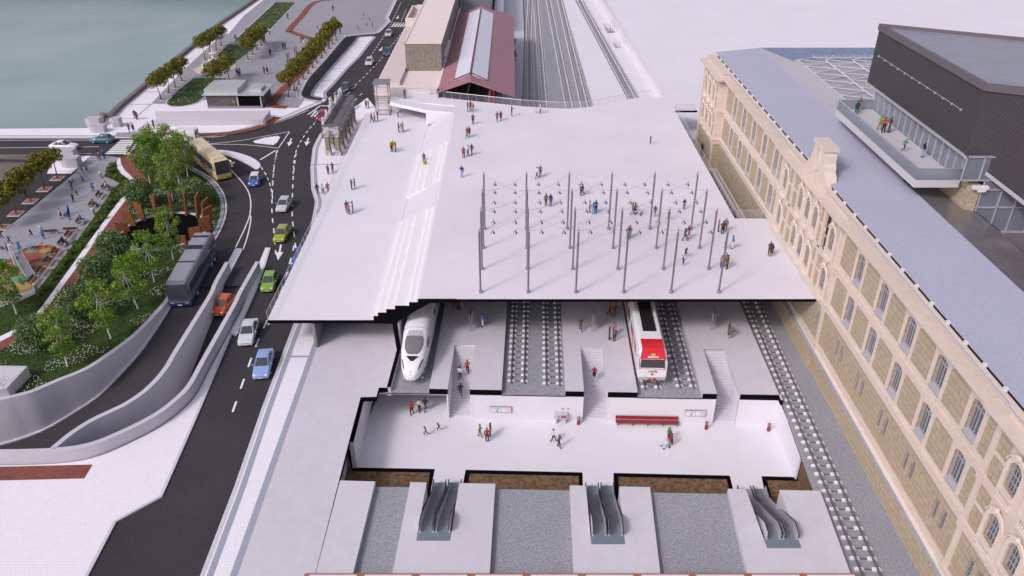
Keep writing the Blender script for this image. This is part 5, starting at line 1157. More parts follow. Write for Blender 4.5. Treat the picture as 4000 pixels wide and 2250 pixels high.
yv = (Vector(yb1) - Vector(yb0)).normalized(); yc = Vector(yb1) - yv * 5.3; 
tb = coach('cream and yellow tour coach turning at the roundabout behind the birches', (yc.x, yc.y, ROAD), math.atan2(yv.y, yv.x), (.68, .56, .33), (.48, .33, .02), (.70, .58, .36), None, 0)
letter('coliseum.es', tb, (0.6, -1.31, 1.15), (R(90), 0, 0), .75, (.05, .04, .03), 'lettering', .008, .2)
b0, b1 = G('D', 517, 668, -6.6), G('D', 458, 783, -7.2); bv = (Vector(b1) - Vector(b0)).normalized(); bc_ = Vector(b1) - bv * 6.0
zr = rampz(rowsA, b1[1]), rampz(rowsA, bc_.y + 5)
cc2 = coach('dark blue and grey coach heading down the left ramp', (bc_.x, bc_.y, (rampz(rowsA, bc_.y) + rampz(rowsA, b1[1])) / 2 + .08), math.atan2(bv.y, bv.x), (.13, .145, .18), (.015, .04, .13), (.28, .29, .33), mk('dark_band', (.02, .022, .035), .4, var=.05), R(3))
letter('ALSA', cc2, (-2.4, 1.31, 1.2), (R(90), 0, R(180)), .7, (.03, .05, .14), 'lettering', .008, .2)

# ================================================================ tracks
SLB = MB()
for s in (-1, 1): SLB.loft([[(s * .67 + a * k, b * k2, z) for a, b in ((-.40, -.14), (.40, -.14), (.40, .14), (-.40, .14))] for k, k2, z in ((1, 1, -.06), (.92, .9, .08), (.6, .75, .17))])
SLB.bx((0, 0, .03), (1.0, .09, .09), 1); SL_ME = fixed(SLB).mesh('sleeper', [M['slp'], M['rail']])
def track(P, label, step=1.02, grp='railway tracks', z=BED, merge=0):
    t = thing('railway_track', label, 'railway track', (P[0][0], P[0][1], z), 0, grp); P = [(p[0] - t.location.x, p[1] - t.location.y) for p in P]
    for s in (-.67, .67):
        O = offset(P, s); q = MB(); q.wall(O, .09, .16, .30); q.wall(O, .16, .12, .17); fixed(q).build('rail', M['rail'], t)
    L_ = sum((Vector(P[i + 1]) - Vector(P[i])).length for i in range(len(P) - 1)); n = int(L_ / step); Q, _ = resample(P, n + 1); rest = MB()
    for i in range(n):
        a, b = Vector(Q[i]), Vector(Q[i + 1]); m_ = (a + b) / 2; rz = math.atan2(b.y - a.y, b.x - a.x) - R(90)
        if i < 100: o = link('sleeper', SL_ME, t); o.location = (m_.x, m_.y, 0); o.rotation_euler = (0, 0, rz)
    return t
track([U(14.05, 64.3), U(14.05, 90)], 'track carrying the red and white train'); track([U(17.62, 64.6), U(17.62, 95)], 'empty track just right of the red and white train')
track([U(.52, 64.9), U(.52, 100)], 'left one of the paired empty tracks between the first and second platforms'); track([U(4.12, 64.6), U(4.12, 100)], 'right one of the paired empty tracks between the first and second platforms')
track([U(-10.2, 65.2), U(-10.2, 90)], 'track under the white high speed train')
track([(27.12, 36), U(27.96, 49.5), U(27.96, 60), U(27.96, 80), (29.2, 105)], 'long track along the cream building beside the halls', 1.03)
for (x0, x1, mid, lab) in ((3.56, 5.98, 4.45, 'leftmost far track beyond the plaza'), (6.52, 7.68, None, 'second far track from the left beyond the plaza'), (11.63, 11.67, None, 'third far track from the left beyond the plaza'), (14.66, 15.2, None, 'fourth far track from the left beyond the plaza'), (25.07, 21.42, None, 'lone far track between the white platforms')):
    P = [(x0 + (x0 - (mid or x1)) * 0 - (.28 if x0 < 20 else -.25) * 0, 152), (x0, 157), (mid or (x0 + x1) / 2, 209), (x1, 264), (x1 + (x1 - x0) * .1, 276)]
    track(P, lab, 1.25, 'far railway tracks', BED + .0)

# ================================================================ trains
def duck(v0=64.0, u0=-10.2):
    nx, ny = U(u0, v0); t = thing('high_speed_train', 'white long nosed high speed train standing at the first platform', 'train', (nx, ny, BED + .3), -TH)
    ST = [(0, .30, .62, 1.18), (.15, .55, .48, 1.42), (.5, .82, .36, 1.68), (1.2, 1.08, .28, 2.0), (2.2, 1.27, .24, 2.35), (3.2, 1.38, .22, 2.78), (4.2, 1.44, .2, 3.18), (5.4, 1.47, .2, 3.5), (7, 1.48, .2, 3.62), (30, 1.48, .2, 3.62)]
    def at(d):
        for a, b in zip(ST, ST[1:]):
            if d <= b[0]: k = (d - a[0]) / (b[0] - a[0]); return [a[i] + (b[i] - a[i]) * k for i in range(4)]
        return ST[-1]
    def S(d, ang, off=0):
        _, w_, z0, z1 = at(d); zc, hh = (z0 + z1) / 2, (z1 - z0) / 2; c, s = math.cos(ang), math.sin(ang)
        return ((w_ + off) * math.copysign(abs(c) ** .62, c), d - off * (1 if d < 1 else 0), zc + (hh + off) * math.copysign(abs(s) ** .62, s))
    q = MB(); D_ = [0, .08, .15, .3, .5, .8, 1.2, 1.7, 2.2, 2.7, 3.2, 3.7, 4.2, 4.8, 5.4, 6.2, 7, 30]; q.loft([[S(d, 2 * math.pi * k / 36) for k in range(36)] for d in D_]); wm = paint('white_train', (.80, .80, .815), .3)
    fixed(q).build('body', wm, t, smooth=True)
    def patch(name, rows, m, parent=t, n=8, off=.018):   # rows: (d, a0, a1)
        q = MB(); q.loft([[S(d, R(a0 + (a1 - a0) * k / n), off) for k in range(n + 1)] for d, a0, a1 in rows], cap=False, closed=False); return fixed(q).build(name, m, parent, smooth=True)
    TG = mk('train_glass', (.16, .165, .18), .12, 0, var=.1, spec=.8)
    patch('windscreen', [(2.15, 80, 100), (2.35, 70, 110), (2.8, 60, 120), (3.4, 56, 124), (3.9, 58, 122), (4.3, 64, 116)], TG); patch('windscreen_top', [(4.35, 64, 116), (4.7, 68, 112), (5.0, 74, 106)], mk('lit_glass', (.45, .47, .50), .2, var=.1))
    patch('grille', [(1.35, 88, 92), (1.7, 78, 102), (1.95, 68, 112)], GRILL)
    for s in (0, 1):
        f = (lambda a: a) if s == 0 else (lambda a: 180 - a)
        patch('headlight', [(.55, f(40), f(46)), (.9, f(36), f(50)), (1.5, f(32), f(46)), (1.9, f(28), f(34))], mk('dark_lamp', (.10, .10, .10), .15, var=.3, scale=6)); patch('cab_window', [(3.4, f(22), f(24)), (3.8, f(14), f(34)), (4.6, f(12), f(34)), (5.0, f(20), f(26))], TG)
        for d in (9, 11, 13, 15, 17, 19): patch('side_window', [(d, f(6), f(30)), (d + 1.3, f(6), f(30))], TG, n=3)
        patch('door', [(7.2, f(-14), f(36)), (8.1, f(-14), f(36))], mk('door_white', (.66, .66, .69), .35, var=0), n=5, off=.012)
    patch('seam', [(5.42, 5, 175), (5.46, 5, 175)], GRILL, n=20, off=.01); patch('coupler_cover', [(.04, 88, 92), (.3, 87.5, 92.5)], GRILL, off=.01)
duck()
def railcar(v0=65.0, u0=14.05):
    nx, ny = U(u0, v0); t = thing('commuter_train', 'white commuter train with a red front standing at the second platform', 'train', (nx, ny, BED + .3), -TH)
    wm, rm = paint('white_coach', (.78, .78, .80), .35), paint('red_front', (.62, .012, .02), .35); TG = mk('dark_train_glass', (.055, .055, .06), .15, 0, var=.1, spec=.7)
    def ring(y, k, z0, z1): return [(s * a * k, y, b) for s in (1, -1) for a, b in ([(1.28, z0), (1.46, z0 + .35), (1.46, 2.6), (1.36, z1 - .35), (1.08, z1)] if s == 1 else [(1.08, z1), (1.36, z1 - .35), (1.46, 2.6), (1.46, z0 + .35), (1.28, z0)])]
    q = MB(); q.loft([ring(0, .97, .55, 1.9), ring(.06, .985, .5, 2.0), ring(.62, 1, .45, 3.40), ring(1.0, 1, .45, 3.72), ring(26, 1, .45, 3.72)]); fixed(q).build('body', wm, t)
    fy = lambda z: .06 + max(0, z - 2.0) * .40
    q = MB(); q.loft([[(x * k, fy(z) - .02 + dy, z) for x, z in ((-1.30, 2.80), (1.30, 2.80), (1.16, 3.42), (-1.16, 3.42))] for k, dy in ((1, 0), (1, .12))]); q.loft([[(-1.14, .58, 3.42), (1.14, .58, 3.42), (1.10, 1.0, 3.76), (-1.10, 1.0, 3.76)], [(-1.14, .7, 3.3), (1.14, .7, 3.3), (1.10, 1.1, 3.7), (-1.10, 1.1, 3.7)]]); q.box(-1.10, 1.10, .98, 2.55, 3.70, 3.765); fixed(q).build('red_cap', rm, t)
    q = MB(); q.loft([[(x, fy(z) - .03 + dy, z) for x, z in ((-1.22, 1.95), (1.22, 1.95), (1.18, 2.76), (-1.18, 2.76))] for dy in (0, .1)]); fixed(q).build('windscreen', mk('matt_dark_glass', (.060, .060, .066), .55, 0, var=.1, spec=.2), t)
    q = MB(); q.bx((0, .0, 1.86), (2.6, .05, .05)); q.build('red_line', rm, t); q = MB(); q.bx((0, -.04, .72), (2.7, .14, .36)); q.build('bumper', M['galv'], t); q = MB(); q.bx((0, -.12, .62), (.75, .12, .28)); q.build('coupler_panel', M['redm'], t)
    q = MB(); q.tube([(0, .0, .75), (0, -.45, .72)], .12, 8); q.build('coupler', M['steel'], t)
    for s in (-1, 1): q = MB(); q.bx((s * 1.0, .0, 1.02), (.5, .1, .26)); q.build('headlight', LAMP, t); q = MB(); q.bx((s * 1.55, .75, 2.95), (.22, .12, .12)); q.build('mirror', M['galv'], t)
    q = MB(); q.bx((0, .52, 3.24), (.42, .1, .14)); q.build('top_light', mk('yellow_lamp', (.75, .65, .12), .2, var=0), t); q = MB(); q.bx((0, .40, 3.02), (1.1, .1, .10)); q.build('destination_panel', LAMP, t)
    q = MB(); q.bx((0, 8.5, 3.78), (1.35, 9, .12)); 
    for k in range(22): q.bx((0, 4.2 + k * .41, 3.85), (1.3, .12, .06))
    q.build('roof_unit', M['black'], t); q = MB(); q.tube([(-.8, 1.5, 3.77), (-.8, 1.5, 4.15)], .06, 6); q.ball((-.8, 1.5, 4.2), .1, 6); q.build('horn', rm, t)
    for s in (-1, 1):
        q = MB(); q.bx((s * 1.466, 12.5, 1.28), (.012, 24, .07)); q.build('side_stripe', rm, t)
        for k in range(7): q = MB(); q.bx((s * 1.466, 3.4 + k * 3.1, 2.25), (.02, 1.9, .85)); q.build('side_window', TG, t)
        for k in range(3): q = MB(); q.bx((s * 1.468, 5.3 + k * 6.2, 1.75), (.02, .9, 2.1)); q.build('door', rm, t)
    letter('renfe', t, (0, -.02, 1.42), (R(88), 0, 0), .44, (.19, .01, .11), 'lettering', .012, .12)
    q = MB(); q.lathe([(.13, -.01), (.13, .012)], 14); o = q.build('emblem', rm, t); o.rotation_euler = (R(86), 0, 0); o.location = (0, -.015, 1.2)
railcar()
def coachcar(label, x, y0, y1, z, mcol, rz=0):
    t = thing('railway_carriage', label, 'railway carriage', (x, y0, z), rz); q = MB(); L_ = y1 - y0
    def ring(y, k): return [(1.42 * k * math.copysign(abs(math.cos(a)) ** .5, math.cos(a)), y, 2.1 + 1.8 * k * math.copysign(abs(math.sin(a)) ** .5, math.sin(a))) for a in [2 * math.pi * j / 24 for j in range(24)]]
    q.loft([ring(0, .86), ring(.2, .96), ring(.6, 1), ring(L_, 1)]); fixed(q).build('body', mcol, t, smooth=True); q = MB(); q.box(-.9, .9, -.03, .1, 2.2, 3.1); q.build('windscreen', CG, t)
    for s in (-1, 1): q = MB(); q.bx((s * 1.425, L_ / 2, 2.5), (.02, L_ - 2, .7)); q.build('side_window', CG, t)
fx = G('e', 1185, 100, -3.0); coachcar('white carriage standing on the far track behind the train shed', fx[0], fx[1] + 3, fx[1] + 40, -6.6, paint('far_white', (.74, .75, .80), .35))
sx_ = at_y('e', 1050, 640, 143.0); coachcar('dark grey train inside the shed behind the plaza railing', sx_[0], 141.5, 175, -6.6, paint('shed_train', (.10, .105, .115), .35), R(-2)); coachcar('black carriage inside the shed, left of the grey one', sx_[0] - 4.2, 143.5, 175, -6.6, paint('shed_train_black', (.03, .03, .034), .35), R(-2))

# ================================================================ escalators
STEP = mk('escalator_step', (.24, .24, .265), .5, .3, var=.2, scale=9); LAND = mk('landing_plate', (.24, .29, .33), .35, .4, var=.08, scale=8)
def escalator(e, f0, f1, label, grp='escalators from the hall to the front platforms'):
    YN = e['YN']; yt = YN + (1.0 if e['GL'][1] - YN > 7 else .6); yb = e['ye'] if 'ye' in e else YN + 5
    def X(f, y):
        k = (y - YN) / (e['GL'][1] - YN); l = e['XL'] + (e['GL'][0] - e['XL']) * k; r = e['XR'] + (e['GR'][0] - e['XR']) * k; return l + (r - l) * f
    prof = [(YN, PLAT), (yt + .3, PLAT), (yb - .5, MEZZ + .05), (yb + .9, MEZZ + .05)]
    t = thing('escalator', label, 'escalator', (X((f0 + f1) / 2, YN), YN, PLAT), 0, grp)
    q = MB(); q.poly([(X(f0, YN), YN, PLAT + .012), (X(f1, YN), YN, PLAT + .012), (X(f1, yt + .5), yt + .5, PLAT + .012), (X(f0, yt + .5), yt + .5, PLAT + .012)]); q.build('landing_plate', LAND, t, world=True)
    q = MB(); z = MEZZ + .02; q.poly([(X(f0, yb), yb, z), (X(f1, yb), yb, z), (X(f1, yb + 1.0), yb + 1.0, z), (X(f0, yb + 1.0), yb + 1.0, z)]); q.build('landing_plate', LAND, t, world=True)
    q = MB(); n = 22; a0, a1 = yt + .5, yb
    for i in range(n):
        y_0 = a0 + (a1 - a0) * i / n; y_1 = a0 + (a1 - a0) * (i + 1) / n; zz = PLAT - (PLAT - MEZZ - .05) * max(0, min(1, (i - .6) / (n - 2)))
        zn = PLAT - (PLAT - MEZZ - .05) * max(0, min(1, (i + .4) / (n - 2)))
        q.poly([(X(f0, y_0), y_0, zz), (X(f1, y_0), y_0, zz), (X(f1, y_1), y_1, zz), (X(f0, y_1), y_1, zz)]); q.poly([(X(f0, y_1), y_1, zz), (X(f1, y_1), y_1, zz), (X(f1, y_1), y_1, zn), (X(f0, y_1), y_1, zn)])
    q.build('steps', STEP, t, world=True)
    for f, s in ((f0, 1), (f1, -1)):
        P = [(yt - .15, PLAT), (yt + .9, PLAT), (yb - .9, MEZZ + .05), (yb + .5, MEZZ + .05)]
        q = MB()
        for (ya, za), (yb_, zb) in zip(P, P[1:]):
            q.loft([[(X(f, ya) - .09, ya, za - .1), (X(f, ya) + .09, ya, za - .1), (X(f, ya) + .05, ya, za + .80), (X(f, ya) - .05, ya, za + .80)], [(X(f, yb_) - .09, yb_, zb - .1), (X(f, yb_) + .09, yb_, zb - .1), (X(f, yb_) + .05, yb_, zb + .80), (X(f, yb_) - .05, yb_, zb + .80)]])
        fixed(q).build('balustrade', M['galv'], t, world=True)
        q = MB(); H_ = [(P[0][0] - .12, PLAT + .35), (P[0][0] - .18, PLAT + .62), (P[0][0], PLAT + .84)] + [(a, b + .84) for a, b in P[1:-1]] + [(P[-1][0], P[-1][1] + .84), (P[-1][0] + .2, P[-1][1] + .6)]
        q.tube([(X(f, a), a, b) for a, b in H_], .04, 6); q.build('handrail', M['black'], t, world=True)
names = ('left', 'middle', 'right')
for i, e in enumerate(ESC):
    e['ye'] = (53.3, 52.9, 52.5)[i]
    escalator(e, .06, .455, 'left hand escalator of the pair sunk in the %s front platform' % ('left', 'middle', 'right')[i]); escalator(e, .545, .94, 'right hand escalator of the pair sunk in the %s front platform' % ('left', 'middle', 'right')[i])
    q = MB(); y = e['YN'] + .45; q.flat([(e['XL'], e['YN']), (e['XR'], e['YN']), (e['XR'], e['YN'] + .9), (e['XL'], e['YN'] + .9)], PLAT + .006); struct('floor_plate', q, LAND)
fe = dict(XL=25.35, XR=26.9, YN=216.9, GL=(25.5, 223), GR=(27.2, 223)); escalator(fe, .05, .48, 'left far escalator in the well of the right far platform', 'far escalators'); escalator(fe, .52, .95, 'right far escalator in the well of the right far platform', 'far escalators')

# ================================================================ lamp posts with festoon cables and bell lamps
X0P, Y0P, S5 = -3.303, 71.79, 5.0; HP = 7.52
pm_ = MB(); pm_.tube([(0, 0, .1), (0, 0, 7.1)], .105, 12); pole_me = pm_.mesh('pole', mk('post_metal', (.25, .25, .265), .42, .55, var=.04), smooth=True)
cm_ = MB(); cm_.lathe([(.19, 0), (.19, .3), (.15, .36), (.11, .36)], 12); col_me = cm_.mesh('collar', M['dsteel'])
tm_ = MB(); tm_.lathe([(.11, 7.1), (.05, 7.18), (.05, 7.5), (.02, 7.56)], 10); cap_me = tm_.mesh('tip', M['dsteel'])
ORD = ('first', 'second', 'third', 'fourth', 'fifth', 'sixth', 'seventh', 'eighth', 'ninth', 'tenth'); ROWN = ('front row on the plaza', 'second row on the plaza', 'third row on the plaza', 'back row on the plaza')
for r in range(4):
    for c in range(6):
        t = thing('lamp_post', '%s slim grey post from the left, %s' % (ORD[c], ROWN[r]), 'lamp post', (X0P + c * S5, Y0P + r * S5, 0), 0, 'posts carrying the plaza lamps')
        for nm, me in (('pole', pole_me), ('collar', col_me), ('tip', cap_me)): link(nm, me, t)
bl_ = MB(); bl_.lathe([(.23, -.26), (.21, -.19), (.11, -.10), (.10, .02), (.06, .07), (.0, .08)], 14); bell_me = bl_.mesh('bell_shade', mk('spun_steel', (.30, .30, .31), .3, .9, var=.05), smooth=True)
hg = MB(); hg.tube([(0, 0, .05), (0, 0, .26)], .018, 5); hg.ball((0, 0, -.2), (.1, .1, .1), 8); hg_me = hg.mesh('hanger', M['dsteel'])
def cable_pt(a, b, t, sag=.62): p = Vector(a).lerp(Vector(b), t); p.z -= sag * 4 * t * (1 - t); return p
for r in range(3):
    for c in range(5):
        A = [(X0P + (c + i) * S5, Y0P + (r + j) * S5, 7.28) for i, j in ((0, 1), (1, 0), (1, 1), (0, 0))]
        for n_, (a, b) in enumerate(((A[0], A[1]), (A[2], A[3]))):
            q = MB(); q.tube([cable_pt(a, b, k / 16) for k in range(17)], .014, 4)
            solo('festoon_cable', q, M['dsteel'], '%s lamp cable in the %s cell from the left, %s post rows' % (('falling', 'rising')[n_] + ' rightward' if False else ('rightward falling', 'leftward falling')[n_], ORD[c], ('front', 'middle', 'back')[r]), 'cable', 'cables strung between the plaza posts')
            for tt in (.27, .73):
                p = cable_pt(a, b, tt); row = r * 2 + (1 if p.y > Y0P + (r + .5) * S5 else 0); coln = c * 2 + (1 if p.x > X0P + (c + .5) * S5 else 0)
                t = thing('bell_lamp', '%s steel bell lamp from the left, %s hanging line from the front' % (ORD[coln], ORD[row]), 'lamp', (p.x, p.y, p.z - .24), 0, 'bell lamps over the plaza'); link('bell_shade', bell_me, t); link('hanger', hg_me, t)

# ================================================================ street and station furniture
def bench_meshes():
    s = MB()
    for k in range(4): s.box(-.9, .9, .05 + k * .115, .14 + k * .115, .42, .46)
    b = MB()
    for k in range(3): b.loft([[(-.9, .52 + k * .05, .52 + k * .13), (.9, .52 + k * .05, .52 + k * .13), (.9, .56 + k * .05, .63 + k * .13), (-.9, .56 + k * .05, .63 + k * .13)], [(-.9, .55 + k * .05, .51 + k * .13), (.9, .55 + k * .05, .51 + k * .13), (.9, .59 + k * .05, .62 + k * .13), (-.9, .59 + k * .05, .62 + k * .13)]])
    l = MB(); l.tube([(0, 0, 0), (0, .05, .62), (0, .45, .64)], .03, 6); l.tube([(0, .62, 0), (0, .48, .42), (0, .68, .92)], .03, 6); l.tube([(0, .05, .40), (0, .5, .40)], .025, 6)
    return s.mesh('seat', M['wood']), fixed(b).mesh('backrest', M['wood']), l.mesh('leg', M['galv'])
BSM = bench_meshes()
def bench(m_, x, y, rz, lab):
    g = G(m_, x, y, PAV); t = thing('park_bench', lab, 'bench', (g[0], g[1], PAV + .004), rz, 'timber park benches'); link('seat', BSM[0], t); link('backrest', BSM[1], t)
    for s in (-.82, .82): o = link('leg', BSM[2], t); o.location.x = s
bdir = head('b', (905, 490), (500, 1010), PAV) + R(180)
BN = [('b', 885, 492, 'timber bench with a seated man in white, nearest the bushes by the crossing'), ('b', 840, 558, 'empty timber bench between the two occupied ones'), ('b', 785, 635, 'timber bench with a reading man beside a litter bin'), ('b', 685, 770, 'timber bench with a man in blue shirt'), ('b', 598, 880, 'empty timber bench just below the two sideways benches'), ('b', 543, 945, 'timber bench with a man in dark waistcoat'), ('b', 490, 1020, 'empty timber bench level with the top of the playground carpet'), ('b', 430, 1095, 'empty timber bench beside the green spots of the carpet'), ('b', 375, 1175, 'empty timber bench beside the ochre patch of the carpet'), ('b', 312, 1250, 'last timber bench beside the litter bin at the carpet end')]
for m_, x, y, lab in BN: bench(m_, x - 8, y + 4, bdir, lab)
bench('b', 430, 850, R(186), 'sideways timber bench beside the litter bin in the square'); bench('b', 585, 832, R(188), 'sideways timber bench on the right of the square')
bnm = MB(); bnm.lathe([(.22, .05), (.22, .78), (.24, .80), (.24, .92), (.12, 1.02)], 14); bnl = MB()
for s in (-1, 1): bnl.tube([(s * .27, 0, 0), (s * .27, 0, .8), (s * .2, 0, .85)], .025, 5)
bme, lme = bnm.mesh('drum', M['galv'], smooth=True), bnl.mesh('frame', M['steel'])
for m_, x, y, lab in (('b', 818, 402, 'light metal litter bin by the bushes near the crossing'), ('b', 760, 698, 'light metal litter bin between the occupied benches'), ('b', 338, 843, 'light metal litter bin left of the sideways benches'), ('b', 296, 1312, 'light metal litter bin at the end of the bench row')):
    g = G(m_, x, y, PAV); t = thing('litter_bin', lab, 'litter bin', (g[0], g[1], PAV), bdir, 'park litter bins'); link('drum', bme, t); link('frame', lme, t)
rbm = MB(); rbm.lathe([(.17, 0), (.17, .62)], 14); rbt = MB(); rbt.lathe([(.175, .62), (.175, .82), (.19, .84), (.19, .88), (.1, .9)], 14); rb1, rb2 = rbm.mesh('drum', mk('bin_red', (.32, .03, .03), .5, var=.1), smooth=True), rbt.mesh('lid', M['dsteel'], smooth=True)
for u, v, lab in ((6.75, 62.75, 'red station litter bin left of the middle stair'), (19.55, 62.4, 'red station litter bin left of the right stair'), (25.75, 62.3, 'red station litter bin in the corner by the right wall')):
    t = thing('litter_bin', lab, 'litter bin', U(u, v, MEZZ), 0, 'red bins in the hall'); link('drum', rb1, t); link('lid', rb2, t)
# red slatted bench along the hall wall
u0, u1 = 10.5, 16.8; t = thing('hall_bench', 'long red slatted metal bench along the hall wall', 'bench', U((u0 + u1) / 2, 62.8, MEZZ)); RB = mk('bench_red', (.30, .025, .03), .45, var=.2, scale=8)
q = MB(); q.prism(UR(u0, u1, 62.55, 63.05), MEZZ + .40, MEZZ + .45); q.build('seat', RB, t, world=True); q = MB(); q.prism(UR(u0, u1, 63.08, 63.14), MEZZ + .5, MEZZ + .9); q.build('backrest', RB, t, world=True)
q = MB(); q.prism(UR(u0, u1, 63.06, 63.08), MEZZ + .44, MEZZ + .52); q.build('rail', M['galv'], t, world=True)
for k in range(5): q = MB(); a = u0 + .15 + k * 1.5; q.prism(UR(a, a + .08, 62.6, 63.1), MEZZ, MEZZ + .4); q.build('leg', M['dsteel'], t, world=True)
q = MB()
for k in range(12): a = u0 + .12 + k * .52; q.prism(UR(a, a + .36, 62.62, 62.98), MEZZ + .45, MEZZ + .456); 
q.build('seat_pads', mk('pad_red', (.20, .05, .05), .6, var=.2, scale=20), t, world=True)
# wall display cases with posters
PAPER, TINT = mk('poster_paper', (.78, .78, .79), .5, var=.03), [mk('poster_%d' % i, c, .5, var=.06, scale=6) for i, c in enumerate(((.72, .60, .60), (.25, .60, .66), (.66, .66, .70), (.72, .52, .52), (.35, .10, .35)))]
for (u, lab) in ((-2.15, 'grey framed case of four posters on the hall wall right of the left stair'), (17.4, 'grey framed case of four posters on the hall wall by the right stair')):
    t = thing('notice_case', lab, 'notice case', U(u, 63.2, MEZZ + .9)); q = MB(); q.prism(UR(u, u + 2.1, 63.08, 63.23), MEZZ + 1.05, MEZZ + 1.75); q.build('frame', M['steel'], t, world=True)
    for k in range(4):
        a = u + .05 + k * .515; q = MB(); q.prism(UR(a, a + .46, 63.065, 63.08), MEZZ + 1.10, MEZZ + 1.70); o = q.build('poster', PAPER, t, world=True)
        q = MB()
        if k == 1: q.prism(UR(a + .05, a + .41, 63.055, 63.066), MEZZ + 1.48, MEZZ + 1.66, 1); q.prism(UR(a + .05, a + .18, 63.055, 63.066), MEZZ + 1.15, MEZZ + 1.42, 2)
        else: q.prism(UR(a + .06, a + .40, 63.055, 63.066), MEZZ + (1.22 if k == 3 else 1.45), MEZZ + 1.64, 0)
        o2 = q.build('print', [TINT[0] if k == 0 else TINT[2] if k == 2 else TINT[3], TINT[1], TINT[4]], t, world=True)
t = thing('ticket_machine', 'grey ticket desk with red screens on legs against the hall wall', 'ticket machine', U(4.95, 62.9, MEZZ)); q = MB(); q.prism(UR(4.3, 5.6, 62.7, 63.2), MEZZ + .7, MEZZ + 1.2); q.build('cabinet', M['galv'], t, world=True)
for a in (4.42, 5.33): q = MB(); q.prism(UR(a, a + .15, 62.75, 63.15), MEZZ, MEZZ + .7); q.build('leg', M['galv'], t, world=True)
for a, b in ((4.95, 5.5), (4.68, 4.78)): q = MB(); q.prism(UR(a, b, 62.68, 62.70), MEZZ + .82, MEZZ + 1.08); q.build('screen', mk('red_screen', (.40, .06, .07), .3, var=.2, scale=12), t, world=True)
q = MB(); q.prism(UR(5.05, 5.27, 63.21, 63.23), MEZZ + 1.45, MEZZ + 1.67); o = solo('fire_sign', q, mk('sign_red', (.55, .02, .02), .4, var=0), 'small red fire extinguisher sign above the ticket machine', 'sign'); qq = MB(); qq.box(-.035, .035, -.03, -.012, .05, .17); qq.build('symbol', PAPER, o)
q = MB(); q.prism(UR(5.55, 5.77, 63.21, 63.23), MEZZ + 1.45, MEZZ + 1.67); o = solo('pictogram_sign', q, PAPER, 'small white sign with a dark ring beside the red fire sign', 'sign'); qq = MB(); qq.tube([(.08 * math.cos(a), -.02, .11 + .08 * math.sin(a)) for a in [2 * math.pi * k / 12 for k in range(13)]], .018, 4); qq.tube([(-.05, -.02, .16), (.05, -.02, .06)], .018, 4); qq.build('symbol', mk('sign_blue', (.03, .05, .14), .4, var=0), o)
# free-standing information panels on the platforms
def totem(m_, x, y, rz, lab):
    g = G(m_, x, y, PLAT); t = thing('information_panel', lab, 'information panel', (g[0], g[1], PLAT), rz, 'double sided information panels on the platforms')
    for s in (-.11, .11):
        q = MB(); q.box(-.75, .75, s - .03, s + .03, .75, 2.3); o = q.build('board', M['dsteel'], t)
        q = MB(); sg = math.copysign(.038, s); q.box(-.68, .68, s + sg - .006, s + sg + .006, .82, 2.0); q.build('poster', TINT[2], o); q = MB(); q.box(-.72, .72, s + sg - .006, s + sg + .006, 2.02, 2.25); q.build('red_header', M['redm'], o)
    for a in (-.72, .72):
        for s in (-.11, .11): q = MB(); q.tube([(a, s, 0), (a, s, 1.0)], .03, 6); q.build('leg', M['steel'], t)
totem('k', 1120, 272, R(88), 'information panel on the first platform seen edge on beside the man in blue'); totem('l', 241, 272, R(84), 'information panel on the second platform seen nearly edge on'); totem('l', 1205, 262, R(78), 'information panel on the third platform showing its red header')

# ================================================================ playground
def gp(x, y, z=0): g = G('r', x, y, PAV); return (g[0], g[1], PAV + z)
t = thing('climbing_slide', 'playground climbing ramp with coloured panels and white tube rails', 'slide', gp(500, 700)); o0 = Vector(t.location)
a, b = Vector(gp(590, 880)), Vector(gp(430, 700)); c1 = Vector(gp(390, 640)); d = (a - b); d.z = 0; d.normalize(); n_ = Vector((-d.y, d.x, 0)); wR = .45; low_, hi_ = a, a - d * 3.6
q = MB()
P = [(low_, .05), (low_ - d * 1.6, .75), (low_ - d * 2.8, 1.35), (hi_, 1.5), (hi_ - d * 1.0, 1.5)]
q.loft([[tuple(p + n_ * s * wR + Vector((0, 0, z + dz)) - o0) for s, dz in ((-1, 0), (1, 0), (1, .08), (-1, .08))] for p, z in P]); fixed(q).build('ramp', mk('slide_grey', (.22, .22, .25), .5, var=.1), t)
for s, col, nm in ((-1, (.10, .36, .16), 'side_panel'), (1, (.42, .10, .13), 'side_panel')):
    q = MB(); q.loft([[tuple(low_ - d * k + n_ * (s * wR + e) + Vector((0, 0, z)) - o0) for k, z in ((.3, 0), (1.6, .85), (2.9, 1.55), (3.3, 1.9), (3.6, 1.9), (3.6, .4), (2.6, 0))] for e in (-.03, .03)]); fixed(q).build(nm, mk('panel_paint', col, .5, var=.12), t)
for s, hh, col in ((-1, 2.9, (.70, .68, .64)), (1, 3.3, (.08, .30, .45)), (1, 2.5, (.42, .33, .18))):
    q = MB(); p = hi_ - d * (.3 if hh > 3 else .9) + n_ * s * wR; q.loft([[tuple(p + n_ * e * .14 + d * (f * .2 - z * .05) + Vector((0, 0, z)) - o0) for e, f in ((-1, -1), (1, -1), (1, 1), (-1, 1))] for z in (0, hh)]); fixed(q).build('post', mk('post_paint', col, .5, var=.1), t)
for s in (-1, 1):
    q = MB(); q.tube([tuple(p + n_ * s * (wR + .05) + Vector((0, 0, z + .12)) - o0) for p, z in P[:3]] + [tuple(hi_ + n_ * s * wR + Vector((0, 0, 2.3)) - o0), tuple(hi_ - d * 1.2 + n_ * s * wR + Vector((0, 0, 2.5)) - o0)], .035, 5); q.build('rail', M['galv'], t)
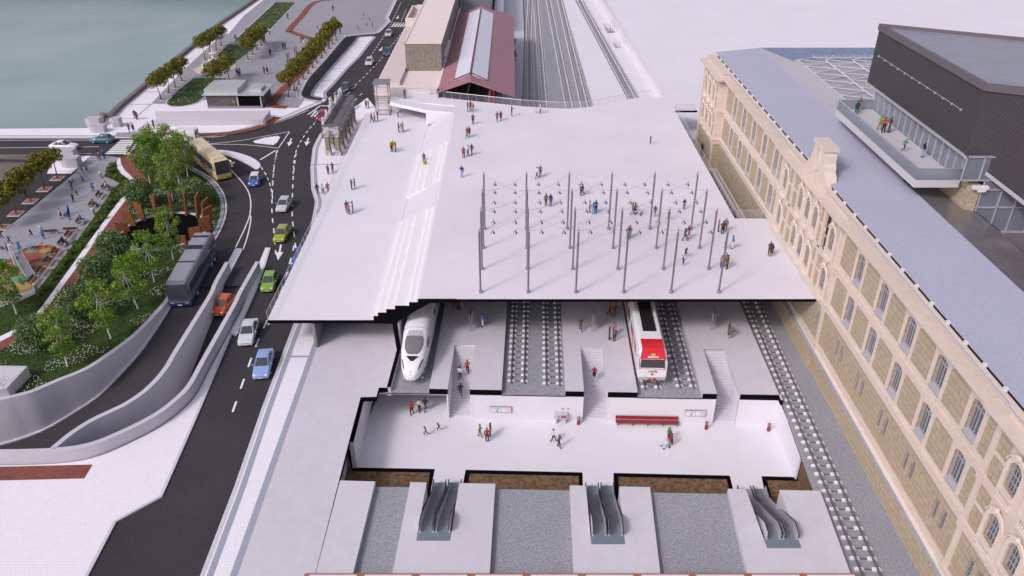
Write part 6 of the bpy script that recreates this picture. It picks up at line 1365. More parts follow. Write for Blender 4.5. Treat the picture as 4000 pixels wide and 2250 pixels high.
for z in (2.0, 2.5): q = MB(); q.tube([tuple(hi_ - d * .6 + n_ * s * wR + Vector((0, 0, z)) - o0) for s in (-1, 1)], .03, 5); q.build('rail', M['galv'], t)
def spring(x, y, col, lab):
    p = gp(x, y); t = thing('spring_rider', lab, 'spring rider', p, R(30), 'playground spring riders'); t.scale = (.72,) * 3; q = MB(); q.bx((0, 0, .04), (.5, .3, .06)); q.build('base', M['galv'], t); q = MB()
    q.tube([(.09 * math.cos(k * .9), .09 * math.sin(k * .9), .07 + k * .018) for k in range(24)], .018, 4); q.build('spring', M['dsteel'], t); q = MB(); q.ball((0, 0, .68), (.40, .17, .2), 10); q.ball((.34, 0, .86), (.15, .13, .15), 8); q.build('animal_seat', mk('rider_paint', col, .5, var=.08), t, smooth=True)
    q = MB(); q.tube([(.2, -.25, .92), (.2, .25, .92)], .025, 5); q.build('handle', M['dsteel'], t)
spring(860, 378, (.45, .10, .12), 'pink animal spring rider on the ochre spot of the playground'); spring(893, 490, (.48, .26, .09), 'orange animal spring rider on the right green spot of the playground'); spring(600, 388, (.45, .06, .08), 'red animal spring rider in front of the blue seesaw')
p = gp(585, 345); t = thing('seesaw', 'blue topped seesaw with green and orange animal seats', 'seesaw', p, R(24)); t.scale = (.68,) * 3; q = MB(); q.bx((0, 0, .04), (.9, .5, .08)); q.build('base', M['galv'], t); q = MB(); q.prism([(1.05 * math.cos(k), .62 * math.sin(k)) for k in [2 * math.pi * j / 8 for j in range(8)]], .72, .78); q.build('table', mk('seesaw_blue', (.10, .34, .52), .5, var=.05), t); q = MB(); q.tube([(-1.9, 0, .62), (1.9, 0, .68)], .05, 6); q.tube([(0, 0, 0), (0, 0, .7)], .09, 8); q.build('beam', M['galv'], t)
for s, col in ((-1, (.10, .38, .16)), (1, (.48, .26, .09))): q = MB(); q.ball((s * 1.9, 0, .78), (.42, .2, .22), 10); q.ball((s * 2.25, 0, .9), (.14, .14, .16), 8); q.build('animal_seat', mk('seat_paint', col, .5, var=.05), t, smooth=True)
t = thing('tube_climber', 'white tube climbing frame half hidden by the birch at the left edge', 'climbing frame', gp(150, 860)); 
for dx_ in (-1.2, 0, 1.2): q = MB(); q.tube([(dx_, -.7, 0), (dx_ * .6, -.2, 2.6), (dx_ * .6, .2, 2.6), (dx_, .7, 0)], .035, 5); q.build('hoop', M['galv'], t)
for z in (1.0, 1.8, 2.6): q = MB(); q.tube([(-1.0, 0, z), (1.0, 0, z)], .03, 5); q.build('bar', M['galv'], t)
def ballobj(m_, x, y, r, col, lab): g = G(m_, x, y, PAV); q = MB(); q.ball((g[0], g[1], PAV + r), r, 12); solo('ball', q, mk('ball_skin', col, .5, var=.25, scale=6), lab, 'ball', smooth=True)
ballobj('b', 628, 447, .13, (.6, .6, .62), 'white football between the playing children in the park'); ballobj('r', 47, 352, .2, (.45, .10, .02), 'orange ball left of the boy in the blue vest')
# ================================================================ vegetation
def leafmat(name, c, var=.45): 
    m, n, b, L = nodes(name); b.inputs['Roughness'].default_value = .7; b.inputs['Specular IOR Level'].default_value = .25
    t = noise(n, 1.7, 3); r = ramp(n, sc(c, 1 - var), sc(c, 1 + var), .35, .65); L(t.outputs['Fac'], r.inputs['Fac'])
    L(r.outputs['Color'], b.inputs['Base Color']); return m
LM = dict(olive=[leafmat('olive_leaf', (0.125, 0.14, 0.022)), leafmat('yellow_leaf', (0.28, 0.205, 0.02)), leafmat('dark_olive_leaf', (0.072, 0.09, 0.015))],
          birch=[leafmat('birch_leaf', (0.13, 0.27, 0.03)), leafmat('yellow_birch_leaf', (0.27, 0.3, 0.025)), leafmat('dark_birch_leaf', (0.06, 0.16, 0.024))],
          dense=[leafmat('evergreen_leaf', (.115, .19, .062)), leafmat('pale_evergreen_leaf', (.20, .29, .105)), leafmat('deep_evergreen_leaf', (.058, .105, .036))],
          bush=[leafmat('bush_leaf', (.13, .20, .03)), leafmat('pale_bush_leaf', (.21, .28, .05)), leafmat('dark_bush_leaf', (.07, .115, .02))])
def crown(rng, lobes, n, size, mats_w=(.55, .22, .23), up=.25):
    q = MB()
    tot = sum(r ** 2 for _, r in lobes)
    for c, r in lobes:
        for _ in range(int(n * r * r / tot)):
            d = Vector((rng.gauss(0, 1), rng.gauss(0, 1), rng.gauss(0, 1) * .95 + up)).normalized(); p = Vector(c) + d * r * (.55 + .5 * rng.random() ** .6)
            nn = (d + Vector((rng.gauss(0, .6), rng.gauss(0, .6), rng.gauss(0, .6)))).normalized(); u = nn.orthogonal().normalized(); a = rng.random() * 6.28; v = nn.cross(u)
            e1 = (u * math.cos(a) + v * math.sin(a)); e2 = nn.cross(e1); s = size * (.6 + .8 * rng.random()); x = rng.random(); mi = 0 if x < mats_w[0] else (1 if x < mats_w[0] + mats_w[1] else 2)
            q.add([p - e1 * s, p - e2 * s * .55, p + e1 * s, p + e2 * s * .55], [[0, 1, 2, 3]], mi)
    return q
def limbs(rng, h, lobes, r0, top):
    q = MB(); lean = Vector((rng.gauss(0, .08), rng.gauss(0, .08), 1)); P = [Vector((0, 0, 0)), lean * h * .35, lean * h * .7, lean * top]
    q.tube(P, [r0 * 1.25, r0, r0 * .7, r0 * .2], 7)
    for c, r in lobes:
        t = .3 + .55 * rng.random(); b = lean * (h + (top - h) * t * .6); q.tube([b, b.lerp(Vector(c), .6) + Vector((0, 0, -.1)), Vector(c)], [r0 * .45, r0 * .25, r0 * .08], 5)
    return q
def variants(kind, n):
    out = []
    for i in range(n):
        rng = random.Random(hash(kind) % 1000 * 0 + i * 17 + len(kind)); lo = []
        if kind == 'plane':
            for k in range(13): a = k * 2.4; rr = 1.5 * math.sqrt((k + .5) / 13); lo.append(((rr * math.cos(a) + rng.gauss(0, .12), rr * math.sin(a) + rng.gauss(0, .12), 3.35 + 1.5 * (1 - (rr / 1.75) ** 2) * rng.uniform(.35, 1.0) + rng.gauss(0, .25)), rng.uniform(.6, .92)))
            cr = crown(rng, lo, 2300, .155); tr = limbs(rng, 1.9, lo, .10, 4.7); ms = LM['olive']
        elif kind == 'birch':
            for k in range(26): a = k * 2.4 + rng.random(); z = 1.9 + 5.0 * (k + .5) / 26; rr = 1.75 * math.sin(math.pi * min(1, (z - 1.2) / 6.4)) * rng.uniform(.45, 1.1); lo.append(((rr * math.cos(a), rr * math.sin(a), z), rng.uniform(.42, .72)))
            cr = crown(rng, lo, 3600, .105, (.5, .25, .25), 0); tr = limbs(rng, 3.5, lo[::2], .085, 7.1); ms = LM['birch']
        elif kind == 'dense':
            for k in range(30):
                a = k * 2.4; z = -1 + 2 * (k + .5) / 30; rr = math.sqrt(1 - z * z); lo.append(((1.55 * rr * math.cos(a) + rng.gauss(0, .1), 1.55 * rr * math.sin(a) + rng.gauss(0, .1), 2.6 + 1.45 * z), rng.uniform(.62, .9)))
            lo.append(((0, 0, 2.5), 1.45)); cr = crown(rng, lo, 7000, .115, (.5, .25, .25)); tr = limbs(rng, 1.2, lo[:8], .12, 3.0); ms = LM['dense']
        else:
            for k in range(9): a = k * 2.4; rr = .42 * math.sqrt((k + .5) / 9); lo.append(((rr * math.cos(a) * 1.15, rr * math.sin(a), .40 + rng.uniform(0, .25)), rng.uniform(.36, .5)))
            cr = crown(rng, lo, 1000, .075); tr = MB(); 
            for k in range(4): tr.tube([(0, 0, -.05), (.25 * math.cos(k * 1.6), .25 * math.sin(k * 1.6), .5)], .02, 4)
            ms = LM['bush']
        out.append((cr.mesh(kind + '_crown', ms), tr.mesh(kind + '_trunk', M['birchb'] if kind == 'birch' else M['bark'], smooth=True)))
    return out
VAR = {'plane': variants('plane', 4), 'birch': variants('birch', 4), 'dense': variants('dense', 3), 'bush': variants('bush', 4)}
_vk = {k: 0 for k in VAR}
def plant(kind, name, pos, label, cat, s=1, grp=None, z=PAV):
    rng = random.Random(int(pos[0] * 97 + pos[1] * 31)); v = VAR[kind][_vk[kind] % len(VAR[kind])]; _vk[kind] += 1
    t = thing(name, label, cat, (pos[0], pos[1], z), rng.random() * 6.28, grp); t.scale = (s * rng.uniform(.94, 1.06),) * 2 + (s * rng.uniform(.94, 1.06),)
    link('crown', v[0], t); link('trunk' if kind != 'bush' else 'stems', v[1], t); return t
PLM = [M['kerb'], mk('red_gravel', (.27, .13, .11), .95, var=.25, scale=9, bump=.4)]
def planter(pos, label, rz, s=1.25, grp='square tree planters'):
    q = MB(); q.bx((0, 0, .05), (s, s, .12), 0); q.bx((0, 0, .10), (s - .26, s - .26, .05), 1)
    o = link('tree_planter', q.mesh('tree_planter', PLM)); o.location = (pos[0], pos[1], PAV); o.rotation_euler = (0, 0, rz); tag(o, label, 'planter', grp)
def row(m_, pts, what, where, grp, rz):
    for i, (x, y) in enumerate(pts):
        g = G(m_, x, y, PAV); nm = ORD[i] if i < 10 else ('eleventh', 'twelfth')[i - 10]
        plant('plane', 'plane_tree', g, '%s olive tree from the near end, %s' % (nm, where), 'tree', 1.06, grp)
        planter(g, 'red gravel planter under the %s tree of the %s' % (nm, where), rz)
TR = head('a', (1157, 715), (1307, 583), PAV)
row('a', [(1157, 715), (1210, 670), (1258, 628), (1307, 583), (1473, 432), (1510, 398), (1548, 363), (1585, 332)], '', 'row along the quay wall', 'trees on the quay promenade', TR)
row('a', [(1545, 655), (1590, 612), (1642, 570), (1780, 430), (1812, 395), (1845, 362), (1875, 330)], '', 'middle row by the fountain', 'trees on the quay promenade', TR)
row('a', [(2068, 700), (2110, 655), (2143, 610), (2178, 570), (2210, 530), (2242, 490), (2275, 455), (2303, 420), (2330, 385), (2358, 352), (2382, 320), (2410, 293)], '', 'long row beside the taxi lane', 'trees on the quay promenade', TR)
for (x, y), lb in zip([(465, 410), (360, 500), (248, 597), (130, 697), (20, 806)], ('nearest the bridge', 'second from the bridge', 'third from the bridge', 'fourth from the bridge', 'at the left picture edge')):
    g = G('b', x, y, PAV); plant('plane', 'plane_tree', g, 'olive tree of the dark strip by the river bank, %s' % lb, 'tree', 1.06, 'trees on the dark strip in the park'); planter(g, 'red gravel planter under the strip tree %s' % lb, TR, 1.75)
BIR = [('b', 1215, 445, 'slender birch at the left of the clump by the crossing'), ('b', 1285, 410, 'slender birch at the back of the clump by the crossing'), ('b', 1398, 592, 'slender birch standing in front of the clump above the pit'), ('b', 1452, 465, 'slender birch in the middle of the clump by the coach'), ('b', 1520, 395, 'slender birch on the right of the clump beside the cream coach'), ('b', 1250, 350, 'tall birch hiding the crossing at the top of the clump'), ('b', 1400, 330, 'tall birch in front of the white van'),
       ('b', 1402, 1062, 'birch on the lawn just below the rusted fins, right'), ('b', 1250, 1245, 'birch on the lawn below the rusted fins, left'), ('c', 978, 192, 'birch on the lawn left of the dark coach'), ('c', 785, 402, 'birch on the flowery lawn above the curved retaining wall'), ('c', 478, 600, 'birch nearest the viewer on the lawn by the retaining wall'), ('c', 120, 230, 'thin birch overlapping the playground at the left edge'), ('r', 85, 1430, 'thin birch at the lower left corner of the playground')]
for m_, x, y, lb in BIR: plant('birch', 'birch_tree', G(m_, x, y, PAV), lb, 'tree', 1.06 if m_ == 'b' and y < 600 else 1.0, 'birches on the park lawn')
DEN = [('b', 1140, 645, 1.0, 'round dense green tree left of the rusted fins by the cycle path'), ('b', 1583, 635, .95, 'round dense green tree right above the rusted fins'), ('b', 955, 1105, .96, 'round dense green tree below the fins, farthest of the three beside the cycle path'), ('b', 815, 1308, .98, 'round dense green tree in the middle of the row beside the cycle path'), ('c', 592, 278, 1.0, 'round dense green tree with red twigs above the flowery lawn'), ('c', 280, 480, .94, 'round dense green tree nearest the viewer beside the red path')]
for m_, x, y, s, lb in DEN: plant('dense', 'round_tree', G(m_, x, y, PAV), lb, 'tree', s, 'round trees in the park')
BUS = [(905, 300), (885, 332), (922, 342), (880, 357), (895, 385), (940, 398), (985, 403), (1022, 442), (915, 512), (978, 497), (965, 540), (880, 605), (918, 590), (872, 645), (805, 700), (840, 722), (778, 757), (720, 828), (748, 812), (690, 862), (612, 937), (650, 962), (572, 1003), (545, 1062), (512, 1092), (500, 1132), (450, 1172), (430, 1217), (360, 1297), (322, 1337)]
nxt = ['the crossing end', 'the upper litter bin', 'the first bench', 'the second bench', 'the third bench', 'the middle litter bin', 'the fourth bench', 'the sixth bench', 'the seventh bench', 'the last benches']
for i, (x, y) in enumerate(BUS):
    plant('bush', 'shrub', G('b', x, y + 12, PAV), 'clipped green shrub beside the footpath, %s of three near %s' % (('upper', 'middle', 'lower')[i % 3], nxt[i // 3]), 'shrub', .70, 'shrubs between square and footpath')
# loose grass blades and daisies on the lawns
def pip(p, poly):
    c = False; n = len(poly); j = n - 1
    for i in range(n):
        if (poly[i][1] > p[1]) != (poly[j][1] > p[1]) and p[0] < (poly[j][0] - poly[i][0]) * (p[1] - poly[i][1]) / (poly[j][1] - poly[i][1]) + poly[i][0]: c = not c
        j = i
    return c
rng = random.Random(3); EAST = RR + [(-78, 60)] + [p for p in W1[::-1]] + KERB_PARK[::-1]; WEST = WL[6:] + [(-60, 66)] + TILE[::-1]
gq, fq = MB(), MB()
def mound(x, y): return math.sin(x * .9 + 1.3 * math.sin(y * .7)) + math.sin(y * 1.1 + 1.7 * math.sin(x * .5)) 
cnt = 0
while cnt < 21000:
    x, y = rng.uniform(-66, -33), rng.uniform(58, 128)
    if (x - PC[0]) ** 2 + (y - PC[1]) ** 2 < (PRX + .2) ** 2 or not (pip((x, y), EAST) or pip((x, y), WEST)): continue
    cnt += 1; a = rng.random() * 6.28; h = rng.uniform(.06, .16); dx, dy = math.cos(a) * .05, math.sin(a) * .05
    gq.add([(x - dx, y - dy, PAV - .02), (x + dx, y + dy, PAV - .02), (x + rng.gauss(0, .05), y + rng.gauss(0, .05), PAV + h)], [[0, 1, 2]], rng.randrange(3))
    if mound(x, y) > .15 and rng.random() < .42 and pip((x, y), EAST):
        s = rng.uniform(.03, .058); z = PAV + .12 + rng.random() * .06; fq.add([(x - s, y - s, z), (x + s, y - s, z + .02), (x + s, y + s, z + .03), (x - s, y + s, z + .01)], [[0, 1, 2, 3]])
for P in (L1, L2, L3):
    xs = [p[0] for p in P]; ys = [p[1] for p in P]; n = int((max(xs) - min(xs)) * (max(ys) - min(ys)) * 6)
    for _ in range(min(n, 5000)):
        x, y = rng.uniform(min(xs), max(xs)), rng.uniform(min(ys), max(ys))
        if pip((x, y), P) and mound(x, y) > -.3 and rng.random() < .33:
            s = rng.uniform(.045, .08); z = PAV + .16; fq.add([(x - s, y - s, z), (x + s, y - s, z), (x + s, y + s, z + .02), (x - s, y + s, z)], [[0, 1, 2, 3]])
tag(gq.build('grass', [leafmat('blade_%d' % i, c) for i, c in enumerate(((.030, .060, .010), (.055, .085, .018), (.020, .042, .008)))]), kind='stuff')
tag(fq.build('flowers', mk('daisy', (.62, .62, .58), .8, var=.1)), kind='stuff')
# ================================================================ people
SKIN = mk('skin', (.46, .27, .19), .6, var=.05, scale=8); SHOE = mk('shoe_leather', (.03, .025, .022), .5, var=.1)
def skeleton(pose):
    """joints of a 1.76 m adult, facing -Y"""
    J = dict(pel=(0, 0, .95), waist=(0, .0, 1.08), chest=(0, .0, 1.30), neck=(0, -.01, 1.47), head=(0, -.02, 1.58), crown=(0, -.01, 1.70),
             shL=(.19, 0, 1.40), elL=(.25, .03, 1.14), wrL=(.25, -.03, .90), shR=(-.19, 0, 1.40), elR=(-.25, .03, 1.14), wrR=(-.25, -.03, .90),
             hipL=(.095, 0, .90), knL=(.11, -.02, .49), anL=(.11, .02, .09), toL=(.12, -.17, .04), hipR=(-.095, 0, .90), knR=(-.11, -.02, .49), anR=(-.11, .02, .09), toR=(-.12, -.17, .04))
    J.update(pose); return {k: Vector(v) for k, v in J.items()}
BONES = [('pel', 'waist', 't'), ('waist', 'chest', 't'), ('chest', 'neck', 't'), ('neck', 'head', 'h'), ('head', 'crown', 'h')]
for s in 'LR': BONES += [('chest', 'sh' + s, 't'), ('sh' + s, 'el' + s, 'u'), ('el' + s, 'wr' + s, 'f'), ('pel', 'hip' + s, 'p'), ('hip' + s, 'kn' + s, 'p'), ('kn' + s, 'an' + s, 'c'), ('an' + s, 'to' + s, 's')]
RAD = dict(pel=(.155, .115), waist=(.145, .105), chest=(.165, .115), neck=(.055, .055), head=(.078, .095), crown=(.06, .075), sh=(.068, .068), el=(.043, .043), wr=(.03, .03), hip=(.098, .098), kn=(.062, .062), an=(.042, .042), to=(.036, .036))
def skin_mesh(J, extra):
    names = list(J); idx = {n: i for i, n in enumerate(names)}; V = [tuple(J[n]) for n in names]; E = [(idx[a], idx[b]) for a, b, _ in BONES]; Rr = [RAD.get(n) or RAD[n[:-1]] for n in names]; reg = [b for b in BONES]; segs = [(J[a], J[b], r) for a, b, r in BONES]
    for s in 'LR':     # palm, four fingers, thumb
        d = (J['wr' + s] - J['el' + s]).normalized(); side = Vector((0, -1, 0)); side = (side - d * side.dot(d)).normalized(); inn = d.cross(side).normalized()
        if inn.x * (1 if s == 'L' else -1) > 0: inn = -inn
        p = J['wr' + s] + d * .075; V.append(tuple(p)); pi = len(V) - 1; E.append((idx['wr' + s], pi)); Rr.append((.034, .022)); segs.append((J['wr' + s], p + d * .1, 'w'))
        for k, (o, l) in enumerate(((.03, .065), (.011, .078), (-.009, .072), (-.028, .055))):
            a = p + side * o + d * .03; b = p + side * o * 1.15 + d * (.03 + l) + inn * .022
            V.append(tuple(a)); V.append(tuple(b)); E += [(pi, len(V) - 2), (len(V) - 2, len(V) - 1)]; Rr += [(.0105, .0105), (.008, .008)]
        a = p + side * .045 - d * .03; b = p + side * .062 + d * .012 + inn * .02; V.append(tuple(a)); V.append(tuple(b)); E += [(pi, len(V) - 2), (len(V) - 2, len(V) - 1)]; Rr += [(.012, .012), (.0095, .0095)]
    f = J['head']; fd = Vector((0, -1, 0)); V.append((f.x, f.y - .095, f.z + .025)); E.append((idx['head'], len(V) - 1)); Rr.append((.016, .022))
    me = bpy.data.meshes.new('tmp'); me.from_pydata(V, E, []); ob = bpy.data.objects.new('tmp_person', me); COL.objects.link(ob)
    m_ = ob.modifiers.new('s', 'SKIN'); m_.use_smooth_shade = True; m_.branch_smoothing = .5
    for i, r in enumerate(Rr): me.skin_vertices[0].data[i].radius = r; me.skin_vertices[0].data[i].use_root = (i == idx['pel'])
    sb = ob.modifiers.new('u', 'SUBSURF'); sb.levels = 1; sb.render_levels = 1
    dg = bpy.context.evaluated_depsgraph_get(); out = bpy.data.meshes.new_from_object(ob.evaluated_get(dg)); bpy.data.objects.remove(ob); return out, segs
def segd(p, a, b): ab = b - a; t = max(0, min(1, (p - a).dot(ab) / max(1e-9, ab.length_squared))); return (p - a - ab * t).length
def prototype(pose, sleeve='long', legs='trousers', hair='short', female=False):
    J = skeleton(pose)
    if female:
        for k in ('shL', 'shR'): J[k].x *= .86
    me, segs = skin_mesh(J, None); me.name = 'person_body'; me.materials.clear(); me.materials.append(SKIN); me.polygons.foreach_set('use_smooth', [True] * len(me.polygons))
    groups = {'shirt': [], 'trousers': [], 'shoes': []}
    for f in me.polygons:
        c = Vector(f.center); r = min(segs, key=lambda s: segd(c, s[0], s[1]) - (.06 if s[2] in 'tp' else 0))[2]
        if c.z < J['pel'].z + .02 and r == 't' and 'sit' not in pose: r = 'p'
        if r in 'tu' or (r == 'f' and sleeve == 'long'): groups['shirt'].append(f.index)
        elif r == 'p' or (r == 'c' and legs == 'trousers'): groups['trousers'].append(f.index)
        elif r == 's': groups['shoes'].append(f.index)
    parts = {}
    for nm, fl in groups.items():
        vs = {}; V = []; F = []; off = {'shirt': .016, 'trousers': .013, 'shoes': .010}[nm]
        for fi in fl:
            ff = []
            for vi in me.polygons[fi].vertices:
                if vi not in vs: vs[vi] = len(V); v = me.vertices[vi]; V.append(tuple(v.co + v.normal * off))
                ff.append(vs[vi])
            F.append(ff)
        m2 = bpy.data.meshes.new(nm); m2.from_pydata(V, [], F); m2.polygons.foreach_set('use_smooth', [True] * len(F)); m2.materials.append(SHOE); parts[nm] = m2
    if legs == 'skirt':
        q = MB(); p = J['pel']; q.lathe([(.14, .12), (.17, .0), (.19, -.2), (.20, -.42)], 14, tuple(p)); m2 = q.mesh('skirt', SHOE, smooth=True); parts['trousers'] = m2
    h = J['head']; q = MB(); q.ball((h.x, h.y + .018, h.z + .075), (.092, .108, .085), 10)
    if hair == 'long': q.ball((h.x, h.y + .065, h.z - .01), (.085, .06, .16), 10)
    parts['hair'] = q.mesh('hair', SHOE, smooth=True)
    q = MB()
    for s in (-1, 1): q.ball((h.x + s * .032, h.y - .092, h.z + .035), (.011, .008, .008), 6)
    q.ball((h.x, h.y - .092, h.z - .042), (.024, .008, .007), 6); parts['face'] = q.mesh('face', mk('face_dark', (.10, .04, .035), .5, var=0))
    return me, parts
def sit(z=.45, ank=.09): return dict(sit=(0, 0, 0)) and dict(pel=(0, .1, z + .12), waist=(0, .12, z + .25), chest=(0, .10, z + .48), neck=(0, .06, z + .65), head=(0, .03, z + .76), crown=(0, .03, z + .88), shL=(.19, .08, z + .57), shR=(-.19, .08, z + .57), elL=(.25, .02, z + .33), elR=(-.25, .02, z + .33), wrL=(.14, -.18, z + .25), wrR=(-.14, -.18, z + .25), hipL=(.1, .08, z + .09), hipR=(-.1, .08, z + .09), knL=(.13, -.36, z + .07), knR=(-.13, -.36, z + .07), anL=(.13, -.34, ank), anR=(-.13, -.34, ank), toL=(.14, -.52, .04), toR=(-.14, -.52, .04))
WALK = dict(knL=(.10, -.20, .52), anL=(.10, -.27, .12), toL=(.10, -.44, .08), knR=(-.10, .06, .50), anR=(-.10, .30, .16), toR=(-.10, .20, .03), elL=(.25, .14, 1.15), wrL=(.24, .20, .92), elR=(-.25, -.05, 1.15), wrR=(-.23, -.22, .98))
STRIDE = dict(knL=(.10, .05, .49), anL=(.11, .22, .12), toL=(.11, .08, .04), knR=(-.10, -.12, .50), anR=(-.10, -.14, .09), toR=(-.11, -.32, .04), elL=(.25, -.03, 1.14), wrL=(.23, -.17, .95), elR=(-.25, .10, 1.15), wrR=(-.25, .12, .90))
RUN = dict(knL=(.10, -.32, .62), anL=(.10, -.14, .34), toL=(.10, -.28, .24), knR=(-.10, .05, .50), anR=(-.10, .42, .38), toR=(-.10, .46, .22), pel=(0, 0, .95), chest=(0, -.10, 1.29), neck=(0, -.15, 1.45), head=(0, -.20, 1.56), crown=(0, -.20, 1.68), shL=(.19, -.09, 1.39), shR=(-.19, -.09, 1.39), elL=(.27, .14, 1.22), wrL=(.24, .05, 1.02), elR=(-.27, -.20, 1.18), wrR=(-.18, -.36, 1.30))
TALK = dict(elR=(-.27, -.05, 1.16), wrR=(-.16, -.30, 1.22)); PHONE = dict(elR=(-.29, -.12, 1.22), wrR=(-.14, -.10, 1.50)); HIPS = dict(elL=(.38, .06, 1.16), wrL=(.20, -.02, 1.02)); FOLD = dict(elL=(.25, -.05, 1.15), wrL=(.02, -.17, 1.20), elR=(-.25, -.05, 1.15), wrR=(-.02, -.19, 1.16)); PUSH = dict(WALK, elL=(.24, -.10, 1.18), wrL=(.18, -.36, 1.05), elR=(-.24, -.10, 1.18), wrR=(-.18, -.36, 1.05)); POINT = dict(elR=(-.30, -.22, 1.36), wrR=(-.32, -.46, 1.40))
LIE = dict(pel=(0, 0, .14), waist=(0, .14, .17), chest=(0, .32, .32), neck=(0, .42, .46), head=(0, .45, .57), crown=(0, .46, .69), shL=(.19, .37, .40), shR=(-.19, .37, .40), elL=(.30, .52, .22), wrL=(.30, .62, .05), elR=(-.30, .52, .22), wrR=(-.30, .62, .05), hipL=(.1, -.03, .13), hipR=(-.1, -.03, .13), knL=(.13, -.42, .30), knR=(-.12, -.45, .13), anL=(.13, -.72, .08), anR=(-.14, -.88, .08), toL=(.14, -.88, .14), toR=(-.15, -.98, .2))
PROTO = {}
SPEC = {'stand': ({}, 'long'), 'standT': ({}, 'short'), 'talk': (TALK, 'long'), 'talkT': (TALK, 'short'), 'phone': (PHONE, 'long'), 'hips': (HIPS, 'short'), 'fold': (FOLD, 'long'), 'point': (POINT, 'long'), 'walk': (WALK, 'long'), 'walkT': (WALK, 'short'), 'stride': (STRIDE, 'long'), 'run': (RUN, 'short'), 'sit': (sit(), 'long'), 'lie': (LIE, 'short')}
for k, (p, sl_) in SPEC.items(): PROTO[k] = prototype(p, sl_)
PROTO['shorts'] = prototype(TALK, 'short', 'shorts'); PROTO['runS'] = prototype(RUN, 'short', 'shorts'); PROTO['walkS'] = prototype(WALK, 'short', 'shorts')
PROTO['wstand'] = prototype(TALK, 'long', hair='long', female=True); PROTO['wwalk'] = prototype(STRIDE, 'long', hair='long', female=True); PROTO['wskirt'] = prototype(STRIDE, 'long', 'skirt', 'long', True); PROTO['wpush'] = prototype(PUSH, 'long', 'skirt', 'long', True); PROTO['wdress'] = prototype({}, 'long', 'skirt', 'long', True)
CO = dict(red=(.42, .045, .012), black=(.012, .012, .014), brown=(.085, .045, .020), jeans=(.055, .085, .14), navy=(.010, .014, .045), white=(.62, .60, .60), maroon=(.12, .012, .012), blue=(.05, .19, .50), green=(.14, .32, .03), dgreen=(.03, .25, .07), teal=(.012, .07, .07), grey=(.16, .15, .14), dgrey=(.06, .058, .055), pink=(.42, .14, .20), khaki=(.28, .20, .11), cream=(.50, .44, .33), lblue=(.20, .33, .55), royal=(.015, .05, .42), crim=(.33, .008, .02), olive=(.08, .07, .03), skin=(.44, .26, .18))
HC = dict(d=(.014, .010, .008), b=(.07, .035, .015), f=(.36, .20, .08), g=(.30, .29, .27), r=(.20, .05, .015))
def person(kind, m_, x, y, z, face, top, leg, hair, label, hgt=1.76, dz=0):
    g = G(m_, x, y, z); s = hgt / 1.76; t = thing('person', label, 'person', (g[0], g[1], z + dz), R(face + 90)); t.scale = (s, s, s); body, parts = PROTO[kind]
    b = link('body', body, t)
    for nm, me in parts.items():
        o = link(nm if nm != 'trousers' or not kind.startswith(('wskirt', 'wpush', 'wdress')) else 'skirt', me, t)
        if nm in ('shirt', 'trousers', 'hair'):
            c = CO[top] if nm == 'shirt' else CO[leg] if nm == 'trousers' else HC[hair]
            sl = o.material_slots[0]; sl.link = 'OBJECT'; sl.material = cloth(c)
    return t
K1 = 1.22
A, D, T, Z0, Pm, Hh = -6.2 + .016, PLAT, TERR, 0, PAV + .02, MEZZ
def P(kind, m_, x, y, z, face, top, leg, hair, label, h=1.76, dz=0): return person(kind, m_, x, y, z, face, top, leg, hair, label, h, dz)
WORD = dict(red='red jacket', black='black', brown='brown shirt', jeans='blue jeans', navy='navy', white='white', maroon='maroon trousers')
# --- white terrace and steps
P('walk', 'e', 280, 880, T, 0, 'navy', 'jeans', 'b', 'person in navy top and jeans, left of the trio by the lift tower'); P('wwalk', 'e', 300, 872, T, 0, 'white', 'maroon', 'd', 'woman in white top and maroon trousers in the trio by the lift tower', 1.68); P('stand', 'e', 324, 869, T, 180, 'red', 'black', 'd', 'man in red jacket on the right of the trio by the lift tower')
P('stand', 'e', 468, 838, T, 0, 'white', 'black', 'd', 'man in white shirt and black trousers under the footbridge'); P('hips', 'e', 488, 847, T, 120, 'blue', 'white', 'd', 'man in blue shirt and white trousers under the footbridge')
P('stand', 'e', 473, 948, T, 0, 'brown', 'black', 'd', 'man in brown, left of the trio on the upper terrace'); P('stand', 'e', 493, 952, T, 90, 'khaki', 'cream', 'b', 'person in khaki and cream, front of the trio on the upper terrace'); P('wstand', 'e', 505, 942, T, 180, 'pink', 'jeans', 'b', 'woman in pink, right of the trio on the upper terrace', 1.68)
P('stand', 'e', 422, 1090, T, 60, 'red', 'black', 'd', 'man in red jacket seen from behind in the middle terrace trio'); P('wstand', 'e', 434, 1076, T, -90, 'green', 'khaki', 'f', 'woman in lime green behind the man in red on the terrace', 1.68); P('talkT', 'e', 453, 1090, T, 180, 'olive', 'jeans', 'b', 'man in olive shirt at the right of the middle terrace trio')
P('standT', 'e', 658, 1205, T, -90, 'brown', 'jeans', 'b', 'man in brown embracing a woman in green on the white steps', dz=.75); P('wstand', 'e', 667, 1235, T, 90, 'green', 'khaki', 'f', 'woman in green and khaki seen from behind on the white steps', 1.68, .45)
P('wstand', 'e', 137, 1360, T, 30, 'teal', 'teal', 'r', 'woman in teal of the pair halfway down the terrace', 1.66); P('shorts', 'e', 160, 1355, T, 180, 'grey', 'grey', 'g', 'man in grey shirt and shorts of the pair halfway down the terrace')
P('standT', 'i', 283, 778, T, -60, 'brown', 'black', 'd', 'man in brown of the trio lowest on the terrace'); P('wstand', 'i', 297, 795, T, 90, 'pink', 'jeans', 'r', 'woman in pink in front of the trio lowest on the terrace', 1.66); P('point', 'i', 325, 778, T, 190, 'blue', 'jeans', 'b', 'person in blue pointing, right of the trio lowest on the terrace', 1.7)
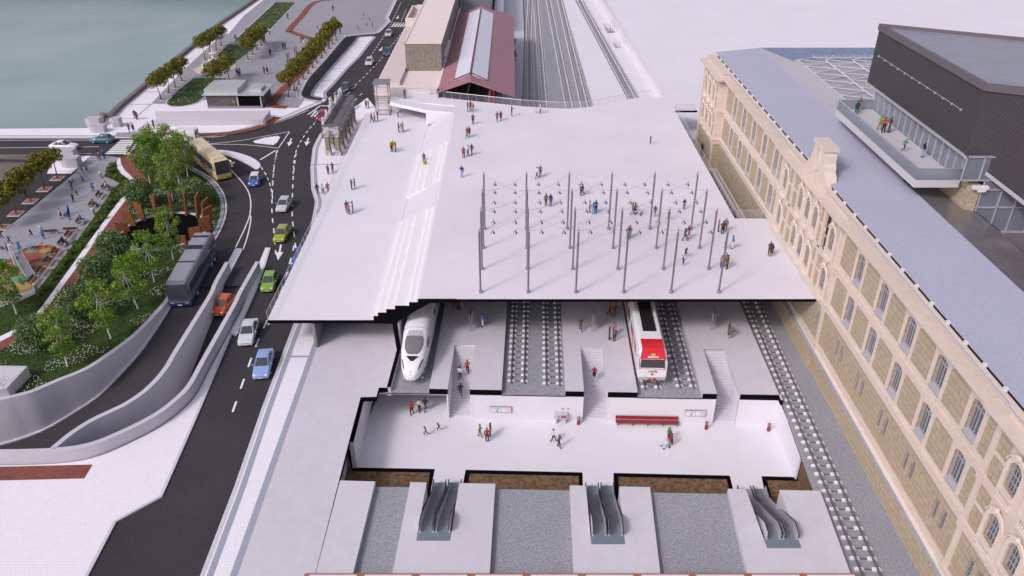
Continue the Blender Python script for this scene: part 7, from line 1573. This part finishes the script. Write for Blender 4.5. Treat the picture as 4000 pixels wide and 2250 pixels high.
# --- pavement by the colonnade
P('stand', 'e', 241, 775, Pm, -90, 'red', 'black', 'd', 'man in red jacket on the pavement below the station corner'); P('talkT', 'e', 258, 778, Pm, -150, 'dgreen', 'jeans', 'b', 'person with green bundle beside the man in red at the station corner', 1.7); P('run', 'e', 158, 818, Pm, 0, 'blue', 'royal', 'b', 'child in blue running past the last colonnade pillar', K1)
P('stand', 'i', 150, 510, Pm, 60, 'grey', 'dgrey', 'd', 'man in grey of the pair on the pavement left of the terrace'); P('fold', 'i', 182, 495, Pm, -100, 'dgrey', 'black', 'd', 'man in dark waistcoat of the pair on the pavement left of the terrace')
P('walk', 'i', 76, 648, Pm, 90, 'navy', 'jeans', 'b', 'man in navy walking away on the narrow pavement beside the street'); P('wwalk', 'i', 113, 648, Pm, 90, 'white', 'maroon', 'd', 'woman in white and maroon walking away on the narrow pavement', 1.68); P('walk', 'i', 150, 640, Pm, 90, 'red', 'black', 'd', 'man in red jacket walking away half behind the terrace railing')
P('wwalk', 'p', 210, 1055, Pm, 90, 'crim', 'black', 'b', 'woman in red and black beside the front colonnade pillar', 1.66); P('stand', 'p', 415, 1180, Pm, 90, 'dgrey', 'black', 'd', 'dark figure standing between the colonnade pillars')
# --- footbridge and plaza
P('shorts', 'e', 511, 708, Z0, 0, 'grey', 'grey', 'f', 'man in grey shorts of the pair on the footbridge'); P('wstand', 'e', 521, 702, Z0, 180, 'teal', 'teal', 'f', 'woman in teal of the pair on the footbridge', 1.68); P('standT', 'e', 757, 697, Z0, 90, 'brown', 'olive', 'd', 'man in brown leaning at the far plaza railing'); P('wstand', 'e', 783, 695, Z0, 120, 'pink', 'jeans', 'b', 'woman in pink leaning at the far plaza railing', 1.68)
P('talkT', 'e', 967, 802, Z0, 0, 'brown', 'jeans', 'b', 'man in brown and jeans, left of the trio near the far railing'); P('stand', 'e', 987, 793, Z0, -90, 'red', 'black', 'd', 'man in red behind the trio near the far railing'); P('wwalk', 'e', 1006, 804, Z0, 170, 'green', 'khaki', 'f', 'woman in green and khaki of the trio near the far railing', 1.68)
P('standT', 'e', 1005, 890, Z0, -90, 'brown', 'black', 'd', 'man in brown standing alone below the far trio'); P('walkT', 'e', 1178, 872, Z0, -110, 'olive', 'jeans', 'b', 'man in olive walking toward the viewer beside a woman in red'); P('wskirt', 'e', 1204, 863, Z0, -70, 'crim', 'navy', 'b', 'woman in red jacket and navy skirt on the upper plaza', 1.68); P('point', 'e', 1282, 833, Z0, 0, 'black', 'black', 'd', 'man in black suit holding out a hand on the upper plaza')
P('hips', 'e', 1453, 808, Z0, 0, 'blue', 'white', 'd', 'man in blue shirt facing a man with a bag by the railing'); P('stand', 'e', 1487, 813, Z0, 180, 'white', 'black', 'd', 'man in white shirt with a black bag by the far railing')
P('walkT', 'e', 963, 990, Z0, -150, 'olive', 'jeans', 'b', 'man in olive and jeans walking left with a woman in red'); P('wskirt', 'e', 978, 978, Z0, -60, 'crim', 'black', 'b', 'woman in crimson jacket right behind the man in olive', 1.68)
P('stand', 'e', 938, 1130, Z0, -90, 'red', 'black', 'd', 'man in red jacket leading the trio beside the white steps'); P('wwalk', 'e', 970, 1117, Z0, 180, 'white', 'maroon', 'd', 'woman in white and maroon in the trio beside the white steps', 1.68); P('walk', 'e', 997, 1110, Z0, -120, 'navy', 'jeans', 'b', 'man in navy at the right of the trio beside the white steps')
P('phone', 'e', 926, 1270, Z0, -90, 'navy', 'lblue', 'b', 'man in navy jacket on the phone at the top of the steps'); P('walk', 'e', 1463, 1280, Z0, -150, 'white', 'dgrey', 'b', 'person in white striding beside a man in grey suit behind the posts'); P('stand', 'e', 1485, 1266, Z0, -100, 'grey', 'dgrey', 'g', 'grey haired man in suit behind the back row of posts'); P('shorts', 'e', 2275, 1033, Z0, 150, 'navy', 'navy', 'b', 'boy in navy alone on the empty right part of the plaza', 1.35)
P('wstand', 'j', 935, 326, Z0, -90, 'teal', 'teal', 'r', 'woman in dark teal in front of a man in grey under the lamps', 1.68); P('shorts', 'j', 930, 312, Z0, -90, 'grey', 'grey', 'g', 'man in grey behind the woman in teal under the back lamps'); P('stand', 'j', 658, 403, Z0, -60, 'grey', 'olive', 'd', 'man in khaki grey of the pair between the left post columns'); P('stand', 'j', 695, 408, Z0, -120, 'navy', 'jeans', 'd', 'man in navy and jeans of the pair between the left post columns')
P('wstand', 'j', 996, 455, Z0, 0, 'pink', 'jeans', 'r', 'woman in pink, left of the trio under the middle lamps', 1.66); P('point', 'j', 1023, 470, Z0, 60, 'blue', 'lblue', 'r', 'person in blue seen from behind in the trio under the middle lamps', 1.68); P('standT', 'j', 1044, 457, Z0, -120, 'brown', 'black', 'd', 'man in brown, right of the trio under the middle lamps')
P('walkT', 'j', 1328, 472, Z0, 0, 'dgreen', 'dgrey', 'b', 'man in green shirt walking beside a pushchair on the plaza'); P('wpush', 'j', 1347, 465, Z0, -20, 'crim', 'navy', 'f', 'woman in red pushing a pushchair on the plaza', 1.66); P('phone', 'j', 1501, 485, Z0, -90, 'navy', 'lblue', 'b', 'boy in navy and light jeans beside the second row of posts', 1.5); P('run', 'j', 1602, 512, Z0, 0, 'dgreen', 'teal', 'r', 'child in green running half hidden by a post', 1.2); P('talkT', 'j', 1726, 432, Z0, -80, 'navy', 'jeans', 'b', 'boy in navy with a lime motif right of the middle posts', 1.5)
P('standT', 'j', 1292, 665, Z0, -80, 'brown', 'black', 'd', 'man in brown half hidden by the fourth front post'); P('wstand', 'j', 1306, 648, Z0, -110, 'pink', 'black', 'd', 'woman in pink behind the man in brown at the fourth front post', 1.66); P('walkT', 'j', 1730, 677, Z0, -20, 'olive', 'jeans', 'b', 'man in olive shirt walking left of a woman in red by the fifth posts'); P('wskirt', 'j', 1757, 655, Z0, -60, 'crim', 'navy', 'b', 'woman in red and dark skirt by the fifth posts', 1.68)
P('runS', 'j', 1735, 803, Z0, -10, 'navy', 'black', 'b', 'boy in dark blue and shorts running near the front posts', 1.3); P('run', 'j', 1720, 868, Z0, -140, 'royal', 'navy', 'b', 'small boy in bright blue jacket running with arms out', 1.15)
P('wstand', 'j', 1990, 605, Z0, 0, 'pink', 'jeans', 'r', 'woman in pink left of the trio near the cream building', 1.66); P('standT', 'j', 2022, 622, Z0, 100, 'brown', 'black', 'd', 'man in dark brown seen from behind near the cream building'); P('stand', 'j', 2045, 600, Z0, -120, 'grey', 'dgrey', 'b', 'man in grey jacket right of the trio near the cream building'); P('hips', 'j', 2043, 738, Z0, 0, 'white', 'black', 'd', 'man in white shirt half behind the rightmost front post'); P('hips', 'j', 2098, 737, Z0, 180, 'blue', 'white', 'd', 'man in blue shirt and white trousers beside the rightmost front post')
P('wstand', 'j', 2012, 888, Z0, 20, 'pink', 'jeans', 'r', 'woman in pink at the left of the rightmost front post', 1.66); P('stand', 'j', 2044, 872, Z0, -90, 'khaki', 'grey', 'b', 'man in khaki behind the rightmost front post'); P('standT', 'j', 2060, 892, Z0, 170, 'brown', 'black', 'd', 'man in brown right of the rightmost front post'); P('standT', 'j', 2386, 785, Z0, -90, 'brown', 'black', 'd', 'man in brown of the pair near the plaza right corner'); P('wdress', 'j', 2400, 796, Z0, 120, 'dgrey', 'dgrey', 'r', 'woman in grey dress of the pair near the plaza right corner', 1.68)
# --- platforms and stairs
P('walk', 'k', 990, 110, D, 0, 'navy', 'jeans', 'b', 'person in navy under the plaza edge on the first platform'); P('standT', 'k', 1015, 132, D, 90, 'brown', 'maroon', 'd', 'man in brown under the plaza edge on the first platform'); P('stand', 'k', 1043, 112, D, 180, 'khaki', 'cream', 'b', 'person in cream under the plaza edge on the first platform'); P('hips', 'k', 1212, 262, D, -150, 'blue', 'white', 'd', 'man in blue shirt and white trousers on the first platform')
P('walkT', 'k', 2003, 293, D, -90, 'olive', 'jeans', 'f', 'fair man in olive walking on the second platform'); P('stride', 'l', 370, 170, D, 0, 'red', 'black', 'd', 'man in red jacket walking beside the commuter train'); P('wstand', 'l', 413, 120, D, -90, 'green', 'khaki', 'f', 'woman in lime green under the plaza edge beside the commuter train', 1.68); P('talkT', 'l', 409, 185, D, 90, 'olive', 'jeans', 'b', 'man in olive and jeans seen from behind beside the commuter train')
P('standT', 'l', 370, 367, D, 0, 'brown', 'black', 'd', 'man in brown, left of the trio above the middle stair'); P('wstand', 'l', 409, 325, D, -90, 'pink', 'jeans', 'b', 'woman in pink behind the trio above the middle stair', 1.66); P('stand', 'l', 412, 380, D, 120, 'grey', 'olive', 'g', 'man in khaki grey, front of the trio above the middle stair'); P('wstand', 'l', 1334, 330, D, 0, 'teal', 'teal', 'r', 'woman in teal dress of the pair on the third platform', 1.68); P('shorts', 'l', 1350, 355, D, 100, 'grey', 'grey', 'g', 'man in grey shorts of the pair on the third platform')
def onstair(kind, m_, x, y, z, *a, **k): return P(kind, m_, x, y, z, *a, **k)
onstair('walk', 'k', 1090, 638, -7.55, 90, 'red', 'black', 'd', 'man in red jacket climbing the left stair'); onstair('wwalk', 'k', 1029, 683, -8.0, 90, 'white', 'maroon', 'd', 'woman in white and maroon climbing the left stair', 1.68); onstair('walk', 'k', 1036, 825, -8.62, 90, 'navy', 'jeans', 'b', 'man in navy and jeans climbing the left stair'); onstair('wskirt', 'l', 248, 685, -7.62, -90, 'crim', 'navy', 'f', 'woman in red coming down the middle stair', 1.68)
# --- hall
P('stride', 'k', 640, 970, Hh, -90, 'red', 'black', 'd', 'man in red jacket in the passage on the left of the hall'); P('wwalk', 'k', 702, 948, Hh, -60, 'white', 'maroon', 'd', 'woman in white and maroon in the passage on the left of the hall', 1.68); P('walk', 'k', 752, 940, Hh, -120, 'navy', 'jeans', 'b', 'man in navy and jeans in the passage on the left of the hall')
P('run', 'k', 755, 1143, Hh, 180, 'dgreen', 'teal', 'b', 'child in green running across the hall floor', 1.25); P('runS', 'k', 860, 1105, Hh, -160, 'navy', 'navy', 'b', 'boy in navy running across the hall floor', 1.15)
P('wwalk', 'k', 1190, 1152, Hh, 0, 'green', 'khaki', 'f', 'woman in lime green shaking hands in the hall', 1.7); P('talkT', 'k', 1275, 1148, Hh, 180, 'olive', 'jeans', 'b', 'man in olive behind the red jacket in the hall'); P('stand', 'k', 1248, 1190, Hh, 90, 'red', 'black', 'd', 'man in red jacket seen from behind in the hall'); P('walk', 'k', 1780, 1192, Hh, 0, 'white', 'dgrey', 'b', 'person in white striding across the hall', 1.68); P('stride', 'k', 1828, 1238, Hh, -20, 'grey', 'dgrey', 'g', 'grey haired man in suit walking across the hall')
P('stand', 'l', 852, 1180, Hh, -150, 'dgreen', 'dgrey', 'f', 'man in green sweater behind the pushchair in the hall'); P('wpush', 'l', 868, 1225, Hh, -160, 'crim', 'navy', 'b', 'woman in red pushing a white pushchair in the hall', 1.68)
def pushchair(m_, x, y, z, face, lab):
    g = G(m_, x, y, z); t = thing('pushchair', lab, 'pushchair', (g[0], g[1], z), R(face + 90)); q = MB()
    for s in (-.22, .22): q.tube([(s, .38, 1.0), (s, -.1, .45), (s, -.35, .12)], .018, 5); q.tube([(s, .3, .12), (s, -.1, .45), (s, -.32, .75)], .018, 5)
    q.tube([(-.22, .38, 1.0), (.22, .38, 1.0)], .022, 6); q.build('frame', M['galv'], t); q = MB(); q.loft([[(a, .2, .75), (b, .2, .75), (b, .05, .42), (a, .05, .42)] for a, b in ((-.2, .2),)] + [[(-.2, -.25, .5), (.2, -.25, .5), (.2, -.25, .36), (-.2, -.25, .36)]]); fixed(q).build('seat', mk('pushchair_cloth', (.55, .57, .62), .8, var=.1), t)
    q = MB(); q.ball((0, .12, .82), (.22, .2, .14), 8); q.build('hood', mk('pushchair_hood', (.42, .46, .55), .8, var=.1), t)
    for s in (-.24, .24):
        for yy in (.3, -.34): q = MB(); q.tube([(s - .02, yy, .1), (s + .02, yy, .1)], .1, 10); q.build('wheel', M['black'], t)
pushchair('l', 828, 1236, Hh, -160, 'white pushchair in front of the woman in red in the hall'); pushchair('j', 1374, 472, 0, -20, 'white pushchair under the lamps on the plaza'); 
# --- balcony
bz = 13.75
P('wstand', 'f', 1362, 825, bz, 90, 'teal', 'teal', 'r', 'woman in teal at the far end of the balcony', 1.72); P('shorts', 'f', 1378, 800, bz, -90, 'grey', 'grey', 'f', 'man in grey behind the woman in teal on the balcony'); P('wwalk', 'f', 1528, 932, bz, 20, 'green', 'khaki', 'f', 'woman in green and khaki of the balcony trio', 1.72); P('stand', 'f', 1556, 953, bz, 60, 'red', 'black', 'd', 'man in red jacket seen from behind on the balcony', 1.82); P('talkT', 'f', 1598, 950, bz, 180, 'brown', 'jeans', 'b', 'man in brown and jeans of the balcony trio', 1.8); P('run', 'f', 1700, 1088, bz, 20, 'dgreen', 'teal', 'r', 'child in green running along the balcony', 1.4); P('phone', 'f', 1838, 1128, bz, 170, 'navy', 'lblue', 'b', 'boy in navy shirt and light jeans near the balcony end', 1.6)
# --- far platform by the train shed
P('stand', 'e', 1170, 697, D, -90, 'navy', 'black', 'd', 'person in navy on the platform under the train shed edge', 1.76); P('wwalk', 'e', 1187, 695, D, -90, 'white', 'maroon', 'd', 'woman in white under the train shed edge', 1.68); P('stand', 'e', 1207, 690, D, -90, 'red', 'black', 'd', 'man in red on the platform under the train shed edge')
P('shorts', 'e', 1305, 322, D, -90, 'dgrey', 'grey', 'd', 'man in grey shorts on the far platform beside the red roof'); P('wstand', 'e', 1305, 403, D, -90, 'pink', 'black', 'd', 'woman in pink half hidden by the red roof on the far platform', 1.66); P('stand', 'e', 1308, 438, D, -90, 'olive', 'cream', 'd', 'person in olive and cream on the far platform beside the red roof')
# --- promenade
Q_ = Pm + .0
def PR_(kind, m_, x, y, face, top, leg, hair, label, h=1.76): return P(kind, m_, x, y, Q_, face, top, leg, hair, label, h)
PR_('standT', 'a', 970, 850, -60, 'navy', 'jeans', 'b', 'man in navy of the pair beside the quay wall corner'); PR_('standT', 'a', 986, 860, 150, 'olive', 'dgrey', 'b', 'man in olive of the pair beside the quay wall corner'); PR_('walkT', 'a', 931, 951, -90, 'olive', 'jeans', 'b', 'man in olive walking to the crossing with a woman in red'); PR_('wskirt', 'a', 960, 946, -70, 'crim', 'navy', 'b', 'woman in red walking to the crossing', 1.68); PR_('wwalk', 'a', 1070, 932, 20, 'green', 'khaki', 'f', 'woman in green shaking hands by the low white parapet', 1.68); PR_('talkT', 'a', 1106, 921, 170, 'brown', 'jeans', 'b', 'man in brown shaking hands by the low white parapet')
PR_('walk', 'a', 1703, 547, -60, 'navy', 'jeans', 'd', 'man in navy of the trio at the fountain edge'); PR_('wwalk', 'a', 1713, 540, -60, 'white', 'maroon', 'd', 'woman in white in the middle of the trio at the fountain edge', 1.68); PR_('stride', 'a', 1722, 538, -60, 'red', 'black', 'd', 'man in red of the trio at the fountain edge'); PR_('walkT', 'a', 1896, 531, -80, 'olive', 'jeans', 'b', 'man in olive walking between the tree rows with a woman in red'); PR_('wskirt', 'a', 1918, 529, -70, 'crim', 'navy', 'b', 'woman in red walking between the tree rows', 1.68)
PR_('standT', 'a', 1688, 301, 0, 'brown', 'jeans', 'd', 'man in brown at the end of the long lawn by the quay trees'); PR_('stand', 'a', 1697, 297, 180, 'crim', 'black', 'd', 'person in red at the end of the long lawn by the quay trees'); PR_('standT', 'a', 2063, 137, -60, 'olive', 'dgrey', 'b', 'man in olive alone right of the long lawn'); PR_('stand', 'a', 2388, 80, -90, 'navy', 'dgrey', 'd', 'person in dark clothes alone at the far end of the promenade'); PR_('stand', 'a', 1933, 250, -90, 'white', 'dgrey', 'g', 'person in white near the edge of the long lawn')
PR_('stand', 'a', 1884, 306, 0, 'black', 'dgrey', 'd', 'person in black, left of the trio by the middle tree row'); PR_('standT', 'a', 1893, 310, 90, 'brown', 'black', 'd', 'man in brown, middle of the trio by the middle tree row'); PR_('wstand', 'a', 1903, 308, 180, 'pink', 'dgrey', 'b', 'woman in pink, right of the trio by the middle tree row', 1.66); PR_('stand', 'a', 2027, 353, 0, 'navy', 'jeans', 'b', 'person in jeans, left of the trio amid the gravel'); PR_('wstand', 'a', 2036, 350, -90, 'pink', 'jeans', 'r', 'woman in pink, middle of the trio amid the gravel', 1.66); PR_('standT', 'a', 2048, 353, 180, 'brown', 'black', 'd', 'man in brown, right of the trio amid the gravel')
PR_('standT', 'a', 1936, 394, -90, 'olive', 'jeans', 'b', 'man hugging a person in navy amid the gravel'); PR_('stand', 'a', 1940, 398, 90, 'navy', 'jeans', 'd', 'person in navy hugged by a man amid the gravel', 1.66); PR_('wstand', 'a', 2060, 430, 0, 'teal', 'teal', 'r', 'woman in teal beside the long tree row', 1.68); PR_('shorts', 'a', 2074, 428, 180, 'grey', 'grey', 'g', 'man in grey beside the woman in teal near the long tree row'); PR_('talkT', 'a', 2113, 385, 0, 'crim', 'jeans', 'b', 'person in crimson half behind the long tree row'); PR_('wstand', 'a', 2126, 384, 180, 'pink', 'jeans', 'r', 'woman in pink half behind the long tree row', 1.66)
PR_('walkT', 'a', 2160, 307, -60, 'dgreen', 'dgrey', 'f', 'man in green next to a pushchair on the gravel'); PR_('wpush', 'a', 2176, 306, -80, 'crim', 'navy', 'b', 'woman in red pushing a pushchair on the gravel', 1.66); pushchair('a', 2178, 316, Q_, -80, 'white pushchair on the gravel of the promenade'); PR_('hips', 'a', 2280, 233, 0, 'blue', 'white', 'd', 'man in blue shirt and white trousers behind the long tree row'); PR_('stand', 'a', 2299, 232, 180, 'white', 'black', 'd', 'man in white shirt behind the long tree row'); PR_('point', 'a', 2440, 242, 150, 'black', 'black', 'd', 'man in black at the far end of the long tree row')
PR_('standT', 'a', 1780, 660, 0, 'brown', 'black', 'd', 'man in brown seen over the kiosk roof'); PR_('wstand', 'a', 1792, 655, -90, 'pink', 'jeans', 'r', 'woman in pink seen over the kiosk roof', 1.66); PR_('stand', 'a', 1803, 660, 180, 'khaki', 'grey', 'd', 'person in khaki seen over the kiosk roof'); PR_('runS', 'a', 2130, 655, 0, 'navy', 'black', 'b', 'boy in navy running under the long tree row', 1.3); PR_('phone', 'a', 2078, 648, -90, 'navy', 'jeans', 'd', 'person in navy behind the first tree of the long row')
for (x, y, kd, f, tp, lg, hr, lab, hh) in ((210, 145, 'run', 0, 'white', 'grey', 'b', 'child in pale top playing on the far gravel, leftmost but one', 1.25), (223, 120, 'run', 90, 'pink', 'maroon', 'b', 'child in pink playing farthest back on the gravel', 1.25), (265, 152, 'run', 180, 'royal', 'navy', 'b', 'child in bright blue playing on the far gravel', 1.2), (182, 214, 'talkT', 0, 'navy', 'jeans', 'b', 'child in navy standing left of the playing group on the far gravel', 1.4), (246, 193, 'run', -90, 'green', 'teal', 'r', 'child in green running in the far gravel group', 1.3), (286, 200, 'stand', 180, 'navy', 'dgrey', 'b', 'youth in navy at the right of the far gravel group', 1.5)):
    PR_(kd, 'e', x, y, f, tp, lg, hr, lab, hh)
PR_('stand', 'e', 3, 80, -90, 'navy', 'jeans', 'd', 'person in navy standing left of the far playing group')
# --- park
PR_('standT', 'b', 795, 248, -60, 'brown', 'black', 'd', 'man in brown of the trio waiting at the crossing'); PR_('wstand', 'b', 810, 258, 90, 'pink', 'jeans', 'r', 'woman in pink seen from behind at the crossing', 1.66); PR_('point', 'b', 846, 246, 170, 'blue', 'jeans', 'r', 'person in blue pointing at the crossing', 1.68)
PR_('run', 'b', 666, 358, -60, 'lblue', 'jeans', 'b', 'child in pale blue running beside a child in green', 1.3); PR_('run', 'b', 708, 358, -60, 'dgreen', 'teal', 'b', 'child in green running near the pale blocks', 1.3); PR_('run', 'b', 593, 456, 0, 'lblue', 'jeans', 'r', 'child in pale blue kicking the white football', 1.3); PR_('phone', 'b', 585, 502, -90, 'olive', 'jeans', 'd', 'man with camera watching the football game', 1.7); PR_('run', 'b', 677, 442, 180, 'royal', 'navy', 'b', 'child in bright blue running after the football', 1.25); PR_('point', 'b', 757, 514, 110, 'blue', 'jeans', 'f', 'woman in blue denim waving beside the benches', 1.66)
PR_('standT', 'b', 598, 600, -60, 'navy', 'navy', 'd', 'boy in navy standing in the middle of the square', 1.45); PR_('walkS', 'b', 631, 568, -30, 'grey', 'khaki', 'b', 'boy in grey and shorts walking in the square', 1.4); PR_('point', 'b', 563, 697, 180, 'blue', 'royal', 'r', 'person in blue pointing at a child lying down', 1.6); PR_('wdress', 'b', 498, 732, 0, 'white', 'crim', 'd', 'woman in white top and red patterned skirt in the square', 1.6); PR_('lie', 'b', 522, 703, -60, 'lblue', 'jeans', 'b', 'child in light blue lying on the paving', 1.4); PR_('talk', 'b', 567, 744, 140, 'royal', 'navy', 'b', 'person in blue overalls bending to the lying child', 1.66)
PR_('runS', 'b', 266, 890, 180, 'navy', 'black', 'b', 'boy in navy and shorts running above the playground', 1.4); PR_('phone', 'b', 358, 897, 120, 'blue', 'royal', 'f', 'girl in blue denim standing above the playground', 1.5); PR_('run', 'b', 21, 900, 180, 'royal', 'black', 'b', 'small child in bright blue at the left edge of the square', 1.15); PR_('run', 'b', 86, 942, 160, 'grey', 'black', 'b', 'child in grey and black running left of the playground', 1.35); PR_('walk', 'b', 63, 995, -90, 'lblue', 'royal', 'b', 'child in blue vest walking beside the orange ball', 1.35); PR_('run', 'b', 0, 990, 0, 'dgreen', 'teal', 'b', 'child in green at the picture edge by the orange ball', 1.35)
bf_ = math.degrees(bdir) - 90
for x, y, tp, lg, lab in ((887, 492, 'white', 'dgrey', 'seated man in white on the bench by the bushes'), (787, 635, 'khaki', 'dgrey', 'seated man in khaki reading on the bench by the litter bin'), (687, 770, 'blue', 'cream', 'seated man in blue shirt on the bench above the sideways pair'), (545, 945, 'black', 'dgrey', 'seated man in dark waistcoat leaning forward on a bench')):
    g = G('b', x - 8, y + 4, PAV); t = PR_('sit', 'b', x, y, bf_, tp, lg, 'd', lab); off = Vector((math.cos(R(bf_)), math.sin(R(bf_)))) * -.22; t.location = (g[0] + off.x, g[1] + off.y, PAV)
PR_('stand', 'b', 214, 556, -90, 'teal', 'black', 'd', 'person in dark teal standing under the strip trees'); PR_('stand', 'r', 310, 1180, 90, 'dgreen', 'dgrey', 'd', 'person in green half hidden by the birch at the playground end', 1.6); PR_('stand', 'r', 280, 1340, -90, 'navy', 'lblue', 'd', 'person in navy and light jeans behind the birch at the left edge', 1.7)
